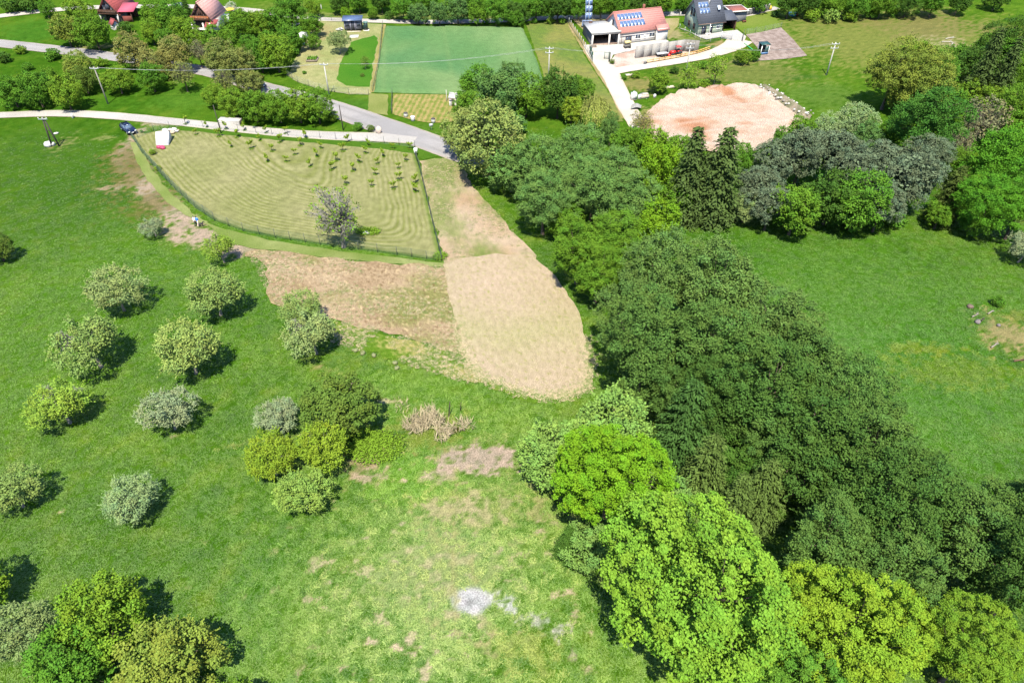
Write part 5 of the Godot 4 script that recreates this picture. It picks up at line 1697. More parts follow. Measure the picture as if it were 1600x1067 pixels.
func build_yards() -> void:
	var steel := mat("galvanised steel", 168, 172, 175, 0.5, 0.5, false)
	var green := mat("green fence wire", 56, 84, 66, 0.6, 0.0, false)
	var dark_post := mat("dark fence post", 58, 62, 56, 0.7, 0.0, false)
	var conc := mat("raw concrete", 160, 157, 152)
	var plank := mat("yellow formwork timber", 222, 178, 106)
	# retaining walls of the building pit
	var w := [Vector2(30.59, -179.28), Vector2(37.07, -182.6), Vector2(43.8, -185.18)]
	var o := thing("retaining_wall", "long raw concrete retaining wall below the white house", "retaining wall", on(w[0]))
	var e := Vector2(42.75, -179.34)
	var f := Vector2(46.04, -178.31)
	var q := [Vector2(29.85, -173.77), Vector2(36.11, -176.51), Vector2(42.68, -178.91), Vector2(45.96, -177.89)]
	for i in 3:
		var a: Vector2 = q[i]
		var c: Vector2 = q[i + 1]
		var m := mat("damp concrete", 132, 128, 122) if i == 2 else conc
		var n := 3
		for k in n:
			var p0 := a.lerp(c, float(k) / n)
			var p1 := a.lerp(c, (k + 1.0) / n)
			var mid := on((p0 + p1) * 0.5) - o.position
			put("wall_section", Buf.new().box(mid + Vector3(0, 1.1, 0), Vector3(p0.distance_to(p1) - 0.05, 3.4, 0.35 + 0.04 * (k % 2)), Basis(Vector3.UP, base_turn(a, c))), m, o)
	o = thing("formwork_rail", "yellow timber formwork rail along the building pit and the drive", "formwork", on(Vector2(32.22, -170.29)))
	var r := [Vector2(32.22, -170.29), Vector2(40.09, -174.11), Vector2(45.63, -177.04), Vector2(49.33, -179.77)]
	for i in 3:
		var n := 5
		for k in n:
			var p0 := on(r[i].lerp(r[i + 1], float(k) / n)) - o.position
			var p1 := on(r[i].lerp(r[i + 1], (k + 1.0) / n)) - o.position
			put("board", Buf.new().tube(p0 + Vector3.UP * 0.75, p1 + Vector3.UP * 0.75, 0.1, 0.1, 4), plank, o)
			put("board", Buf.new().tube(p0 + Vector3.UP * 0.3, p1 + Vector3.UP * 0.3, 0.09, 0.09, 4), plank, o)
			put("stake", Buf.new().tube(p0 - Vector3.UP * 0.2, p0 + Vector3.UP * 0.95, 0.06, 0.06, 5), plank, o)
	# plant and vehicles of the site
	o = thing("mini_tractor", "small red tractor parked in the building pit", "tractor", on(Vector2(40.17, -176.32)), 0.3)
	var red := mat("tractor red", 176, 36, 34, 0.35, 0.0, false)
	var tyre := mat("tyre rubber", 34, 34, 36, 0.9, 0.0, false)
	put("bonnet", Buf.new().box(Vector3(-0.9, 0.85, 0), Vector3(1.3, 0.55, 0.7)), red, o)
	put("chassis", Buf.new().box(Vector3(-0.2, 0.5, 0), Vector3(2.4, 0.25, 0.5)), mat("dark steel", 56, 56, 58, 0.6), o)
	put("fender", Buf.new().box(Vector3(0.75, 0.95, 0), Vector3(0.9, 0.3, 1.3)), red, o)
	put("cab_roof", Buf.new().box(Vector3(0.45, 2.05, 0), Vector3(1.2, 0.1, 1.2)), red, o)
	for k in 4:
		put("cab_post", Buf.new().tube(Vector3(-0.05 if k % 2 else 0.95, 1.0, -0.5 if k < 2 else 0.5), Vector3(-0.05 if k % 2 else 0.95, 2.0, -0.5 if k < 2 else 0.5), 0.04, 0.04, 4), mat("dark steel", 56, 56, 58, 0.6), o)
	put("seat", Buf.new().box(Vector3(0.6, 1.2, 0), Vector3(0.5, 0.5, 0.5)), mat("dark steel", 56, 56, 58, 0.6), o)
	put("front_loader", Buf.new().box(Vector3(-2.1, 0.35, 0), Vector3(0.5, 0.5, 1.5)), red, o)
	for z in [-0.65, 0.65]:
		put("wheel", Buf.new().tube(Vector3(0.75, 0.6, z - 0.15), Vector3(0.75, 0.6, z + 0.15), 0.6, 0.6, 12), tyre, o)
		put("wheel", Buf.new().tube(Vector3(-1.2, 0.4, z - 0.12), Vector3(-1.2, 0.4, z + 0.12), 0.4, 0.4, 12), tyre, o)
		put("loader_arm", Buf.new().tube(Vector3(-0.2, 1.0, z * 0.8), Vector3(-2.0, 0.4, z * 0.8), 0.06, 0.06, 5), red, o)
	o = thing("flat_trailer", "pale flatbed trailer with dark wheels beside the red tractor", "trailer", on(Vector2(36.41, -175.39)), 0.2)
	put("bed", Buf.new().box(Vector3(0.2, 0.75, 0), Vector3(2.8, 0.12, 1.5)), mat("pale aluminium", 200, 204, 206, 0.4, 0.3, false), o)
	put("side_board", Buf.new().box(Vector3(0.2, 0.95, 0.76), Vector3(2.8, 0.3, 0.05)), mat("pale aluminium", 200, 204, 206, 0.4, 0.3, false), o)
	put("drawbar", Buf.new().tube(Vector3(-1.2, 0.6, 0), Vector3(-2.5, 0.45, 0), 0.06, 0.05, 5), mat("dark steel", 56, 56, 58, 0.6), o)
	for x in [0.0, 0.8]:
		for z in [-0.7, 0.7]:
			put("wheel", Buf.new().tube(Vector3(x, 0.34, z - 0.1), Vector3(x, 0.34, z + 0.1), 0.34, 0.34, 10), tyre, o)
	o = thing("yard_cart", "beige topped small utility cart in front of the white house", "cart", on(Vector2(28.81, -181.04)), 0.2)
	put("canopy", Buf.new().box(Vector3(0, 1.5, 0), Vector3(1.5, 0.4, 1.2)), mat("beige canvas", 214, 196, 140), o)
	put("tub", Buf.new().box(Vector3(0, 0.7, 0), Vector3(1.7, 0.5, 1.0)), mat("grey plastic", 120, 118, 112), o)
	for x in [-0.55, 0.55]:
		for z in [-0.5, 0.5]:
			put("wheel", Buf.new().tube(Vector3(x, 0.28, z - 0.08), Vector3(x, 0.28, z + 0.08), 0.28, 0.28, 10), tyre, o)
			put("post", Buf.new().tube(Vector3(x, 0.9, z * 0.9), Vector3(x, 1.35, z * 0.9), 0.04, 0.04, 4), mat("dark steel", 56, 56, 58, 0.6), o)
	o = thing("wheelbarrow", "grey wheelbarrow at the lower end of the yellow formwork", "wheelbarrow", on(Vector2(31.69, -169.82)), 0.7)
	put("tray", Buf.new().ball(Vector3(0, 0.5, 0), Vector3(0.5, 0.22, 0.35)), mat("grey plastic", 120, 118, 112), o)
	put("wheel", Buf.new().tube(Vector3(0.6, 0.2, -0.05), Vector3(0.6, 0.2, 0.05), 0.2, 0.2, 10), tyre, o)
	for z in [-0.25, 0.25]:
		put("handle", Buf.new().tube(Vector3(0.6, 0.2, z * 0.3), Vector3(-0.9, 0.6, z * 1.2), 0.03, 0.03, 4), mat("dark steel", 56, 56, 58, 0.6), o)
	# gates
	gate(Vector2(19.06, -177.39), Vector2(19.39, -172.11), "open green gate leaf on the left side of the drive", green)
	gate(Vector2(22.23, -172.81), Vector2(23.29, -172.61), "open grey green gate leaf on the right side of the drive", mat("grey green sheet", 120, 142, 132))
	gate(Vector2(53.43, -186.37), Vector2(55.73, -185.03), "grey barred sliding gate at the green house yard", steel)
	gate(Vector2(58.2, -183.9), Vector2(59.41, -187.67), "dark upright gate leaf at the right end of the green house yard", dark_post)
	single("gate_pillar", Buf.new().box(Vector3(0, 1.0, 0), Vector3(0.35, 2.6, 0.35)), dark_post, on(Vector2(23.26, -170.85)), 0.0, "tall dark gate pillar beside the clipped shrub at the drive", "gate pillar")
	o = thing("waste_bin", "dark rubbish bin with rounded lid by the left gate", "rubbish bin", on(Vector2(19.45, -178.3)))
	put("bin_body", Buf.new().box(Vector3(0, 0.5, 0), Vector3(0.6, 1.0, 0.6)), mat("dark green plastic", 36, 62, 60, 0.4), o)
	put("lid", Buf.new().ball(Vector3(0, 1.02, 0), Vector3(0.38, 0.14, 0.38)), dark_post, o)
	single("plank_pile", Buf.new().box(Vector3(0, 0.2, 0), Vector3(1.6, 0.4, 0.6)).box(Vector3(0.1, 0.5, 0.05), Vector3(1.2, 0.18, 0.5)), mat("grey boards", 140, 128, 116), on(Vector2(20.32, -181.06)), 0.1, "short pile of grey boards at the left garage pillar", "plank pile")
	# kiosk of the stone garden
	o = thing("garden_kiosk", "dark green garden kiosk with white frame in the stone garden", "kiosk", on(Vector2(61.32, -176.09)), 0.15)
	var wf := mat("white frame", 225, 225, 222, 0.5, 0.0, false)
	for x in [-0.95, 0.95]:
		for z in [-0.9, 0.9]:
			put("post", Buf.new().box(Vector3(x, 1.1, z), Vector3(0.14, 2.4, 0.14)), wf, o)
	put("roof_frame", Buf.new().box(Vector3(0, 2.36, 0), Vector3(2.3, 0.12, 2.2)), mat("kiosk green", 30, 78, 74, 0.5), o)
	put("side_panel", Buf.new().box(Vector3(0.45, 1.0, 0.92), Vector3(0.95, 1.8, 0.06)), mat("kiosk green", 30, 78, 74, 0.5), o)
	put("base_panel", Buf.new().box(Vector3(0, 0.3, 0.98), Vector3(1.7, 0.5, 0.08)), mat("kiosk blue", 84, 124, 170, 0.5), o)
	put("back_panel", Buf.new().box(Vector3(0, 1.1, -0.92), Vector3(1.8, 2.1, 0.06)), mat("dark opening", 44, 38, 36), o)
	single("green_hose", Buf.new().tube(Vector3.ZERO, on(Vector2(59.5, -177.5)) - on(Vector2(58.37, -182.61)) + Vector3.UP * 0.1, 0.1, 0.1, 6), mat("bright green plastic", 60, 190, 120, 0.5), on(Vector2(58.37, -182.61), 0.1), 0.0, "bright green pipe lying on the bank towards the garden kiosk", "pipe")
	o = thing("garden_wall", "grey stone garden wall with pale coping behind the lawn", "wall", on(Vector2(63.67, -202.57)))
	var gw := [Vector2(63.67, -202.57), Vector2(67.53, -204.71), Vector2(71.21, -207.25)]
	for i in 2:
		var n := 4
		for k in n:
			var p0: Vector2 = gw[i].lerp(gw[i + 1], float(k) / n)
			var p1: Vector2 = gw[i].lerp(gw[i + 1], (k + 1.0) / n)
			var mid := on((p0 + p1) * 0.5) - o.position
			var t := Basis(Vector3.UP, base_turn(p0, p1))
			put("wall_section", Buf.new().box(mid + Vector3(0, 0.6, 0), Vector3(p0.distance_to(p1), 1.8, 0.3 + 0.03 * (k % 2)), t), mat("grey block wall", 112, 112, 114), o)
			put("coping", Buf.new().box(mid + Vector3(0, 1.56, 0), Vector3(p0.distance_to(p1) - 0.02, 0.12, 0.42), t), mat("white concrete", 220, 216, 208), o)
	o = thing("paddling_pool", "bright blue round paddling pool at the foot of the hillside trees", "paddling pool", on(Vector2(76.64, -203.41)))
	put("rim", Buf.new().tube(Vector3(0, -0.1, 0), Vector3(0, 0.5, 0), 1.15, 1.15, 18), mat("pool blue", 70, 170, 215, 0.4), o)
	put("water", Buf.new().tube(Vector3(0, 0.4, 0), Vector3(0, 0.51, 0), 1.02, 1.02, 18), mat("pool water", 130, 205, 230, 0.1, 0.0, false), o)
	single("red_toy", Buf.new().ball(Vector3(0, 0.25, 0), Vector3(0.5, 0.4, 0.45), 0.1), mat("faded red plastic", 190, 96, 86), on(Vector2(77.54, -202.91)), 0.0, "faded red play toy beside the paddling pool", "toy")
	single("yellow_ball", Buf.new().ball(Vector3(0, 0.5, 0), Vector3(0.6, 0.6, 0.6), 0.03), mat("toy yellow", 226, 186, 50, 0.4), on(Vector2(71.46, -207.53)), 0.0, "round yellow toy at the end of the garden wall", "toy")
	single("red_bench", Buf.new().box(Vector3(0, 0.4, 0), Vector3(1.0, 0.14, 0.5)).box(Vector3(-0.4, 0.2, 0), Vector3(0.1, 0.4, 0.5)).box(Vector3(0.4, 0.2, 0), Vector3(0.1, 0.4, 0.5)), mat("red brown timber", 120, 58, 46), on(Vector2(61.84, -197.14)), 0.3, "small red brown bench at the right side of the shed", "bench")
	# fences
	fence([Vector2(-74.42, -130.13), Vector2(-69.45, -122.88), Vector2(-63.99, -116.09), Vector2(-58.18, -108.99), Vector2(-52.62, -102.79), Vector2(-48.07, -98.61)], 2.6, 1.7, "dark wire fence running down from the car along the mown field", dark_post, green, 0.045)
	fence([Vector2(-48.07, -98.61), Vector2(-42.49, -95.45), Vector2(-36.98, -93.62), Vector2(-29.62, -91.79), Vector2(-23.51, -90.54), Vector2(-17.48, -89.27), Vector2(-10.56, -87.64)], 2.8, 1.5, "wire fence along the lower edge of the mown field behind the half dead tree", dark_post, green, 0.12)
	fence([Vector2(-10.58, -87.8), Vector2(-12.79, -98.04), Vector2(-15.2, -109.44), Vector2(-16.85, -117.17), Vector2(-18.19, -122.25)], 2.6, 1.6, "dark wire fence between the mown field and the fallow strip", dark_post, mat("dark wire", 44, 56, 48, 0.6, 0.0, false), 0.045)
	fence([Vector2(-72.96, -129.59), Vector2(-71.06, -132.78), Vector2(-65.67, -135.41), Vector2(-50.86, -132.71), Vector2(-37.7, -130.51), Vector2(-24.68, -127.51), Vector2(-18.52, -125.4)], 3.4, 1.4, "thin wire fence between the lower road and the young saplings", dark_post, steel, 0.6)
	fence([Vector2(14.84, -199.98), Vector2(17.18, -186.42), Vector2(18.58, -177.38), Vector2(19.28, -170.81)], 2.4, 1.6, "wire fence between the grass plot and the garage", steel, green, 0.12)
	fence([Vector2(15.25, -200.98), Vector2(24.41, -202.43), Vector2(34.94, -203.09), Vector2(45.79, -203.52)], 3.0, 1.5, "wire fence along the top road behind the white house", dark_post, steel, 0.4)
	fence([Vector2(-34.12, -194.9), Vector2(-31.42, -168.38), Vector2(-30.59, -152.42)], 2.6, 1.3, "wire fence between the tall grass and the crop field path", dark_post, green, 0.14)
	fence([Vector2(-51.76, -162.15), Vector2(-48.42, -158.43), Vector2(-42.46, -154.02), Vector2(-35.6, -151.31), Vector2(-31.18, -150.75)], 3.0, 1.3, "wire fence along the lower edge of the mown garden", dark_post, steel, 0.3)
	fence([Vector2(-26.04, -150.92), Vector2(-24.89, -140.77)], 2.0, 1.4, "short dark fence at the left side of the vegetable plot", dark_post, mat("dark wire", 44, 56, 48, 0.6, 0.0, false), 0.1)
	fence([Vector2(60.36, -188.91), Vector2(65.5, -190.37), Vector2(70.57, -193.1)], 2.6, 1.3, "dark post fence between the lawn and the stone garden", dark_post, steel, 0.3)
	fence([Vector2(44.21, -194.18), Vector2(46.06, -189.57), Vector2(47.91, -185.47), Vector2(50.27, -184.36), Vector2(53.3, -185.74)], 2.6, 1.2, "green mesh fence in front of the green house yard", steel, green, 0.1)
	fence([Vector2(-56.84, -200.24), Vector2(-51.27, -198.21), Vector2(-45, -197.47)], 2.6, 1.3, "wire fence along the top road left of the cabin", dark_post, green, 0.2)


func gate(a: Vector2, b: Vector2, label: String, m: Material) -> void:
	var L := a.distance_to(b)
	var o := thing("yard_gate", label, "gate", on(a), base_turn(a, b))
	for x in [0.0, L]:
		put("post", Buf.new().box(Vector3(x, 0.8, 0), Vector3(0.14, 2.2, 0.14)), m, o)
	for y in [0.25, 1.65]:
		put("rail", Buf.new().box(Vector3(L / 2, y, 0), Vector3(L - 0.14, 0.1, 0.07)), m, o)
	var n := int(L / 0.16)
	for k in n:
		put("bar", Buf.new().box(Vector3(0.1 + (L - 0.2) * k / maxf(1.0, n - 1.0), 0.95, 0), Vector3(0.05, 1.3, 0.04)), m, o)


func build_details() -> void:
	var wood := mat("weathered pole wood", 150, 146, 138)
	var dark_wood := mat("tarred pole wood", 66, 60, 54)
	var conc := mat("concrete pole", 196, 194, 188)
	# poles and the cables between them
	var P1 := pole(-85.69, -145.61, 7.78, "pole", "leaning looking weathered wooden pole between the two roads at the left", wood, 1)
	var P2 := pole(-39.93, -151.22, 6.88, "pole", "pale concrete pole at the lower edge of the mown garden", conc, 1)
	var P3 := pole(8.31, -160.17, 7.22, "pole", "pale concrete pole on the grass plot beside the crop field", conc, 2)
	var P4 := pole(40.3, -163.67, 7.02, "pole", "pale concrete pole on the bank above the sand heap", conc, 2)
	var P5 := pole(72.28, -162.1, 7.25, "pole", "pale concrete pole on the open hillside", conc, 2)
	pole(-57.68, -132.31, 5.72, "pole", "thin dark pole at the lower road beside the pale slab stack", dark_wood, 0, 0.09)
	pole(-33.79, -134.01, 5.12, "pole", "thin dark pole at the junction tongue with pale foot", dark_wood, 0, 0.1)
	pole(-13.94, -147.09, 2.49, "pole", "short pale pole beside the white garden shed", conc, 0, 0.07)
	pole(-52.7, -207.1, 1.32, "pole", "short post with a white head at the bend of the top road", conc, 0, 0.12)
	pole(-52.67, -201.76, 1.3, "pole", "short dark post at the top road bend", dark_wood, 0, 0.08)
	pole(30.94, -204.7, 0.33, "pole", "white marker post on the top road verge behind the white house", conc, 0, 0.14)
	pole(46.05, -203.5, 0.99, "pole", "white marker post at the left gable of the green house", conc, 0, 0.16)
	var tops := []
	for p in [P1, P2, P3, P4, P5]:
		var shaft: MeshInstance3D = p.get_node("shaft")
		tops.append(p.position + Vector3(0, shaft.mesh.get_aabb().end.y - 0.1, 0.12))
	for i in 4:
		for s in [-0.8, 0.8]:
			wire(tops[i] + Vector3(s, 0, 0), tops[i + 1] + Vector3(s, 0, 0), 1.0 + 0.2 * i, "%s thin grey cable from the %s pole to the next" % ["upper" if s < 0.0 else "lower", ["weathered wooden", "mown garden", "grass plot", "bank"][i]])
	# A shaped double pole with the pale stones at its feet
	var o := thing("double_pole", "dark A shaped double wooden pole on the left meadow near the road", "utility pole", on(Vector2(-87.32, -126.03)))
	var h: float = 5.71
	for x in [-0.75, 0.75]:
		put("leg", Buf.new().tube(Vector3(x, -0.5, 0), Vector3(x * 0.12, h, 0), 0.17, 0.12, 8), dark_wood, o)
	put("brace", Buf.new().tube(Vector3(-0.5, h * 0.55, 0), Vector3(0.5, h * 0.55, 0), 0.07, 0.07, 6), dark_wood, o)
	put("crossarm", Buf.new().box(Vector3(0, h - 0.3, 0.2), Vector3(1.7, 0.12, 0.12)), mat("galvanised steel", 168, 172, 175, 0.5, 0.5, false), o)
	for x in [-0.75, 0.0, 0.75]:
		put("insulator", Buf.new().tube(Vector3(x, h - 0.24, 0.2), Vector3(x, h + 0.05, 0.2), 0.07, 0.05, 6), mat("porcelain", 205, 200, 190, 0.25, 0.0, false), o)
	var stone := mat("pale field stone", 206, 204, 200)
	single("boulder", Buf.new().ball(Vector3(0, 0.3, 0), Vector3(0.75, 0.6, 0.7), 0.16, 3), stone, on(Vector2(-88.65, -126.02)), 0.3, "pale boulder heap at the left foot of the A shaped pole", "boulder")
	single("boulder", Buf.new().ball(Vector3(0, 0.25, 0), Vector3(0.42, 0.42, 0.4), 0.16, 4), stone, on(Vector2(-87.87, -126.3)), 0.9, "small pale boulder between the legs of the A shaped pole", "boulder")
	single("boulder", Buf.new().ball(Vector3(0, 0.1, 0), Vector3(0.45, 0.2, 0.25), 0.16, 5), stone, on(Vector2(-89.73, -131.27)), 0.6, "flat pale stone in the grass beyond the A shaped pole", "boulder")
	single("boulder", Buf.new().ball(Vector3(0, 0.6, 0), Vector3(0.62, 0.85, 0.4), 0.07, 6, 8, 12), mat("pinkish boulder", 208, 190, 176), on(Vector2(-26.32, -132.05)), 0.0, "upright pinkish boulder on the tip of the junction tongue", "boulder")
	single("marker_post", Buf.new().box(Vector3(0, 0.45, 0), Vector3(0.35, 1.1, 0.25)), mat("white concrete", 220, 216, 208), on(Vector2(-89.85, -138.66)), 0.2, "white marker post at the lower road verge right of the A shaped pole", "marker post")
	o = thing("meter_cabinet", "white meter cabinet on a post at the top end of the fallow strip fence", "cabinet", on(Vector2(-17.92, -121.97)))
	put("post", Buf.new().box(Vector3(0, 0.3, 0), Vector3(0.12, 0.8, 0.12)), conc, o)
	put("cabinet", Buf.new().box(Vector3(0, 1.05, 0), Vector3(0.6, 0.9, 0.35)), mat("white frame", 225, 225, 222, 0.5, 0.0, false), o)
	# vehicles
	car(on(Vector2(-75.84, -132.39)), -0.78, "parked_car", "dark navy car parked on the worn grass at the fence corner", mat("navy car paint", 20, 28, 52, 0.15, 0.3, false), true)
	car(on(Vector2(-57.04, -156.53)), -0.6, "parked_car", "dark grey car on the upper road half hidden by trees", mat("grey car paint", 70, 74, 80, 0.2, 0.3, false), true)
	car(on(Vector2(-92.96, -209.91)), 0.05, "parked_car", "dark car on the lane behind the gardens", mat("black car paint", 34, 36, 40, 0.2, 0.2, false), true)
	car(on(Vector2(-90.05, -171.59)), -0.35, "parked_car", "silver blue car on the upper road under the brownish trees", mat("silver blue car paint", 150, 165, 185, 0.2, 0.4, false), true)
	# the two walkers with their dog
	var wp := Vector2(-50.64, -97.21)
	person(on(wp), 2.5, 1.72, mat("white cotton", 228, 228, 226, 0.8, 0.0, false), mat("black trousers", 40, 38, 42, 0.8, 0.0, false), mat("dark hair", 52, 42, 36, 0.7, 0.0, false), "person in white shirt and dark trousers walking up the dirt track")
	person(on(wp + Vector2(0.5, 0.15)), 2.7, 1.8, mat("blue cotton", 56, 112, 190, 0.8, 0.0, false), mat("pale trousers", 206, 186, 178, 0.8, 0.0, false), mat("dark hair", 52, 42, 36, 0.7, 0.0, false), "person in blue shirt and pale trousers walking up the dirt track")
	dog(on(wp + Vector2(1.05, 0.35)), 2.2, "black dog walking beside the person in blue shirt")
	# stacks and heaps
	o = thing("slab_stack", "long stack of pale slabs under a grey sheet at the lower road", "slab stack", on(Vector2(-57.17, -136.9)), base_turn(Vector2(-59.51, -137.36), Vector2(-55.06, -136.72)))
	for k in 4:
		put("slab", Buf.new().box(Vector3(0.03 * k, 0.1 + 0.21 * k, 0), Vector3(4.4, 0.18, 1.3)), mat("white concrete", 220, 216, 208), o)
	put("cover_sheet", Buf.new().slab(Vector3(-2.2, 0.92, 0.66), Vector3(-2.2, 1.02, -0.7), Vector3(2.3, 1.02, -0.7), Vector3(2.3, 0.92, 0.66), 0.04), mat("bleached board", 206, 206, 198), o)
	put("end_cover", Buf.new().box(Vector3(2.33, 0.45, 0), Vector3(0.08, 0.95, 1.3)), mat("dark trim", 70, 66, 64), o)
	var pt := Buf.new()
	for k in 5:
		pt.ball(Vector3(rng.randf_range(-0.5, 0.5), 0.2, rng.randf_range(-0.3, 0.3)), Vector3(0.5, 0.35, 0.4), 0.15, 40 + k)
	single("pink_tarpaulin", pt, mat("magenta tarpaulin", 178, 50, 96, 0.6), on(Vector2(-66.78, -125.04)), 0.0, "crumpled magenta tarpaulin heap in front of the white hut", "tarpaulin")
	o = thing("rubble_pile", "pale heap of rubble and sacks behind the white hut", "rubble pile", on(Vector2(-67.61, -132.32)))
	for k in 14:
		put("rubble_piece", Buf.new().ball(Vector3(rng.randf_range(-1.5, 1.5), rng.randf_range(0.1, 0.45), rng.randf_range(-0.8, 0.8)), Vector3(0.5, 0.26, 0.36) * rng.randf_range(0.6, 1.2), 0.18, 60 + k), stone if k % 3 else mat("beige felt", 190, 172, 148), o)
	o = thing("round_cistern", "big round white cistern on its side beside the small garden tree", "cistern", on(Vector2(-52.71, -184.37)), 0.4)
	put("shell", Buf.new().tube(Vector3(-0.9, 0.9, 0), Vector3(0.9, 0.9, 0), 0.85, 0.85, 16).ball(Vector3(0.9, 0.9, 0), Vector3(0.3, 0.85, 0.85)), mat("white tarpaulin", 236, 236, 240, 0.6), o)
	put("lid", Buf.new().tube(Vector3(0.9, 0.7, 0.2), Vector3(1.3, 0.6, 0.5), 0.42, 0.42, 12), mat("teal plastic", 96, 140, 130, 0.4), o)
	for k in 2:
		put("saddle", Buf.new().box(Vector3(-0.5 + k, 0.1, 0), Vector3(0.2, 0.3, 1.5)), conc, o)
	single("garden_barrow", Buf.new().ball(Vector3(0, 0.35, 0), Vector3(0.6, 0.3, 0.45)).tube(Vector3(0.5, 0.2, 0), Vector3(-1.0, 0.5, 0), 0.05, 0.04, 5), mat("teal plastic", 96, 140, 130, 0.4), on(Vector2(-51.48, -180.11)), 0.5, "teal garden barrow below the round white cistern", "barrow")
	o = thing("garden_clutter", "cluttered heap of red and white boards among the garden trees", "board heap", on(Vector2(-56.67, -192.57)))
	for k in 12:
		put("board", Buf.new().box(Vector3(rng.randf_range(-1.2, 1.2), 0.3 + rng.randf() * 1.6, rng.randf_range(-1.2, 1.2)), Vector3(1.3, 0.08, 0.4), Basis.from_euler(Vector3(rng.randf_range(-0.5, 0.5), rng.randf() * 3.0, rng.randf_range(-0.5, 0.5)))), [mat("white frame", 225, 225, 222, 0.5, 0.0, false), mat("faded red plastic", 190, 96, 86), mat("bleached board", 206, 206, 198)][k % 3], o)
	o = thing("raised_bed", "framed flower bed with pale rim on the mown garden", "raised bed", on(Vector2(-47.64, -170.8)))
	for q in [[Vector3(0, 0.2, 1.1), Vector3(2.6, 0.4, 0.12)], [Vector3(0, 0.2, -1.1), Vector3(2.6, 0.4, 0.12)], [Vector3(-1.24, 0.2, 0), Vector3(0.12, 0.4, 2.08)], [Vector3(1.24, 0.2, 0), Vector3(0.12, 0.4, 2.08)]]:
		put("rim_board", Buf.new().box(q[0], q[1]), mat("grey boards", 140, 128, 116), o)
	var bed := Leaves.new()
	for k in 300:
		bed.leaf(Vector3(rng.randf_range(-1.1, 1.1), 0.45 + rng.randf() * 0.3, rng.randf_range(-0.95, 0.95)), (rdir(rng) + Vector3.UP).normalized(), rdir(rng), 0.26, 0.18, Color.WHITE * rng.randf_range(0.7, 1.0))
	mesh_part("plants", bed.done(), mats["mid"], o).set_meta("kind", "stuff")
	o = thing("garden_gate", "small pale grey barred gate among the bright garden trees", "gate", on(Vector2(-68.09, -185.19)), 0.1)
	for k in 5:
		put("bar", Buf.new().box(Vector3(-0.7 + 0.35 * k, 0.8, 0), Vector3(0.08, 1.6, 0.06)), mat("galvanised steel", 168, 172, 175, 0.5, 0.5, false), o)
	put("rail", Buf.new().box(Vector3(0, 1.5, 0.05), Vector3(1.7, 0.08, 0.04)), mat("galvanised steel", 168, 172, 175, 0.5, 0.5, false), o)
	o = thing("garden_parasol", "yellow orange parasol beside the right cottage", "parasol", on(Vector2(-76.22, -201.84)))
	var pb := Buf.new()
	for k in 10:
		var u := TAU * k / 10
		var v := TAU * (k + 1) / 10
		pb.tri(Vector3(0, 2.5, 0), Vector3(cos(v) * 1.3, 2.1, sin(v) * 1.3), Vector3(cos(u) * 1.3, 2.1, sin(u) * 1.3))
	put("canopy", pb, mat("toy yellow", 226, 186, 50, 0.4), o)
	put("pole", Buf.new().tube(Vector3.ZERO, Vector3(0, 2.5, 0), 0.04, 0.03, 6), conc, o)
	single("white_trailer", Buf.new().box(Vector3(0, 1.0, 0), Vector3(2.2, 1.5, 1.6)).box(Vector3(0, 1.85, 0), Vector3(2.0, 0.25, 1.4)).tube(Vector3(-0.3, 0.3, -0.8), Vector3(-0.3, 0.3, 0.8), 0.3, 0.3, 10), mat("white frame", 225, 225, 222, 0.5, 0.0, false), on(Vector2(-76.52, -198.1)), 0.1, "white covered trailer beside the red awning of the right cottage", "trailer")
	# vegetable plot things
	o = thing("plot_shed", "small white shed at the right corner of the vegetable plot", "shed", on(Vector2(-13.23, -144.67)), -0.3)
	gable(o, 1.9, 1.7, 1.7, 2.3, 0.15, mat("white render", 232, 228, 222), mat("pale roof sheet", 196, 196, 192), true)
	put("door", Buf.new().box(Vector3(0.9, 0.8, 0.04), Vector3(0.7, 1.5, 0.06)), mat("grey boards", 140, 128, 116), o)
	for q in [[634, 180, "dark lidded round water barrel, leftmost in the vegetable plot"], [645, 186, "white topped grey barrel in the middle of the plot edge"], [677, 189, "dark lidded pale barrel at the right plot edge"]]:
		var x: float = {634: -21.81, 645: -20.15, 677: -15.89}[q[0]]
		var z: float = {634: -139.35, 645: -137.42, 677: -136.3}[q[0]]
		o = thing("water_barrel", q[2], "barrel", on(Vector2(x, z)))
		put("drum", Buf.new().tube(Vector3(0, -0.1, 0), Vector3(0, 0.75, 0), 0.42, 0.4, 12), mat("pale grey plastic", 186, 186, 182), o)
		put("lid", Buf.new().tube(Vector3(0, 0.76, 0), Vector3(0, 0.86, 0), 0.44, 0.36, 12), mat("white frame", 225, 225, 222, 0.5, 0.0, false) if q[0] == 645 else mat("dark trim", 70, 66, 64), o)
	single("plot_sign", Buf.new().box(Vector3(0, 1.0, 0), Vector3(0.75, 0.6, 0.05)).tube(Vector3(0, -0.2, -0.06), Vector3(0, 1.2, -0.06), 0.04, 0.04, 6), mat("galvanised steel", 168, 172, 175, 0.5, 0.5, false), on(Vector2(-15.97, -132.72)), 0.0, "small grey sign board on a post at the plot edge near the road", "sign")
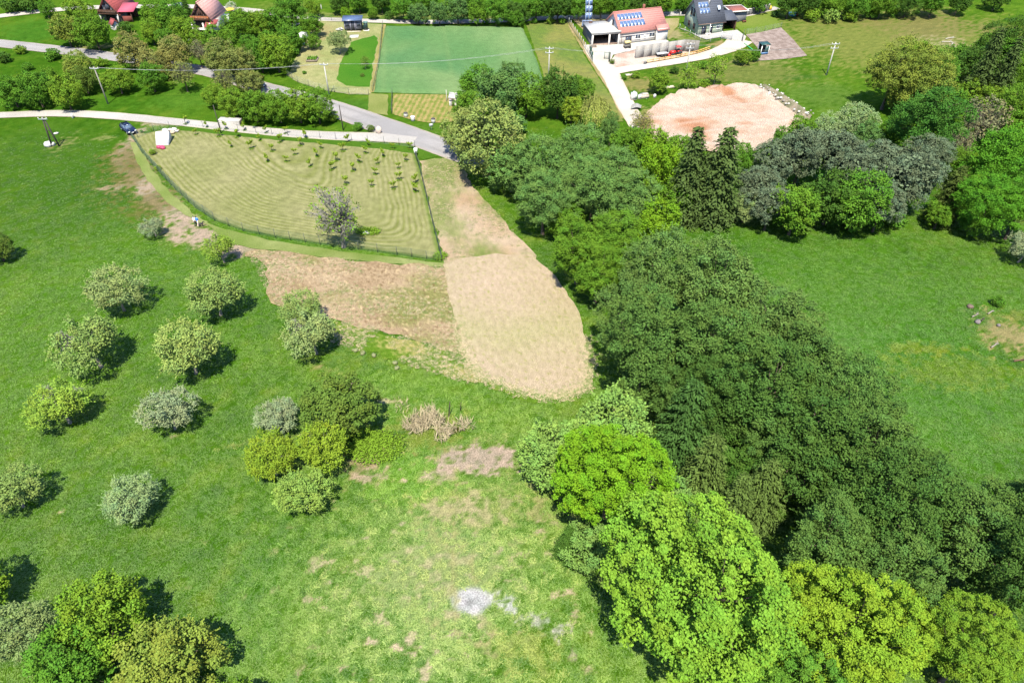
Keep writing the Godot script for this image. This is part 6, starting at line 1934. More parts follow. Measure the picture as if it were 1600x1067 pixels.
	# white water tanks beside the drive
	for q in [[0, "tallest white water tank beside the drive"], [1, "small white water tank second beside the drive"], [2, "small pale tank right beside the round young tree"]]:
		var p: Vector2 = [Vector2(26.01, -147.63), Vector2(27.28, -147.93), Vector2(30.66, -148.57)][q[0]]
		o = thing("water_tank", q[1], "water tank", on(p))
		var s: float = [1.0, 0.55, 0.45][q[0]]
		put("tank_body", Buf.new().box(Vector3(0, 0.75 * s, 0), Vector3(1.2, 1.3, 1.0) * s), mat("white plastic", 226, 226, 224, 0.4), o)
		put("cap", Buf.new().tube(Vector3(0, 1.4 * s, 0), Vector3(0, 1.7 * s, 0), 0.3 * s, 0.25 * s, 10), mat("white plastic", 226, 226, 224, 0.4), o)
		put("pallet", Buf.new().box(Vector3(0, 0.04, 0), Vector3(1.3, 0.12, 1.1) * s), mat("grey boards", 140, 128, 116), o)
	single("stone_pallet", Buf.new().box(Vector3(0, 0.35, 0), Vector3(1.7, 0.7, 1.3)).box(Vector3(0.1, 0.78, 0), Vector3(1.3, 0.18, 1.0)), mat("beige stone blocks", 190, 178, 164), on(Vector2(28.47, -148.61)), 0.1, "beige block pallet between the white water tanks", "pallet")
	single("pale_board", Buf.new().box(Vector3(0, 0.1, 0), Vector3(1.9, 0.12, 1.0)), mat("pale timber", 214, 202, 178), on(Vector2(27.06, -162.3)), 0.2, "pale flat board on the grass at the drive fork", "board")
	single("pale_board", Buf.new().box(Vector3(0, 0.15, 0), Vector3(2.2, 0.16, 0.9)).box(Vector3(0.2, 0.32, 0.1), Vector3(1.5, 0.12, 0.7)), mat("pale timber", 214, 202, 178), on(Vector2(34.81, -154.28)), 0.25, "pile of pale boards right of the round young tree", "board pile")
	# rubble on its heap
	var spots := []
	var at := Vector2(58.02, -147.13)
	var ends := [Vector2(55.18, -154.97), Vector2(60.57, -139.6)]
	for k in 64:
		spots.append(ends[0].lerp(ends[1], rng.randf()) + Vector2(rng.randf_range(-1.6, 1.6), rng.randf_range(-1.8, 1.8)))
	var heap := thing("broken_stones", "broken grey stones covering the heap beside the sand", "stone heap", on(at))
	for k in spots.size():
		var r := rng.randf_range(0.16, 0.38)
		put("stone", Buf.new().ball(on(spots[k]) - heap.position + Vector3(0, 0.85, 0), Vector3(r, r * 0.6, r * 0.8), 0.2, 200 + k, 4, 7), stone if k % 3 else mat("grey rubble", 150, 144, 134), heap)
	# reeds and the dark stubs in the hollow
	reeds([Vector2(-11.68, -54.29), Vector2(-10.69, -55.33), Vector2(-10.2, -54.05), Vector2(-9.49, -55.88), Vector2(-8.67, -54.9), Vector2(-9.66, -54.46), Vector2(-8.02, -54.12), Vector2(-10.88, -53.63)], 1.5, 210, "largest clump of bleached dry reeds in the hollow", 1)
	reeds([Vector2(-7.65, -52.96), Vector2(-7.25, -53.46), Vector2(-7.91, -52.57)], 1.2, 110, "narrow clump of dry reeds beside the dark mud, middle of the hollow", 2)
	reeds([Vector2(-5.99, -54.2), Vector2(-5.44, -54.82), Vector2(-5.04, -54.23)], 1.1, 90, "right clump of dry reeds with brown stems", 3)
	reeds([Vector2(-12.85, -56.78), Vector2(-13.27, -57.81)], 0.9, 40, "thin dry reeds standing apart at the upper left of the hollow", 4)
	single("dead_stem", Buf.new().tube(Vector3(0, -0.2, 0), Vector3(0.25, 2.3, -0.1), 0.09, 0.05, 6).tube(Vector3(0.12, 1.3, 0), Vector3(0.4, 1.9, 0.1), 0.04, 0.02, 5), mat("dark dead wood", 60, 50, 42), on(Vector2(-7.35, -55.96)), 0.0, "taller dark dead stem above the reeds", "dead stem")
	single("dead_stem", Buf.new().tube(Vector3(0, -0.2, 0), Vector3(0.15, 1.3, -0.1), 0.06, 0.03, 6).tube(Vector3(0.05, 0.7, 0), Vector3(-0.15, 1.0, 0.1), 0.03, 0.015, 5), mat("dark dead wood", 60, 50, 42), on(Vector2(-6.07, -56.94)), 0.0, "shorter dark dead stem right of the taller one", "dead stem")
	# logs and branches on the right meadow
	var grey_wood := mat("grey dead wood", 150, 140, 130)
	var dark_dead := mat("dark dead wood", 60, 50, 42)
	stones("boulder", "brown earthy boulder on the right meadow, top of the short row", [Vector2(63.01, -76.15)], 0.42, 0.46, mat("brown earth", 110, 92, 80), 301, "boulder", "")
	stones("boulder", "dark rounded boulder beside the bare patch, lower of the short row", [Vector2(62.46, -72.89)], 0.4, 0.44, mat("dark grey stone", 120, 112, 112), 303, "boulder", "")
	stones("boulder", "small grey boulder alone on the bare patch", [Vector2(64.85, -72.12)], 0.26, 0.3, mat("dark grey stone", 120, 112, 112), 305, "boulder", "")
	branch(Vector2(62.77, -74.22), 0.4, 1.1, "pale broken branch between the two dark boulders", grey_wood, 11)
	branch(Vector2(65.11, -74.8), 0.5, 1.1, "thin branch pointing at the low dark bush", grey_wood, 12)
	branch(Vector2(63.38, -73.38), 0.7, 0.9, "short dark branch beside the dark rounded boulder", dark_dead, 13)
	branch(Vector2(62.25, -68.14), 0.5, 1.2, "forked grey branch at the lower rim of the bare patch", grey_wood, 14)
	branch(Vector2(63.99, -65.29), 0.1, 1.6, "reddish dark log at the right edge below the bare patch", mat("reddish log", 112, 78, 62), 15)
	for k in 4:
		branch([Vector2(111.29, -185.61), Vector2(110.04, -181.42), Vector2(109.52, -183.1), Vector2(109.56, -178.96)][k], [0.4, 1.0, -0.2, 1.1][k], 2.6, ["pale fallen branch on the hillside, upper", "grey leaning branch in the pale branch heap", "pale fallen branch on the hillside, left", "grey fallen branch touching the green bush tree"][k], mat("bleached wood", 190, 186, 172), 20 + k)
	# flat white stone near the half dead tree, weeds round it
	single("boulder", Buf.new().ball(Vector3(0, 0.12, 0), Vector3(0.62, 0.24, 0.4), 0.1, 8), mat("white plastic", 226, 226, 224, 0.4), on(Vector2(-23.08, -95.22)), 0.1, "flat white stone in the green weeds beside the half dead tree", "stone")
	weeds(Vector2(-22.84, -95.61), 2.2, 1.3, 900, "round patch of tall green weeds beside the half dead tree", 31)
	weeds(Vector2(-10.83, -88.65), 1.2, 1.2, 420, "dark weeds in the lower right fence corner of the mown field", 32)
	weeds(Vector2(-15.17, -50.86), 3.6, 2.6, 2600, "bright green nettles beside the yellow lime orchard trees", 33)
	weeds(Vector2(-16.72, -51.76), 3.0, 2.2, 1800, "bright green nettles at the foot of the dark olive tree", 34)
	# hay tufts along the stubble edge
	for k in 5:
		single("hay_tuft", Buf.new().ball(Vector3(0, 0.12, 0), Vector3(0.35, 0.2, 0.3), 0.25, 90 + k), mat("pale hay", 122, 128, 84), on([Vector2(-19.98, -66.93), Vector2(-18.92, -66.36), Vector2(-17.5, -66.05), Vector2(-14.67, -64.73), Vector2(-14.31, -63.79)][k]), k, ["pale hay tuft, first from the left below the stubble", "pale hay tuft, second from the left below the stubble", "pale hay tuft, middle one below the stubble", "large pale hay tuft below the stubble", "pale hay tuft, rightmost below the stubble"][k], "hay tuft")


func branch(p: Vector2, turn: float, L: float, label: String, m: Material, seed_: int) -> void:
	var g := RandomNumberGenerator.new()
	g.seed = seed_
	var b := Buf.new()
	b.tube(Vector3(-L / 2, 0.1, 0), Vector3(L / 2, 0.25, 0), 0.1, 0.05, 6)
	for k in 4:
		var x := g.randf_range(-0.3, 0.45) * L
		b.tube(Vector3(x, 0.15, 0), Vector3(x + g.randf_range(0.1, 0.3) * L, 0.2 + g.randf() * 0.3, g.randf_range(-0.3, 0.3) * L), 0.05, 0.02, 5)
	single("fallen_branch", b, m, on(p), turn, label, "branch")


func reeds(at: Array, tall: float, n: int, label: String, seed_: int) -> void:
	var g := RandomNumberGenerator.new()
	g.seed = seed_
	var o := thing("dry_reeds", label, "reeds", on(at[0]))
	var L := Leaves.new()
	for p in at:
		var c: Vector3 = on(p) - o.position
		for i in n / 2:
			var a := g.randf() * TAU
			var q := c + Vector3(cos(a), 0, sin(a)) * 0.75 * sqrt(g.randf())
			var lean := (Vector3.UP + Vector3(cos(a), 0, sin(a)) * g.randf_range(0.0, 0.5) + rdir(g) * 0.3).normalized()
			var h := tall * g.randf_range(0.5, 1.15)
			var t := g.randf_range(0.7, 1.0)
			L.leaf(q + lean * h * 0.5, (rdir(g) + Vector3.BACK * 0.5).normalized(), lean, h, 0.07, Color(t, t, t))
	if not mats.has("reed"):
		leaf_mat("reed", 200, 186, 152)
	mesh_part("stems", L.done(), mats["reed"], o).set_meta("kind", "stuff")


func weeds(p: Vector2, rx: float, rz: float, n: int, label: String, seed_: int) -> void:
	var g := RandomNumberGenerator.new()
	g.seed = seed_
	var L := Leaves.new()
	for i in n:
		var a := g.randf() * TAU
		var q := Vector3(cos(a) * rx, 0, sin(a) * rz) * sqrt(g.randf()) * g.randf_range(0.75, 1.05)
		var t := g.randf_range(0.65, 1.0)
		L.leaf(q + Vector3.UP * g.randf_range(0.05, 0.5), (rdir(g) + Vector3.UP).normalized(), rdir(g), 0.26, 0.14, Color(t, t, t))
	var o := thing("weeds", label, "weeds", on(p))
	mesh_part("weed_leaves", L.done(), mats["lime2"], o).set_meta("kind", "stuff")



func plant_all() -> void:
	plant("fruit", -52.92, -75.18, 3.66, 1, "pale", "fruit_tree", "tree", "pale green orchard tree at the top left of the meadow group", "old orchard trees on the left meadow")
	plant("fruit", -39.29, -73.85, 3.78, 1, "pale2", "fruit_tree", "tree", "pale spreading orchard tree below the two grey half bare trees near the track", "old orchard trees on the left meadow")
	plant("fruit_bare", -50.98, -63.85, 4.16, 1, "pale2", "fruit_tree", "tree", "wide orchard tree with a dead grey branch mass on its left side", "old orchard trees on the left meadow")
	plant("fruit", -38.8, -62.53, 4.03, 1, "paleyel", "fruit_tree", "tree", "largest pale yellow green orchard tree in the middle of the left meadow", "old orchard trees on the left meadow")
	plant("fruit_bare", -50.56, -54.61, 3.28, 1, "lime", "fruit_tree", "tree", "ragged lime orchard tree with grey bare branches, left of the silvery grey tree", "old orchard trees on the left meadow")
	plant("fruit", -38.15, -53.57, 2.97, 1, "grey", "fruit_tree", "tree", "silvery grey orchard tree with a bare soil spot at its foot", "old orchard trees on the left meadow")
	plant("fruit", -49.93, -43.14, 2.93, 1, "pale2", "fruit_tree", "tree", "pale orchard tree cut by the left picture edge casting a broad shadow", "old orchard trees on the left meadow")
	plant("fruit", -37.78, -42.32, 2.78, 1, "silver", "fruit_tree", "tree", "silvery green orchard tree standing alone in the lower left meadow", "old orchard trees on the left meadow")
	plant("fruit_bare", -42.7, -86.48, 2.52, 1, "lime", "fruit_tree", "tree", "small half bare lime tree at the end of the dirt track", "old orchard trees on the left meadow")
	plant("fruit_bare", -55.82, -94.11, 1.98, 1, "grey", "fruit_tree", "tree", "smallest grey green tree beside the dirt track loop", "old orchard trees on the left meadow")
	plant("round", -76.3, -87.63, 2.08, 1, "olive", "broadleaf_tree", "tree", "dark bush like tree half out of frame at the left edge", "old orchard trees on the left meadow")
	plant("fruit", -27.38, -71.68, 2.99, 1, "pale2", "fruit_tree", "tree", "upper crown of pale green trees at the tip of the bare field", "old orchard trees on the left meadow")
	plant("fruit_bare", -24.73, -66.2, 3.32, 1, "pale", "fruit_tree", "tree", "tall pale tree with grey twigs beside the tip of the bare field", "old orchard trees on the left meadow")
	plant("fruit", -26.06, -53.38, 2.34, 1, "grey", "fruit_tree", "tree", "greyish white tree left of the broad dark olive tree", "old orchard trees on the left meadow")
	plant("wide", -18.75, -53.86, 4.37, 1, "olive", "broadleaf_tree", "tree", "broad dark olive tree in the clump left of the reeds", "old orchard trees on the left meadow")
	plant("fruit", -25.06, -47.19, 2.92, 1, "yellime", "fruit_tree", "tree", "bright yellow lime tree with a pale trunk, leftmost of the clump", "old orchard trees on the left meadow")
	plant("fruit", -19.65, -48.35, 2.95, 1, "yellime", "fruit_tree", "tree", "bright lime tree right in front of the broad dark olive tree", "old orchard trees on the left meadow")
	plant("fruit", -20.95, -42.94, 2.79, 1, "lime3", "fruit_tree", "tree", "light green tree with a leaning pale trunk, lowest of the clump", "old orchard trees on the left meadow")
	plant("round", -34.56, -29.35, 3.55, 1, "lime2", "broadleaf_tree", "tree", "big lime green tree at lower left with a black shadow to its right", "old orchard trees on the left meadow")
	plant("round", -35.56, -25.32, 3.08, 1, "mid", "broadleaf_tree", "tree", "mid green tree at the bottom left corner in front of the big lime tree", "old orchard trees on the left meadow")
	plant("round", -27.64, -25.58, 3.39, 1, "yelolive", "broadleaf_tree", "tree", "yellowish olive tree at the bottom edge right of the big lime tree", "old orchard trees on the left meadow")
	plant("fruit", -41.72, -28.85, 2.81, 1, "greyolive", "fruit_tree", "tree", "greyish green tree in the bottom left corner beside the big lime tree", "old orchard trees on the left meadow")
	plant("round", -47.19, -31.57, 3.32, 1, "lime2", "broadleaf_tree", "tree", "tree just past the left edge whose shadow falls on the corner meadow", "old orchard trees on the left meadow")
	plant("round", -21.6, -22.7, 2.01, 1, "lime2", "broadleaf_tree", "tree", "tree just below the bottom edge whose shadow tip shows on the grass", "old orchard trees on the left meadow")
	plant("dead", -25.92, -91.22, 3.63, 1.3, "lime2", "fruit_tree", "tree", "half dead grey apple tree with leafless twigs inside the fenced mown field", "")
	plant("maple", 14.41, -27.22, 7.59, 1, "maple", "broadleaf_tree", "tree", "huge bright green maple in the right foreground", "trees of the big wood at lower right")
	plant("maple", 9.21, -41.1, 5.59, 1, "yelmaple", "broadleaf_tree", "tree", "bright yellow green maple left of the dark wood", "trees of the big wood at lower right")
	plant("round", 10.33, -50.43, 4.35, 1, "paleg", "broadleaf_tree", "tree", "pale green tree behind the yellow green maple", "trees of the big wood at lower right")
	plant("round", 4.62, -47.02, 3.69, 1, "paleg", "broadleaf_tree", "tree", "pale green tree leaning over the bare patch with grey twigs beneath", "trees of the big wood at lower right")
	plant("round", 7.45, -37.12, 2.74, 1, "paleg2", "broadleaf_tree", "tree", "small pale green tree at the foot of the yellow green maple", "trees of the big wood at lower right")
	plant("larch", 5.28, -37.55, 1.8, 1, "dkgreen2", "larch_tree", "tree", "dark feathery conifer between the yellow green maple and the pasture", "trees of the big wood at lower right")
	plant("round", 14.2, -40.86, 3.7, 1, "paleg2", "broadleaf_tree", "tree", "pale green tree between the two bright maples", "trees of the big wood at lower right")
	plant("maple", 25.74, -26.76, 5.54, 1, "yelgreen", "broadleaf_tree", "tree", "yellow green maple right of the huge bright maple", "trees of the big wood at lower right")
	plant("maple", 32.06, -27.61, 3.62, 1, "yelgreen", "broadleaf_tree", "tree", "narrow yellow green tree between the foreground maples at the right", "trees of the big wood at lower right")
	plant("maple", 35.79, -25.74, 4, 1, "lime2", "broadleaf_tree", "tree", "lime tree at the bottom right with olive inner leaves", "trees of the big wood at lower right")
	plant("maple", 20.33, -22.4, 4.27, 1, "maple2", "broadleaf_tree", "tree", "lower green maple at the bottom edge between the two bright maples", "trees of the big wood at lower right")
	plant("big", 41.43, -35.75, 5.76, 1, "dark", "broadleaf_tree", "tree", "dark green tree at the right edge beyond the yellow green maples", "trees of the big wood at lower right")
	plant("big", 42.94, -31.48, 4.29, 1, "dark2", "broadleaf_tree", "tree", "dark tree on the right edge above the bottom corner", "trees of the big wood at lower right")
	plant("big", 33.91, -37.73, 5.59, 1, "dark2", "broadleaf_tree", "tree", "dark green tree facing the lower right corner of the wood", "trees of the big wood at lower right")
	plant("big", 27.83, -34.29, 4.45, 1, "dark", "broadleaf_tree", "tree", "dark green tree behind the yellow green maple, lowest of the dark mass", "trees of the big wood at lower right")
	plant("big", 32.65, -32.45, 4.35, 1, "dark", "broadleaf_tree", "tree", "dark green tree right above the yellow green maple tops", "trees of the big wood at lower right")
	plant("larch", 19.37, -44.33, 3.3, 1, "larch", "larch_tree", "tree", "olive feathery larch behind the huge maple, nearest the yellow green maple", "trees of the big wood at lower right")
	plant("larch", 24.54, -42.14, 3.11, 1, "larch", "larch_tree", "tree", "olive feathery larch behind the huge maple, nearest the dark mass", "trees of the big wood at lower right")
	plant("larch", 21.54, -40.73, 2.71, 1, "larch", "larch_tree", "tree", "short olive larch tucked between two taller larches", "trees of the big wood at lower right")
	plant("round", 23.02, -46.13, 3.03, 1, "dkgreen2", "broadleaf_tree", "tree", "dark green tree in the gap behind the larches", "trees of the big wood at lower right")
	plant("larch", 18.54, -50.59, 3.78, 1, "bluegreen", "larch_tree", "tree", "bluish dark conifer behind the pale green trees", "trees of the big wood at lower right")
	plant("big", 14.93, -58.01, 5.69, 1, "dark", "broadleaf_tree", "tree", "dark green tree at the left tip of the dark mass beside the bare field", "trees of the big wood at lower right")
	plant("big", 14.26, -65.66, 4.78, 1, "dark3", "broadleaf_tree", "tree", "dark green tree at the wood edge above the rounded end of the bare field", "trees of the big wood at lower right")
	plant("big", 19.2, -71.32, 5.76, 1, "dark3", "broadleaf_tree", "tree", "grey green tree at the top left of the dark mass", "trees of the big wood at lower right")
	plant("big", 25.52, -68.19, 6.34, 1, "dark3", "broadleaf_tree", "tree", "grey green domed tree at the top of the dark mass facing the right meadow", "trees of the big wood at lower right")
	plant("big", 21.56, -58.39, 6.36, 1, "dark", "broadleaf_tree", "tree", "dark green tree in the upper middle of the dark mass", "trees of the big wood at lower right")
	plant("big", 30.2, -62.29, 5.89, 1, "dark3", "broadleaf_tree", "tree", "dark green tree on the upper right flank of the dark mass", "trees of the big wood at lower right")
	plant("big", 33.27, -56.71, 5.6, 1, "dark", "broadleaf_tree", "tree", "dark green tree on the right flank, upper of the tall flank trees", "trees of the big wood at lower right")
	plant("big", 35.42, -50.77, 5.3, 1, "dark", "broadleaf_tree", "tree", "dark green tree on the right flank, lower of the tall flank trees", "trees of the big wood at lower right")
	plant("big", 26.19, -51.71, 6.1, 1, "dark2", "broadleaf_tree", "tree", "tall dark green tree in the very middle of the dark mass", "trees of the big wood at lower right")
	plant("big", 20.46, -52.76, 4.77, 1, "dark2", "broadleaf_tree", "tree", "dark green tree behind the bluish conifer", "trees of the big wood at lower right")
	plant("big", 29.18, -45.17, 5.71, 1, "dark2", "broadleaf_tree", "tree", "tall dark green tree right of the olive larches", "trees of the big wood at lower right")
	plant("big", 35.33, -44.08, 4.83, 1, "dark", "broadleaf_tree", "tree", "dark green tree beside the lower end of the right meadow", "trees of the big wood at lower right")
	plant("big", 38.06, -41.84, 3.68, 1, "dark2", "broadleaf_tree", "tree", "dark green tree at the edge corner above the right edge wood", "trees of the big wood at lower right")
	plant("big", 27.03, -47.81, 4.3, 1, "dark", "broadleaf_tree", "tree", "dark green tree just above the olive larches", "trees of the big wood at lower right")
	plant("big", 31.43, -39.25, 4.15, 1, "dark2", "broadleaf_tree", "tree", "dark green tree in the lower middle of the dark mass", "trees of the big wood at lower right")
	plant("big", 17.37, -55.31, 3.69, 1, "dark", "broadleaf_tree", "tree", "dark green tree against the bluish conifer, field side", "trees of the big wood at lower right")
	plant("willow", -4.39, -113.36, 6.8, 1, "willow", "willow_tree", "tree", "pale olive willow at the end of the road junction", "trees of the wooded gully beside the bare field")
	plant("willow", -8.75, -121.23, 3.97, 1, "willow", "willow_tree", "tree", "small pale olive willow touching the road end", "trees of the wooded gully beside the bare field")
	plant("big", 4.67, -105.33, 4.77, 1, "gg", "broadleaf_tree", "tree", "grey green tree right of the pale olive willow", "trees of the wooded gully beside the bare field")
	plant("big", 11.13, -108.38, 4.66, 1, "gg", "broadleaf_tree", "tree", "grey green tree below the yellow weeping willow", "trees of the wooded gully beside the bare field")
	plant("big", 16.52, -103.88, 4.34, 1, "gg", "broadleaf_tree", "tree", "grey green tree left of the bright lime trees", "trees of the wooded gully beside the bare field")
	plant("big", 4.84, -94.54, 4.45, 1, "gg", "broadleaf_tree", "tree", "grey green tree above the strip of shade beside the bare field", "trees of the wooded gully beside the bare field")
	plant("big", 12.12, -95.36, 4.85, 1, "gg", "broadleaf_tree", "tree", "grey green tree in the centre of the gully wood", "trees of the wooded gully beside the bare field")
	plant("big", 18.37, -97.67, 3.97, 1, "gg", "broadleaf_tree", "tree", "grey green tree between the gully centre and the spruces", "trees of the wooded gully beside the bare field")
	plant("round", 11.9, -105.52, 2.76, 1, "limedark", "broadleaf_tree", "tree", "small bright green tree poking out of the grey green trees", "trees of the wooded gully beside the bare field")
	plant("round", 24.73, -105.57, 4.63, 1, "brlime", "broadleaf_tree", "tree", "bright lime tree next to the spruces, below the sand heap", "trees of the wooded gully beside the bare field")
	plant("round", 21.25, -118.6, 3.45, 1, "limedark", "broadleaf_tree", "tree", "green tree below the bare brownish tree at the drive end", "trees of the wooded gully beside the bare field")
	plant("round", 25.28, -118.63, 3.45, 1, "brlime", "broadleaf_tree", "tree", "bright green tree just under the lower rim of the sand", "trees of the wooded gully beside the bare field")
	plant("round", 21.45, -90.3, 3.81, 1, "brlime", "broadleaf_tree", "tree", "bright lime tree at the corner of the right meadow", "trees of the wooded gully beside the bare field")
	plant("big", 9.28, -81.95, 4.42, 1, "limedark", "broadleaf_tree", "tree", "yellowish green tree nearest the bare field in the gully wood", "trees of the wooded gully beside the bare field")
	plant("big", 14.35, -84.07, 4.48, 1, "limedark", "broadleaf_tree", "tree", "yellowish green tree left of the bright lime corner tree", "trees of the wooded gully beside the bare field")
	plant("big", 11.58, -77.3, 3.77, 1, "limedark", "broadleaf_tree", "tree", "yellowish green tree directly above the dark mass", "trees of the wooded gully beside the bare field")
	plant("big", 16.69, -80.31, 3.69, 1, "limedark", "broadleaf_tree", "tree", "yellowish green tree between the corner tree and the dark mass", "trees of the wooded gully beside the bare field")
	plant("round", 8.3, -93.11, 3.12, 1, "limedark", "broadleaf_tree", "tree", "yellowish green tree at the field side of the gully wood", "trees of the wooded gully beside the bare field")
	plant("spruce", 27.88, -99.88, 4.65, 0.74, "spruce", "spruce_tree", "tree", "dark spruce with drooping boughs, nearer the lime trees", "trees of the wooded gully beside the bare field")
	plant("spruce", 32.37, -99.11, 4.82, 0.72, "spruce", "spruce_tree", "tree", "taller dark spruce at the meadow edge, nearer the pines", "trees of the wooded gully beside the bare field")
	plant("round", -7.31, -145.57, 4.25, 1, "mid", "broadleaf_tree", "tree", "green tree at the lower corner of the blue green crop field", "trees of the wooded gully beside the bare field")
	plant("round", -8.18, -134.83, 3.77, 1, "limedark", "broadleaf_tree", "tree", "bright green tree beside the white garden shed", "trees of the wooded gully beside the bare field")
	plant("round", -3.18, -137.65, 4.58, 1, "gg2", "broadleaf_tree", "tree", "tall greyish tree at the corner of the crop field", "trees of the wooded gully beside the bare field")
	plant("round", 2.83, -139.07, 3.86, 1, "limedark", "broadleaf_tree", "tree", "bright green round tree behind the pale olive willow", "trees of the wooded gully beside the bare field")
	plant("round", 0, -150.48, 3.29, 1, "gg2", "broadleaf_tree", "tree", "slender greyish tree over the crop field edge", "trees of the wooded gully beside the bare field")
	plant("round", 9.21, -138.44, 4.35, 1, "dkgreen2", "broadleaf_tree", "tree", "dark green tree below the mown grass plot", "trees of the wooded gully beside the bare field")
	plant("round", 13.98, -144.94, 3.2, 1, "limedark", "broadleaf_tree", "tree", "bright green tree left of the yellow weeping willow", "trees of the wooded gully beside the bare field")
	plant("round", 11.85, -135.95, 2.55, 1, "yellime", "broadleaf_tree", "tree", "small yellow lime tree left of the yellow weeping willow", "trees of the wooded gully beside the bare field")
	plant("weeping", 16.36, -133.28, 3.12, 1, "weep", "weeping_willow", "tree", "yellow weeping willow beside the pale drive", "trees of the wooded gully beside the bare field")
	plant("poplar", 18.48, -125.63, 1.65, 2, "gg", "broadleaf_tree", "tree", "slender dark poplar between the weeping willow and the drive", "trees of the wooded gully beside the bare field")
	plant("twiggy", 25.15, -129.5, 2.82, 1, "brown", "broadleaf_tree", "tree", "half bare brownish tree at the lower end of the drive", "trees of the wooded gully beside the bare field")
	plant("bush", 0, -130.74, 3.23, 1, "gg2", "bush", "bush", "shrub in front of the round tree behind the willow", "trees of the wooded gully beside the bare field")
	plant("pine", 39.26, -100.95, 3.87, 1, "pine", "pine_tree", "tree", "blue grey pine right of the spruces", "trees of the wood edge beyond the right meadow")
	plant("pine", 49.09, -110.34, 4.32, 1, "pine", "pine_tree", "tree", "blue grey pine below the lower corner of the sand", "trees of the wood edge beyond the right meadow")
	plant("pine", 44.85, -109.82, 3.67, 1, "pine", "pine_tree", "tree", "blue grey pine behind the gap between spruce and green trees", "trees of the wood edge beyond the right meadow")
	plant("pine", 55.03, -110.35, 4.32, 1, "pine", "pine_tree", "tree", "blue grey pine behind the paired green trees", "trees of the wood edge beyond the right meadow")
	plant("pine", 59.63, -105.63, 4.39, 1, "pine", "pine_tree", "tree", "grey pine right behind the paired green trees", "trees of the wood edge beyond the right meadow")
	plant("pine", 62.73, -99.68, 4.62, 1, "pine", "pine_tree", "tree", "tall grey pine at the meadow edge, rightmost of the pines", "trees of the wood edge beyond the right meadow")
	plant("pine", 57.06, -95.45, 3.54, 1, "pine", "pine_tree", "tree", "grey pine reaching the meadow edge beside the paired green trees", "trees of the wood edge beyond the right meadow")
	plant("round", 43.71, -94.98, 4.52, 1, "limedark", "broadleaf_tree", "tree", "left of the paired green trees at the meadow edge, yellowish", "trees of the wood edge beyond the right meadow")
	plant("round", 50.08, -97.84, 4.41, 1, "dkgreen2", "broadleaf_tree", "tree", "darker middle tree of the paired green trees at the meadow edge", "trees of the wood edge beyond the right meadow")
	plant("round", 53.53, -95.96, 4.54, 1, "mid", "broadleaf_tree", "tree", "right of the paired green trees at the meadow edge", "trees of the wood edge beyond the right meadow")
	plant("willow", 65.37, -128.58, 3.67, 1, "silver", "willow_tree", "tree", "pale silvery willow left of the dark round tree", "trees of the wood edge beyond the right meadow")
	plant("willow", 60.25, -127.67, 3.16, 1, "silver", "willow_tree", "tree", "pale silvery willow nearest the sand heap corner", "trees of the wood edge beyond the right meadow")
	plant("round", 54.29, -124.78, 3.1, 1, "limedark", "broadleaf_tree", "tree", "green bush like tree on the lower right rim of the sand", "trees of the wood edge beyond the right meadow")
	plant("round", 50.35, -123.98, 2.15, 1, "mid", "broadleaf_tree", "tree", "small dark green tree at the rim of the sand", "trees of the wood edge beyond the right meadow")
	plant("big", 73.23, -118.92, 5.86, 1, "grn", "broadleaf_tree", "tree", "dark fresh green round tree in the wood behind the right meadow", "trees of the wood edge beyond the right meadow")
	plant("twiggy", 87.47, -125.61, 5.24, 1, "brown2", "broadleaf_tree", "tree", "brownish grey half bare tree left of the bright edge trees", "trees of the wood edge beyond the right meadow")
	plant("twiggy", 80.92, -120.23, 3.49, 1, "brown2", "broadleaf_tree", "tree", "brownish grey half bare tree below the fresh green round tree", "trees of the wood edge beyond the right meadow")
	plant("big", 77.85, -143.77, 5.71, 1, "yelolive", "broadleaf_tree", "tree", "large olive lime tree standing at the hillside with a long shadow", "trees of the wood edge beyond the right meadow")
	plant("big", 82.68, -140.52, 6.11, 1, "yelolive", "broadleaf_tree", "tree", "large olive lime tree, right of its twin on the hillside", "trees of the wood edge beyond the right meadow")
	plant("round", 92.47, -163.74, 3.79, 1, "lime2", "broadleaf_tree", "tree", "lime top tree behind the olive lime twins", "trees of the wood edge beyond the right meadow")
	plant("spruce", 96.48, -144.58, 3.94, 1, "spruce", "spruce_tree", "tree", "dark spruce leaning at the top right wood edge", "trees of the wood edge beyond the right meadow")
	plant("spruce", 99.54, -142.46, 3.64, 1, "spruce", "spruce_tree", "tree", "dark spruce closest to the right edge", "trees of the wood edge beyond the right meadow")
	plant("round", 100.38, -163.11, 3.49, 1, "mid", "broadleaf_tree", "tree", "green round bush tree beside the pale branch heap on the hillside", "trees of the wood edge beyond the right meadow")
	plant("big", 111.35, -162.85, 5.71, 1, "dkgreen2", "broadleaf_tree", "tree", "very dark tree in the top right corner wood", "trees of the wood edge beyond the right meadow")
	plant("big", 106.22, -147.11, 4.78, 1, "limedark", "broadleaf_tree", "tree", "bright green tree cut by the right edge, upper", "trees of the wood edge beyond the right meadow")
	plant("round", 96.01, -143.69, 3.18, 1, "lime2", "broadleaf_tree", "tree", "lime tree at the foot of the dark spruces", "trees of the wood edge beyond the right meadow")
	plant("big", 78.76, -105.3, 5.39, 1, "brgreen", "broadleaf_tree", "tree", "bright green tree at the right edge above the shaded meadow corner", "trees of the wood edge beyond the right meadow")
	plant("big", 71.93, -94.95, 4.28, 1, "brgreen", "broadleaf_tree", "tree", "bright green tree at the meadow edge, right end of the wood", "trees of the wood edge beyond the right meadow")
	plant("big", 76.85, -93.2, 4.23, 1, "brgreen", "broadleaf_tree", "tree", "bright green tree at the right edge of the wood front", "trees of the wood edge beyond the right meadow")
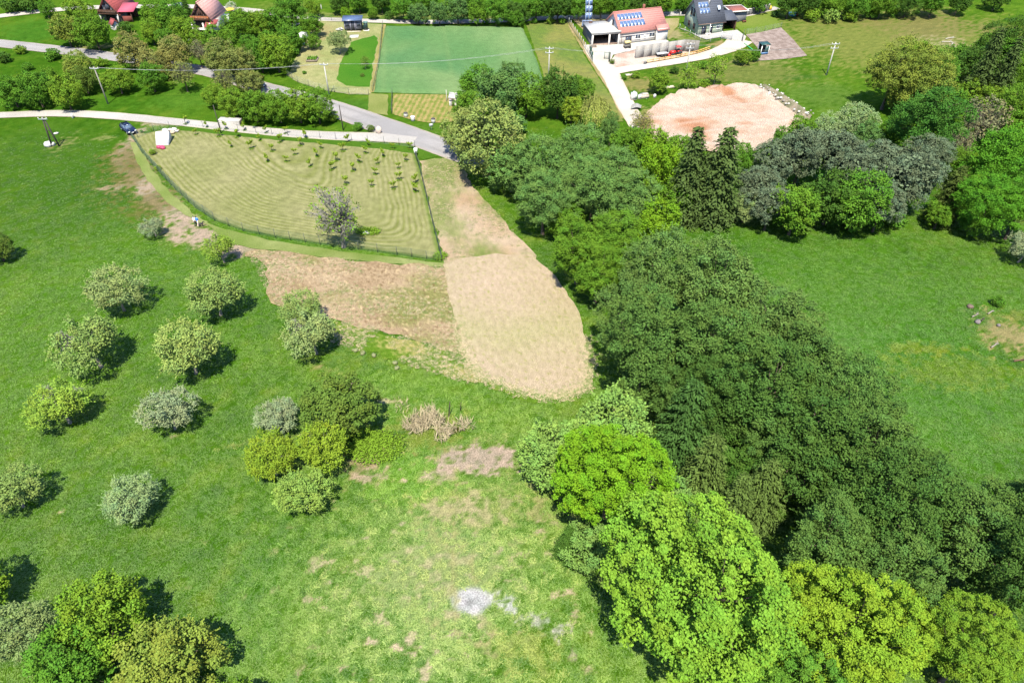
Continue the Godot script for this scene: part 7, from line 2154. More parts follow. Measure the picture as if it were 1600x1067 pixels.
	plant("larch", 69.26, -98.71, 3.41, 1, "olive2", "larch_tree", "tree", "narrow olive conifer between the grey pine and the bright green trees", "trees of the wood edge beyond the right meadow")
	plant("round", 77.98, -113.65, 2.92, 1, "limedark", "broadleaf_tree", "tree", "lime green tree behind the narrow olive conifer", "trees of the wood edge beyond the right meadow")
	plant("fruit", 75.18, -86.63, 2.8, 1, "grey", "fruit_tree", "tree", "grey green tree at the right edge shading the meadow corner", "trees of the wood edge beyond the right meadow")
	plant("round", 93.26, -126.62, 4.09, 1, "limedark", "broadleaf_tree", "tree", "lime green tree behind the bright edge trees", "trees of the wood edge beyond the right meadow")
	plant("round", 72.11, -126.73, 2.91, 1, "mid", "broadleaf_tree", "tree", "green tree between silvery willow and fresh green round tree", "trees of the wood edge beyond the right meadow")
	plant("round", 19.71, -94.65, 3.35, 1, "gg", "broadleaf_tree", "tree", "grey green tree behind the bright corner tree", "trees of the wooded gully beside the bare field")
	plant("round", 8.37, -103.95, 3.56, 1, "gg", "broadleaf_tree", "tree", "grey green tree behind the field edge of the gully wood", "trees of the wooded gully beside the bare field")
	plant("round", 29.68, -116.25, 3.4, 1, "limedark", "broadleaf_tree", "tree", "green tree between the lime trees and the spruce tops", "trees of the wooded gully beside the bare field")
	plant("round", 26.16, -100.21, 3.08, 1, "limedark", "broadleaf_tree", "tree", "green tree filling the gap left of the spruces", "trees of the wooded gully beside the bare field")
	plant("round", 0, -107.8, 3.86, 1, "gg", "broadleaf_tree", "tree", "grey green tree right below the pale olive willow", "trees of the wooded gully beside the bare field")
	plant("round", 40.23, -113.57, 2.91, 1, "mid", "broadleaf_tree", "tree", "fresh green tree between spruce tops and grey pines", "trees of the wood edge beyond the right meadow")
	plant("round", 37.23, -98.62, 2.45, 1, "greyolive", "broadleaf_tree", "tree", "greyish low tree at the meadow edge between spruces and paired green trees", "trees of the wood edge beyond the right meadow")
	plant("pine", 40.18, -96.26, 3.37, 1, "pine", "pine_tree", "tree", "grey pine at the meadow edge left of the paired green trees", "trees of the wood edge beyond the right meadow")
	plant("pine", 55.92, -104.5, 3.55, 1, "pine", "pine_tree", "tree", "grey pine rising behind the paired green trees", "trees of the wood edge beyond the right meadow")
	plant("pine", 71.71, -112.83, 3.75, 1, "pine", "pine_tree", "tree", "grey pine below the fresh green round tree", "trees of the wood edge beyond the right meadow")
	plant("round", 67.13, -96.23, 2.4, 1, "limedark", "broadleaf_tree", "tree", "lime green low tree at the foot of the tall grey pine", "trees of the wood edge beyond the right meadow")
	plant("round", 71.96, -94.03, 2.56, 1, "mid", "broadleaf_tree", "tree", "green low tree at the dark meadow corner", "trees of the wood edge beyond the right meadow")
	plant("bush", 60.94, -96.88, 1.83, 1, "mid", "bush", "bush", "low green shrub at the pine foot beside the meadow", "trees of the wood edge beyond the right meadow")
	plant("round", 66.32, -123.06, 3.08, 1, "gg2", "broadleaf_tree", "tree", "grey green tree between the silvery willows and pines", "trees of the wood edge beyond the right meadow")
	plant("round", 87, -137.57, 3.84, 1, "mid", "broadleaf_tree", "tree", "green tree behind the fresh green round tree", "trees of the wood edge beyond the right meadow")
	plant("round", 80.64, -140.7, 3.9, 1, "yelolive", "broadleaf_tree", "tree", "olive lime tree below the twins", "trees of the wood edge beyond the right meadow")
	plant("round", 102.49, -158.67, 3.7, 1, "dkgreen2", "broadleaf_tree", "tree", "dark tree between the dark spruces and the hillside", "trees of the wood edge beyond the right meadow")
	plant("round", 111.99, -170.31, 3.61, 1, "mid", "broadleaf_tree", "tree", "green tree between the very dark corner tree and the hillside", "trees of the wood edge beyond the right meadow")
	plant("round", 111.69, -160.07, 4.01, 1, "mid", "broadleaf_tree", "tree", "green tree behind the dark spruces at the right edge", "trees of the wood edge beyond the right meadow")
	plant("big", 96.39, -129.16, 4.82, 1, "limedark", "broadleaf_tree", "tree", "bright green tree cut by the right edge, below the dark spruces", "trees of the wood edge beyond the right meadow")
	plant("round", 98.08, -137.85, 3.59, 1, "lime2", "broadleaf_tree", "tree", "lime tree in the wood right of the brownish half bare tree", "trees of the wood edge beyond the right meadow")
	plant("round", 92.27, -119.09, 3.92, 1, "brgreen", "broadleaf_tree", "tree", "bright green tree cut by the right edge, middle of the wood", "trees of the wood edge beyond the right meadow")
	plant("round", 91.5, -150.42, 3.82, 1, "mid", "broadleaf_tree", "tree", "green tree right behind the olive lime twins", "trees of the wood edge beyond the right meadow")
	plant("spruce", 30.34, -99.45, 3.86, 0.7, "spruce", "spruce_tree", "tree", "lower spruce filling the middle of the dark spruce clump", "trees of the wooded gully beside the bare field")
	plant("big", 46.5, -37.85, 4.62, 1, "dark", "broadleaf_tree", "tree", "dark green tree cut by the right edge beside the lower right meadow corner", "trees of the big wood at lower right")
	plant("round", 31.8, -150.92, 2.34, 1, "lime2", "broadleaf_tree", "tree", "round young tree beside the white water tanks", "young trees on the slope below the building site")
	plant("twig2", 38.56, -152.59, 2.64, 1, "lime2", "broadleaf_tree", "tree", "thin young tree with a bare trunk at the pole foot", "young trees on the slope below the building site")
	plant("twig2", 45.11, -156.5, 2.83, 1, "lime2", "broadleaf_tree", "tree", "tallest thin young tree above the sand heap", "young trees on the slope below the building site")
	plant("bush", 42.38, -154.49, 1.41, 1, "lime2", "bush", "bush", "small round shrub between the two thin young trees", "young trees on the slope below the building site")
	plant("bush", 37.54, -163.78, 1.18, 1, "dkgreen2", "bush", "bush", "dark little shrub on the bank, left of the pole", "young trees on the slope below the building site")
	plant("bush", 44.98, -167.47, 1.2, 1, "mid", "bush", "bush", "dark little shrub on the bank, right of the pole", "young trees on the slope below the building site")
	plant("round", 54.49, -169.53, 1.96, 1, "lime2", "broadleaf_tree", "tree", "round young tree below the stone garden", "young trees on the slope below the building site")
	plant("round", 57.94, -171.35, 1.37, 1, "mid", "broadleaf_tree", "tree", "smaller round young tree beside the garden kiosk", "young trees on the slope below the building site")
	plant("bush", 25.36, -159.5, 0.72, 1, "mid", "bush", "bush", "tiny sapling at the drive fork", "young trees on the slope below the building site")
	plant("bush", 28.07, -160.47, 1.16, 1, "lime2", "bush", "bush", "small sapling beside the pale slab at the drive fork", "young trees on the slope below the building site")
	plant("bush", 23.85, -169.64, 0.76, 1, "olive", "bush", "bush", "small shrub inside the right gate post", "young trees on the slope below the building site")
	plant("round", -98.84, -144.39, 3.45, 1, "mid", "broadleaf_tree", "tree", "green hedgerow tree at the left end of the road verge", "hedgerow trees between the two roads")
	plant("round", -92.02, -142.64, 3.42, 1, "lime2", "broadleaf_tree", "tree", "round hedgerow tree casting shade on the verge, end of the left row", "hedgerow trees between the two roads")
	plant("round", -104.17, -144.42, 3.45, 1, "mid", "broadleaf_tree", "tree", "hedgerow tree at the left edge above the lower road", "hedgerow trees between the two roads")
	plant("round", -99.6, -150.6, 2.75, 1, "limedark", "broadleaf_tree", "tree", "hedgerow tree behind the left verge row", "hedgerow trees between the two roads")
	plant("bush", -113.6, -166.65, 1.35, 1, "mid", "bush", "bush", "small bush alone on the grass between the roads", "hedgerow trees between the two roads")
	plant("bush", -122.01, -172.06, 1.84, 1, "dkgreen2", "bush", "bush", "dark bush at the left edge by the upper road", "hedgerow trees between the two roads")
	plant("bush", -121.16, -177.65, 1.57, 1, "lime2", "bush", "bush", "bush on the upper road verge near the left edge", "hedgerow trees between the two roads")
	plant("bush", -110.89, -173.18, 2.16, 1, "mid", "bush", "bush", "roadside bush under the upper road bend", "hedgerow trees between the two roads")
	plant("round", -95.34, -155.36, 3.37, 1, "yelolive", "broadleaf_tree", "tree", "olive tree left of the wooden pole", "hedgerow trees between the two roads")
	plant("round", -92.34, -151.35, 2.76, 1, "olive", "broadleaf_tree", "tree", "dark olive tree just left of the wooden pole foot", "hedgerow trees between the two roads")
	plant("bush", -96.71, -167.31, 1.8, 1, "lime2", "bush", "bush", "small bush behind the wooden pole top", "hedgerow trees between the two roads")
	plant("round", -84.97, -151.16, 3.02, 1, "lime2", "broadleaf_tree", "tree", "bright green bush tree right of the wooden pole", "hedgerow trees between the two roads")
	plant("round", -87.08, -165.04, 4.1, 1, "brown", "broadleaf_tree", "tree", "brownish tree over the upper road, leftmost of the brown trees", "hedgerow trees between the two roads")
	plant("round", -79.75, -158.91, 3.7, 1, "brown", "broadleaf_tree", "tree", "brownish tree in front of the upper road, second of the brown trees", "hedgerow trees between the two roads")
	plant("round", -77.26, -163.29, 4.07, 1, "brown", "broadleaf_tree", "tree", "brownish tree over the upper road, middle of the brown trees", "hedgerow trees between the two roads")
	plant("twiggy", -72.71, -166.85, 2.97, 1, "brown2", "broadleaf_tree", "tree", "dusky half bare tree in the row of brown trees", "hedgerow trees between the two roads")
	plant("round", -65.44, -161.05, 4.03, 1, "brown3", "broadleaf_tree", "tree", "olive brown tree right of the dusky half bare tree", "hedgerow trees between the two roads")
	plant("round", -57.18, -152.41, 2.78, 1, "brown3", "broadleaf_tree", "tree", "olive brown tree over the upper road just left of the grey car", "hedgerow trees between the two roads")
	plant("round", -59.9, -158.22, 3.97, 1, "brown3", "broadleaf_tree", "tree", "olive brown tree, right end of the brown row", "hedgerow trees between the two roads")
	plant("round", -78.25, -152.37, 2.77, 1, "mid", "broadleaf_tree", "tree", "green tree under the brown row, left", "hedgerow trees between the two roads")
	plant("twiggy", -71.31, -152.69, 3.32, 1, "brown3", "broadleaf_tree", "tree", "tree with bare trunks under the brown row", "hedgerow trees between the two roads")
	plant("twiggy", -61.58, -149.82, 3.01, 1, "brown3", "broadleaf_tree", "tree", "tree with bare trunks at the right below the brown row", "hedgerow trees between the two roads")
	plant("round", -62.1, -144.46, 2.4, 1, "lime2", "broadleaf_tree", "tree", "small green tree above the thin dark pole", "hedgerow trees between the two roads")
	plant("round", -56.63, -139.98, 2.99, 1, "lime2", "broadleaf_tree", "tree", "green verge tree left of the pale slab stack", "hedgerow trees between the two roads")
	plant("round", -52, -138.05, 3.35, 1, "limedark", "broadleaf_tree", "tree", "green verge tree right of the pale slab stack", "hedgerow trees between the two roads")
	plant("round", -47.17, -137.87, 3.47, 1, "limedark", "broadleaf_tree", "tree", "green verge tree in the middle of the junction row", "hedgerow trees between the two roads")
	plant("round", -43.06, -137.86, 3.47, 1, "lime2", "broadleaf_tree", "tree", "green verge tree second from the right of the junction row", "hedgerow trees between the two roads")
	plant("round", -39.16, -137.45, 3.21, 1, "limedark", "broadleaf_tree", "tree", "green verge tree at the right end of the junction row", "hedgerow trees between the two roads")
	plant("bush", -36.86, -138.16, 1.82, 1, "lime2", "bush", "bush", "low bush between junction row and dark pole", "hedgerow trees between the two roads")
	plant("bush", -30.82, -133.74, 1.27, 1, "mid", "bush", "bush", "low bush on the junction tongue left of the boulder", "hedgerow trees between the two roads")
	plant("bush", -28.07, -133.13, 0.89, 1, "olive", "bush", "bush", "dark bush touching the pale boulder", "hedgerow trees between the two roads")
	plant("round", -110.41, -181.5, 4.1, 1, "yelolive", "broadleaf_tree", "tree", "olive tree at the left edge of the cottage gardens", "trees of the gardens around the red roofed cottages")
	plant("round", -102.1, -178.86, 4.05, 1, "limedark", "broadleaf_tree", "tree", "bright green tree below the left cottage", "trees of the gardens around the red roofed cottages")
	plant("round", -112.67, -193.38, 3.98, 1, "lime2", "broadleaf_tree", "tree", "green tree left of the left cottage gable", "trees of the gardens around the red roofed cottages")
	plant("round", -126.02, -202.38, 2.42, 1, "mid", "broadleaf_tree", "tree", "green tree by the bend of the top lane", "trees of the gardens around the red roofed cottages")
	plant("bush", -137.72, -206.92, 3.17, 1, "dkgreen2", "bush", "bush", "dark thicket in the top left corner", "trees of the gardens around the red roofed cottages")
	plant("bush", -133.32, -207.7, 3.18, 1, "dkgreen2", "bush", "bush", "dark thicket right of the corner thicket", "trees of the gardens around the red roofed cottages")
	plant("bush", -100.08, -190.34, 2.15, 1, "dkgreen2", "bush", "bush", "dark shrub right of the little red roofed shelter", "trees of the gardens around the red roofed cottages")
	plant("round", -92.76, -193.32, 3.98, 1, "limedark", "broadleaf_tree", "tree", "bright tree right of the pink annex", "trees of the gardens around the red roofed cottages")
	plant("round", -87.8, -190.99, 3.94, 1, "mid", "broadleaf_tree", "tree", "tree in the middle of the lawn between the cottages", "trees of the gardens around the red roofed cottages")
	plant("round", -81.06, -180.59, 3.46, 1, "lime2", "broadleaf_tree", "tree", "bright tree left of the right cottage porch", "trees of the gardens around the red roofed cottages")
	plant("round", -89.85, -182.47, 2.86, 1, "lime2", "broadleaf_tree", "tree", "low bright tree below the pink annex", "trees of the gardens around the red roofed cottages")
	plant("round", -83.97, -178.06, 2.81, 1, "mid", "broadleaf_tree", "tree", "low tree between the cottages above the brown row", "trees of the gardens around the red roofed cottages")
	plant("spruce", -88.12, -202.55, 1.56, 1, "dkgreen2", "spruce_tree", "tree", "dark small conifer behind the right cottage", "trees of the gardens around the red roofed cottages")
	plant("round", -69.35, -171.5, 4.22, 1, "limedark", "broadleaf_tree", "tree", "broad bright tree in front of the right cottage", "trees of the gardens around the red roofed cottages")
	plant("round", -67.9, -184.35, 3.51, 1, "limedark", "broadleaf_tree", "tree", "bright tree right of the right cottage", "trees of the gardens around the red roofed cottages")
	plant("round", -76.61, -178.16, 2.5, 1, "lime2", "broadleaf_tree", "tree", "bright tree at the path of the right cottage", "trees of the gardens around the red roofed cottages")
	plant("round", -76.67, -204.27, 1.57, 1, "white", "broadleaf_tree", "tree", "white flowering tree right of the right cottage", "trees of the gardens around the red roofed cottages")
	plant("round", -62.42, -173.52, 2.75, 1, "mid", "broadleaf_tree", "tree", "tree by the grey garden gate", "trees of the gardens around the red roofed cottages")
	plant("round", -63.84, -187.03, 3.23, 1, "lime2", "broadleaf_tree", "tree", "bright garden tree right of the yellow parasol", "trees of the gardens around the red roofed cottages")
	plant("round", -59.9, -187.88, 3.56, 1, "mid", "broadleaf_tree", "tree", "tree beside the cluttered garden corner", "trees of the gardens around the red roofed cottages")
	plant("round", -56.99, -193.32, 3.96, 1, "mid", "broadleaf_tree", "tree", "tree at the top of the garden row", "trees of the gardens around the red roofed cottages")
	plant("round", -54.05, -164.27, 3.8, 1, "lime2", "broadleaf_tree", "tree", "lime garden tree above the upper road", "trees of the gardens around the red roofed cottages")
	plant("round", -57.83, -164.13, 3.22, 1, "mid", "broadleaf_tree", "tree", "garden tree at the right end above the upper road", "trees of the gardens around the red roofed cottages")
	plant("round", -53.53, -175.99, 3.09, 1, "mid", "broadleaf_tree", "tree", "garden tree left of the round white tank", "trees of the gardens around the red roofed cottages")
	plant("round", -50.32, -185.73, 2.89, 1, "limedark", "broadleaf_tree", "tree", "green tree over the white van at the mown garden", "trees of the gardens around the red roofed cottages")
	plant("round", -53.38, -199.94, 2.39, 1, "lime2", "broadleaf_tree", "tree", "tree at the bend of the top road", "trees of the gardens around the red roofed cottages")
	plant("round", -48.71, -177.58, 1.72, 1, "limedark", "broadleaf_tree", "tree", "small round tree with a black shadow on the mown garden", "trees of the gardens around the red roofed cottages")
	plant("fruit", -41.71, -174.53, 3.07, 1, "greyolive", "fruit_tree", "tree", "grey green tree in front of the dark cabin", "trees of the gardens around the red roofed cottages")
	plant("twig2", -34.05, -165, 1.18, 1, "olive", "broadleaf_tree", "tree", "small dark tree on the tall grass below the cabin", "trees of the gardens around the red roofed cottages")
	plant("bush", -34.14, -160.97, 0.58, 1, "olive", "bush", "bush", "tiny bush below the small dark tree", "trees of the gardens around the red roofed cottages")
	plant("bush", -47.88, -162.96, 0.59, 1, "mid", "bush", "bush", "little sapling on the mown garden", "trees of the gardens around the red roofed cottages")
	plant("bush", -53.07, -173.48, 2.15, 1, "mid", "bush", "bush", "garden shrub left of the mown garden", "trees of the gardens around the red roofed cottages")
	plant("bush", -60.63, -182.03, 2.23, 1, "mid", "bush", "bush", "shrub in the cluttered garden", "trees of the gardens around the red roofed cottages")
	plant("round", -44.35, -199.08, 1.54, 1, "brlime", "broadleaf_tree", "tree", "small lime tree behind the dark cabin", "woodland trees along the top road")
	plant("round", -37.3, -199.68, 1.54, 1, "limedark", "broadleaf_tree", "tree", "small lime tree right behind the cabin tank", "woodland trees along the top road")
	plant("round", -46.6, -203.22, 2.76, 1, "dkgreen2", "broadleaf_tree", "tree", "dark woodland tree above the cabin", "woodland trees along the top road")
	plant("round", -41.67, -204.68, 2.78, 1, "mid", "broadleaf_tree", "tree", "woodland tree above the small lime tree", "woodland trees along the top road")
	plant("round", -35.61, -205.01, 3.13, 1, "dkgreen2", "broadleaf_tree", "tree", "dark woodland tree at the top edge above the crop field corner", "woodland trees along the top road")
	plant("round", -28.9, -199.32, 3.06, 1, "mid", "broadleaf_tree", "tree", "woodland tree above the left half of the crop field", "woodland trees along the top road")
	plant("round", -24.95, -196.73, 2.7, 1, "gg2", "broadleaf_tree", "tree", "grey green woodland tree over the road, left half of the crop field", "woodland trees along the top road")
	plant("round", -19.07, -194.97, 3.01, 1, "gg2", "broadleaf_tree", "tree", "grey green woodland tree over the road, middle of the crop field", "woodland trees along the top road")
	plant("round", -24.31, -205.19, 3.47, 1, "mid", "broadleaf_tree", "tree", "woodland tree at the top edge above the crop field", "woodland trees along the top road")
	plant("round", -14.32, -197.17, 3.37, 1, "gg2", "broadleaf_tree", "tree", "grey woodland tree above the right half of the crop field", "woodland trees along the top road")
	plant("round", -9.23, -195.87, 3.02, 1, "limedark", "broadleaf_tree", "tree", "lime woodland tree above the right half of the crop field", "woodland trees along the top road")
	plant("round", -10.5, -206.93, 3.15, 1, "mid", "broadleaf_tree", "tree", "woodland tree behind the lime woodland tree", "woodland trees along the top road")
	plant("round", -4.19, -195.75, 3.35, 1, "mid", "broadleaf_tree", "tree", "woodland tree above the crop field right corner", "woodland trees along the top road")
	plant("round", 0, -197.7, 3.04, 1, "dkgreen2", "broadleaf_tree", "tree", "dark woodland tree at the crop field right corner", "woodland trees along the top road")
	plant("round", 0.84, -194.36, 2.01, 1, "mid", "broadleaf_tree", "tree", "roadside tree at the crop field corner", "woodland trees along the top road")
	plant("round", 6.46, -199.65, 3.74, 1, "mid", "broadleaf_tree", "tree", "woodland tree above the mown grass plot", "woodland trees along the top road")
	plant("round", 12.22, -199.13, 3.73, 1, "dkgreen2", "broadleaf_tree", "tree", "dark woodland tree left of the solar tracker", "woodland trees along the top road")
	plant("round", 17.99, -201.48, 3.77, 1, "mid", "broadleaf_tree", "tree", "woodland tree behind the solar tracker", "woodland trees along the top road")
	plant("round", 24.14, -202.82, 3.45, 1, "limedark", "broadleaf_tree", "tree", "woodland tree right of the solar tracker", "woodland trees along the top road")
	plant("round", 29.07, -203.74, 3.46, 1, "mid", "broadleaf_tree", "tree", "woodland tree above the red roof, left", "woodland trees along the top road")
	plant("round", 34.84, -203.01, 3.45, 1, "dkgreen2", "broadleaf_tree", "tree", "dark woodland tree above the red roof", "woodland trees along the top road")
	plant("round", 41.29, -204.4, 3.12, 1, "limedark", "broadleaf_tree", "tree", "woodland tree above the red roof, right end", "woodland trees along the top road")
	plant("round", 46.96, -204.91, 2.78, 1, "mid", "broadleaf_tree", "tree", "woodland tree above the green house gable", "woodland trees along the top road")
	plant("bush", 61.36, -205.98, 2.81, 1, "dkgreen2", "bush", "bush", "dark rounded shrub behind the red topped shed", "woodland trees along the top road")
	plant("round", 57.19, -207.89, 2.46, 1, "lime2", "broadleaf_tree", "tree", "lime tree behind the green house chimney", "woodland trees along the top road")
	plant("round", 66.75, -204.26, 2.77, 1, "mid", "broadleaf_tree", "tree", "tree behind the garden wall right of the shed", "woodland trees along the top road")
	plant("bush", 63.75, -204.28, 1.4, 1, "mid", "bush", "bush", "garden shrub behind the red topped shed roof", "woodland trees along the top road")
	plant("bush", 71.26, -201.64, 1.21, 1, "bluegreen", "bush", "bush", "bluish shrub at the end of the garden wall", "woodland trees along the top road")
	plant("round", 74.07, -200.51, 3.75, 1, "dkgreen2", "broadleaf_tree", "tree", "dark woodland tree above the paddling pool", "woodland trees along the top road")
	plant("round", 79.53, -201.29, 3.42, 1, "dkgreen2", "broadleaf_tree", "tree", "dark woodland tree right of the paddling pool", "woodland trees along the top road")
	plant("round", 85.39, -201.22, 3.76, 1, "limedark", "broadleaf_tree", "tree", "lime woodland tree on the hillside top edge, left", "woodland trees along the top road")
	plant("round", 91.81, -200.1, 3.74, 1, "mid", "broadleaf_tree", "tree", "woodland tree on the hillside top edge, left of the middle", "woodland trees along the top road")
	plant("round", 98.65, -200.29, 3.74, 1, "limedark", "broadleaf_tree", "tree", "lime woodland tree on the hillside top edge, middle", "woodland trees along the top road")
	plant("round", 105.67, -200.59, 3.41, 1, "dkgreen2", "broadleaf_tree", "tree", "dark woodland tree on the hillside top edge", "woodland trees along the top road")
	plant("round", 112.47, -200.56, 3.41, 1, "mid", "broadleaf_tree", "tree", "woodland tree on the hillside top edge, right", "woodland trees along the top road")
	plant("round", 120.69, -203.14, 3.1, 1, "dkgreen2", "broadleaf_tree", "tree", "dark woodland tree at the right end of the hillside wood", "woodland trees along the top road")
	plant("bush", 80.19, -198.56, 2.22, 1, "lime2", "bush", "bush", "light green shrub on the hillside wood front, leftmost", "woodland trees along the top road")
	plant("bush", 84.89, -197.36, 2.38, 1, "lime3", "bush", "bush", "light green shrub on the hillside wood front, second from the left", "woodland trees along the top road")
	plant("bush", 90.48, -198.8, 2.39, 1, "lime2", "bush", "bush", "light green shrub on the hillside wood front, third from the left", "woodland trees along the top road")
	plant("bush", 96.69, -200.78, 2.24, 1, "mid", "bush", "bush", "mid green shrub on the hillside wood front", "woodland trees along the top road")
	plant("bush", 102.74, -201.75, 2.07, 1, "limedark", "bush", "bush", "green shrub at the right end of the hillside wood front", "woodland trees along the top road")
	plant("round", 133.64, -207.99, 3.17, 1, "dkgreen2", "broadleaf_tree", "tree", "dark tree in the top right corner of the picture", "woodland trees along the top road")
	plant("bush", 5.97, -197.66, 1.02, 1, "mid", "bush", "bush", "roadside bush at the top of the mown grass plot", "woodland trees along the top road")
	plant("bush", 10.24, -197.67, 1.19, 1, "lime2", "bush", "bush", "roadside bush second at the top of the mown grass plot", "woodland trees along the top road")
	plant("bush", 13.32, -197.9, 1.2, 1, "limedark", "bush", "bush", "roadside bush near the plot fence corner", "woodland trees along the top road")
	plant("round", 1.69, -196.92, 2.7, 1, "dkgreen2", "broadleaf_tree", "tree", "dark tree hanging over the top road beside the plot", "woodland trees along the top road")
	plant("bush", -33.05, -200.41, 1.55, 1, "dkgreen2", "bush", "bush", "dark roadside bush above the crop field corner", "woodland trees along the top road")
	plant("bush", -73.2, -131.98, 0.38, 1, "mid", "bush", "bush", "low weed bush inside the left fence, upper", "")
	plant("bush", -67.3, -122.62, 0.72, 1, "lime2", "bush", "bush", "low weed bush inside the left fence, middle", "")
	plant("bush", -64.05, -116.57, 0.69, 1, "yellime", "bush", "bush", "yellowish weed bush inside the left fence, lower", "")
	plant("bush", 66.99, -76.64, 1.05, 1, "mid", "bush", "bush", "low dark bush by the bare patch on the right meadow", "")
	sapling(-65.88, -136.01, "young sapling, first from the left in the row along the lower road")
	sapling(-61.25, -134.78, "young sapling, second from the left in the row along the lower road")
	sapling(-57.23, -134.14, "young sapling, third from the left in the row along the lower road")
	sapling(-53.44, -133.77, "young sapling, fourth from the left in the row along the lower road")
	sapling(-48.86, -132.79, "young sapling, fifth from the left in the row along the lower road")
	sapling(-45, -132.59, "young sapling, sixth from the left in the row along the lower road")
	sapling(-40.49, -130.57, "young sapling, seventh from the left in the row along the lower road")
	sapling(-31.77, -128.29, "young sapling, eighth from the left in the row along the lower road")
	sapling(-27.53, -126.66, "young sapling, ninth from the left in the row along the lower road")
	sapling(-22.75, -124.96, "young sapling, tenth from the left in the row along the lower road")
	sapling(-19.42, -124.68, "young sapling, eleventh from the left in the row along the lower road")
	sapling(-62.19, -131.14, "young sapling, first from the left in the second row from the road")
	sapling(-57.51, -130.55, "young sapling, second from the left in the second row from the road")
	sapling(-53.99, -130.48, "young sapling, third from the left in the second row from the road")
	sapling(-49.17, -129.28, "young sapling, fourth from the left in the second row from the road")
	sapling(-45.14, -128.56, "young sapling, fifth from the left in the second row from the road")
	sapling(-40.85, -127.2, "young sapling, sixth from the left in the second row from the road")
	sapling(-36.66, -126.05, "young sapling, seventh from the left in the second row from the road")
	sapling(-32.09, -124.54, "young sapling, eighth from the left in the second row from the road")
	sapling(-27.65, -123.5, "young sapling, ninth from the left in the second row from the road")
	sapling(-24.04, -121.95, "young sapling, tenth from the left in the second row from the road")
	sapling(-19.6, -119.84, "young sapling, eleventh from the left in the second row from the road")
	sapling(-53.82, -126.18, "young sapling, first from the left in the third row from the road")
	sapling(-49.74, -125.56, "young sapling, second from the left in the third row from the road")
	sapling(-45.61, -124.62, "young sapling, third from the left in the third row from the road")
	sapling(-41.06, -123.36, "young sapling, fourth from the left in the third row from the road")
	sapling(-36.67, -122.56, "young sapling, fifth from the left in the third row from the road")
	sapling(-32.69, -120.64, "young sapling, sixth from the left in the third row from the road")
	sapling(-28.28, -119.94, "young sapling, seventh from the left in the third row from the road")
	sapling(-24.7, -118.97, "young sapling, eighth from the left in the third row from the road")
	sapling(-20.56, -116.97, "young sapling, ninth from the left in the third row from the road")
	sapling(-45.31, -120.3, "young sapling, first from the left in the fourth row from the road")
	sapling(-41.91, -120.4, "young sapling, second from the left in the fourth row from the road")
	sapling(-36.96, -118.38, "young sapling, third from the left in the fourth row from the road")
	sapling(-32.83, -117.08, "young sapling, fourth from the left in the fourth row from the road")
	sapling(-28.88, -116.47, "young sapling, fifth from the left in the fourth row from the road")
	sapling(-24.6, -115.06, "young sapling, sixth from the left in the fourth row from the road")
	sapling(-19.93, -112.67, "young sapling, seventh from the left in the fourth row from the road")
	sapling(-16.84, -111.33, "young sapling, eighth from the left in the fourth row from the road")
	sapling(-29.25, -111.43, "young sapling, first from the left in the sparse last row")
	sapling(-24.5, -110.6, "young sapling, second from the left in the sparse last row")
	sapling(-20.55, -109.53, "young sapling, third from the left in the sparse last row")
	sapling(-16.65, -108.43, "young sapling, fourth from the left in the sparse last row")


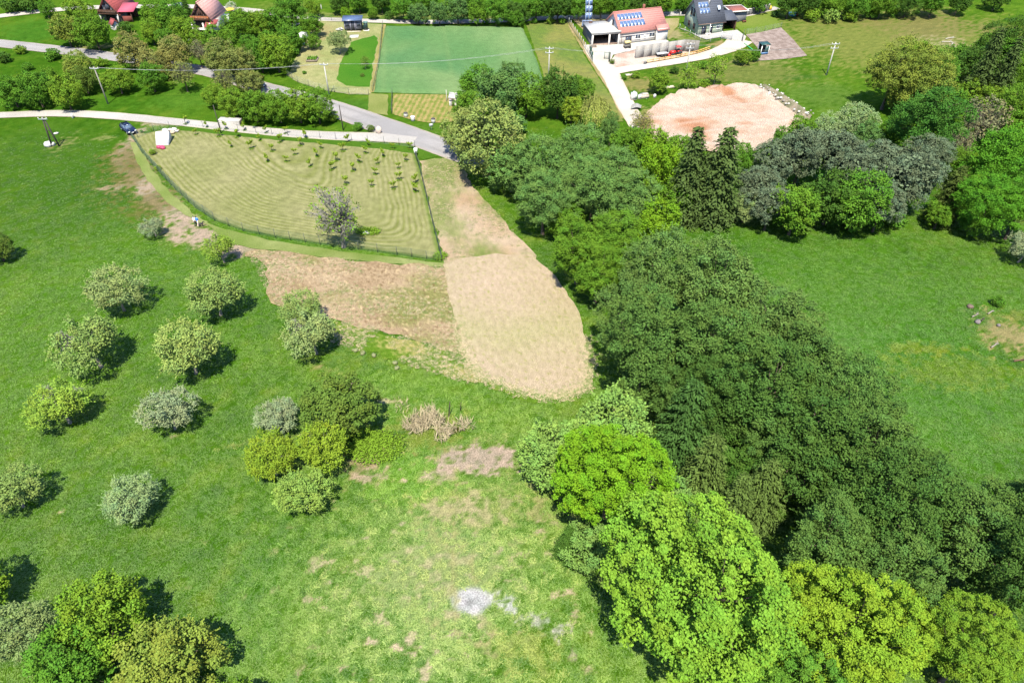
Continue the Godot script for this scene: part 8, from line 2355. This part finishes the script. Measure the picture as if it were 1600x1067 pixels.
func build_grass() -> void:
	# tussocks of meadow grass on the near slopes
	var g := RandomNumberGenerator.new()
	g.seed = 9
	var L := Leaves.new()
	for i in 16:
		var a := g.randf() * TAU
		var p := Vector3(cos(a), 0, sin(a)) * sqrt(g.randf()) * 0.26
		var lean := Vector3(cos(a), 0, sin(a)) * 0.35 + rdir(g) * 0.4 + Vector3.UP
		var h := g.randf_range(0.14, 0.3)
		L.leaf(p + lean.normalized() * h * 0.45, (Vector3.UP * 0.8 + rdir(g) * 0.8).normalized(), lean, h, 0.05, Color.WHITE)
	var m := StandardMaterial3D.new()
	m.resource_name = "grass blades"
	m.vertex_color_use_as_albedo = true
	m.vertex_color_is_srgb = true
	m.albedo_color = Color(GROUND_TINT, GROUND_TINT, GROUND_TINT * 1.05).linear_to_srgb() * 1.07
	m.roughness = 0.7
	m.backlight_enabled = true
	m.backlight = Color(0.3, 0.3, 0.3)
	m.cull_mode = BaseMaterial3D.CULL_DISABLED
	var at: Array[Transform3D] = []
	var tint: Array[Color] = []
	for i in 150000:
		var d := 20.0 + 115.0 * pow(g.randf(), 0.95)
		if d > 80.0 and g.randf() < (d - 80.0) / 55.0:
			continue
		var x := (g.randf() * 2.0 - 1.0) * (34.0 + 0.66 * d)
		var p := Vector2(x, -d)
		var on_field := false
		if d > 50.0:
			for f in fields:
				if Geometry2D.is_point_in_polygon(p, f):
					on_field = true
					break
		if on_field:
			continue
		var c := meadow(x, -d)
		if c.r > c.g * 0.88:
			continue
		var s := g.randf_range(0.6, 1.2)
		at.append(Transform3D(Basis(Vector3.UP, g.randf() * TAU).scaled(Vector3(s * 1.2, s * g.randf_range(0.35, 0.75), s * 1.2)), Vector3(x, height(x, -d) - 0.06, -d)))
		var t := g.randf_range(0.98, 1.12)
		tint.append(Color(c.r * t * 1.04, c.g * t, c.b * t * 0.84))
	scatter("meadow_grass", "uncut green meadow grass covering the near slopes", "grass", L.done(), m, at, tint)
	# straw and weed tufts left on the tilled ground and along the field rims
	at = []
	tint = []
	var lots := [[[Vector2(-40.4, -89.63), Vector2(-35, -89.75), Vector2(-28.9, -88.35), Vector2(-19.13, -87.15), Vector2(-10.08, -86.31), Vector2(-7.87, -78), Vector2(-5.22, -64.66), Vector2(-8.22, -67.46), Vector2(-13.36, -69.53), Vector2(-19.03, -71.23), Vector2(-24, -73.05), Vector2(-28.48, -74), Vector2(-32.16, -75.61), Vector2(-34.91, -80.03)], 5200, 0.55],
		[[Vector2(-25.69, -72.98), Vector2(-18.71, -71.92), Vector2(-13.42, -70.04), Vector2(-8.25, -67.84), Vector2(-5.23, -64.9), Vector2(-3.16, -62.63), Vector2(0, -60.92), Vector2(3.85, -59.69), Vector2(8.14, -60.38), Vector2(5.32, -58.21), Vector2(0, -58.74), Vector2(-4.67, -60.99), Vector2(-8.69, -62.88), Vector2(-14.46, -64.97), Vector2(-19.5, -66.46), Vector2(-24.05, -69.05)], 5200, 0.6],
		[[Vector2(-17.09, -119.64), Vector2(-11.87, -121.01), Vector2(-9.02, -116.62), Vector2(-6.03, -107.81), Vector2(-2.63, -101.49), Vector2(1, -93.9), Vector2(4.29, -86.76), Vector2(6.47, -82.37), Vector2(-10.37, -87.64)], 3600, 0.6],
		[[Vector2(-10.3, -86.64), Vector2(-6.77, -88.61), Vector2(-2.43, -89.2), Vector2(2.91, -89.06), Vector2(5.82, -84.67), Vector2(7.72, -80.13), Vector2(9.11, -75.19), Vector2(9.58, -69.96), Vector2(9.48, -64.53), Vector2(8.77, -61.48), Vector2(6.19, -60.15), Vector2(3.47, -59.68), Vector2(0, -60.92), Vector2(-3.32, -62.62), Vector2(-5.24, -65.14), Vector2(-6.47, -68.54), Vector2(-7.62, -73.77)], 2600, 0.75]]
	for lot in lots:
		var poly: Array = lot[0]
		var lo: Vector2 = poly[0]
		var hi: Vector2 = poly[0]
		for q in poly:
			lo = lo.min(q)
			hi = hi.max(q)
		for i in lot[1] * 2:
			var q := Vector2(g.randf_range(lo.x, hi.x), g.randf_range(lo.y, hi.y))
			if not Geometry2D.is_point_in_polygon(q, poly) or n_mid.get_noise_2d(q.x * 1.4 + 12.0, q.y * 1.4) < g.randf_range(-0.3, 0.25):
				continue
			var c := Color8(222, 202, 158) if g.randf() < lot[2] else Color8(124, 152, 66)
			var t := g.randf_range(0.85, 1.1)
			var s := g.randf_range(0.35, 0.9)
			at.append(Transform3D(Basis(Vector3.UP, g.randf() * TAU).scaled(Vector3(s, s * 0.55, s)), on(q, 0.02)))
			tint.append(Color(c.r * t, c.g * t, c.b * t))
	var rim := [Vector2(-7.62, -73.77), Vector2(-6.47, -68.54), Vector2(-5.24, -65.14), Vector2(-3.32, -62.62), Vector2(0, -60.92), Vector2(3.46, -59.57), Vector2(6.18, -59.93), Vector2(8.91, -61.26), Vector2(9.64, -64.53), Vector2(9.75, -69.96)]
	for i in rim.size() - 1:
		for k in 260:
			var q: Vector2 = rim[i].lerp(rim[i + 1], g.randf()) + Vector2(g.randfn(0.0, 0.5), g.randfn(0.0, 0.5))
			var c := Color8(226, 206, 160) if g.randf() < 0.6 else Color8(116, 150, 56)
			var s := g.randf_range(0.4, 1.0)
			at.append(Transform3D(Basis(Vector3.UP, g.randf() * TAU).scaled(Vector3(s, s * 0.6, s)), on(q, 0.02)))
			tint.append(c)
	scatter("field_stubble", "dry straw tufts and weeds strewn over the tilled ground and field rims", "stubble", L.done(), m, at, tint)


func scatter(called: String, label: String, category: String, mesh: Mesh, m: Material, at: Array[Transform3D], tint: Array[Color]) -> void:
	var mm := MultiMesh.new()
	mm.transform_format = MultiMesh.TRANSFORM_3D
	mm.use_colors = true
	mm.mesh = mesh
	mm.instance_count = at.size()
	for i in at.size():
		mm.set_instance_transform(i, at[i])
		mm.set_instance_color(i, tint[i])
	var o := MultiMeshInstance3D.new()
	o.name = called
	o.multimesh = mm
	o.material_override = m
	o.set_meta("kind", "stuff")
	tag(o, label, category)
	add_child(o)
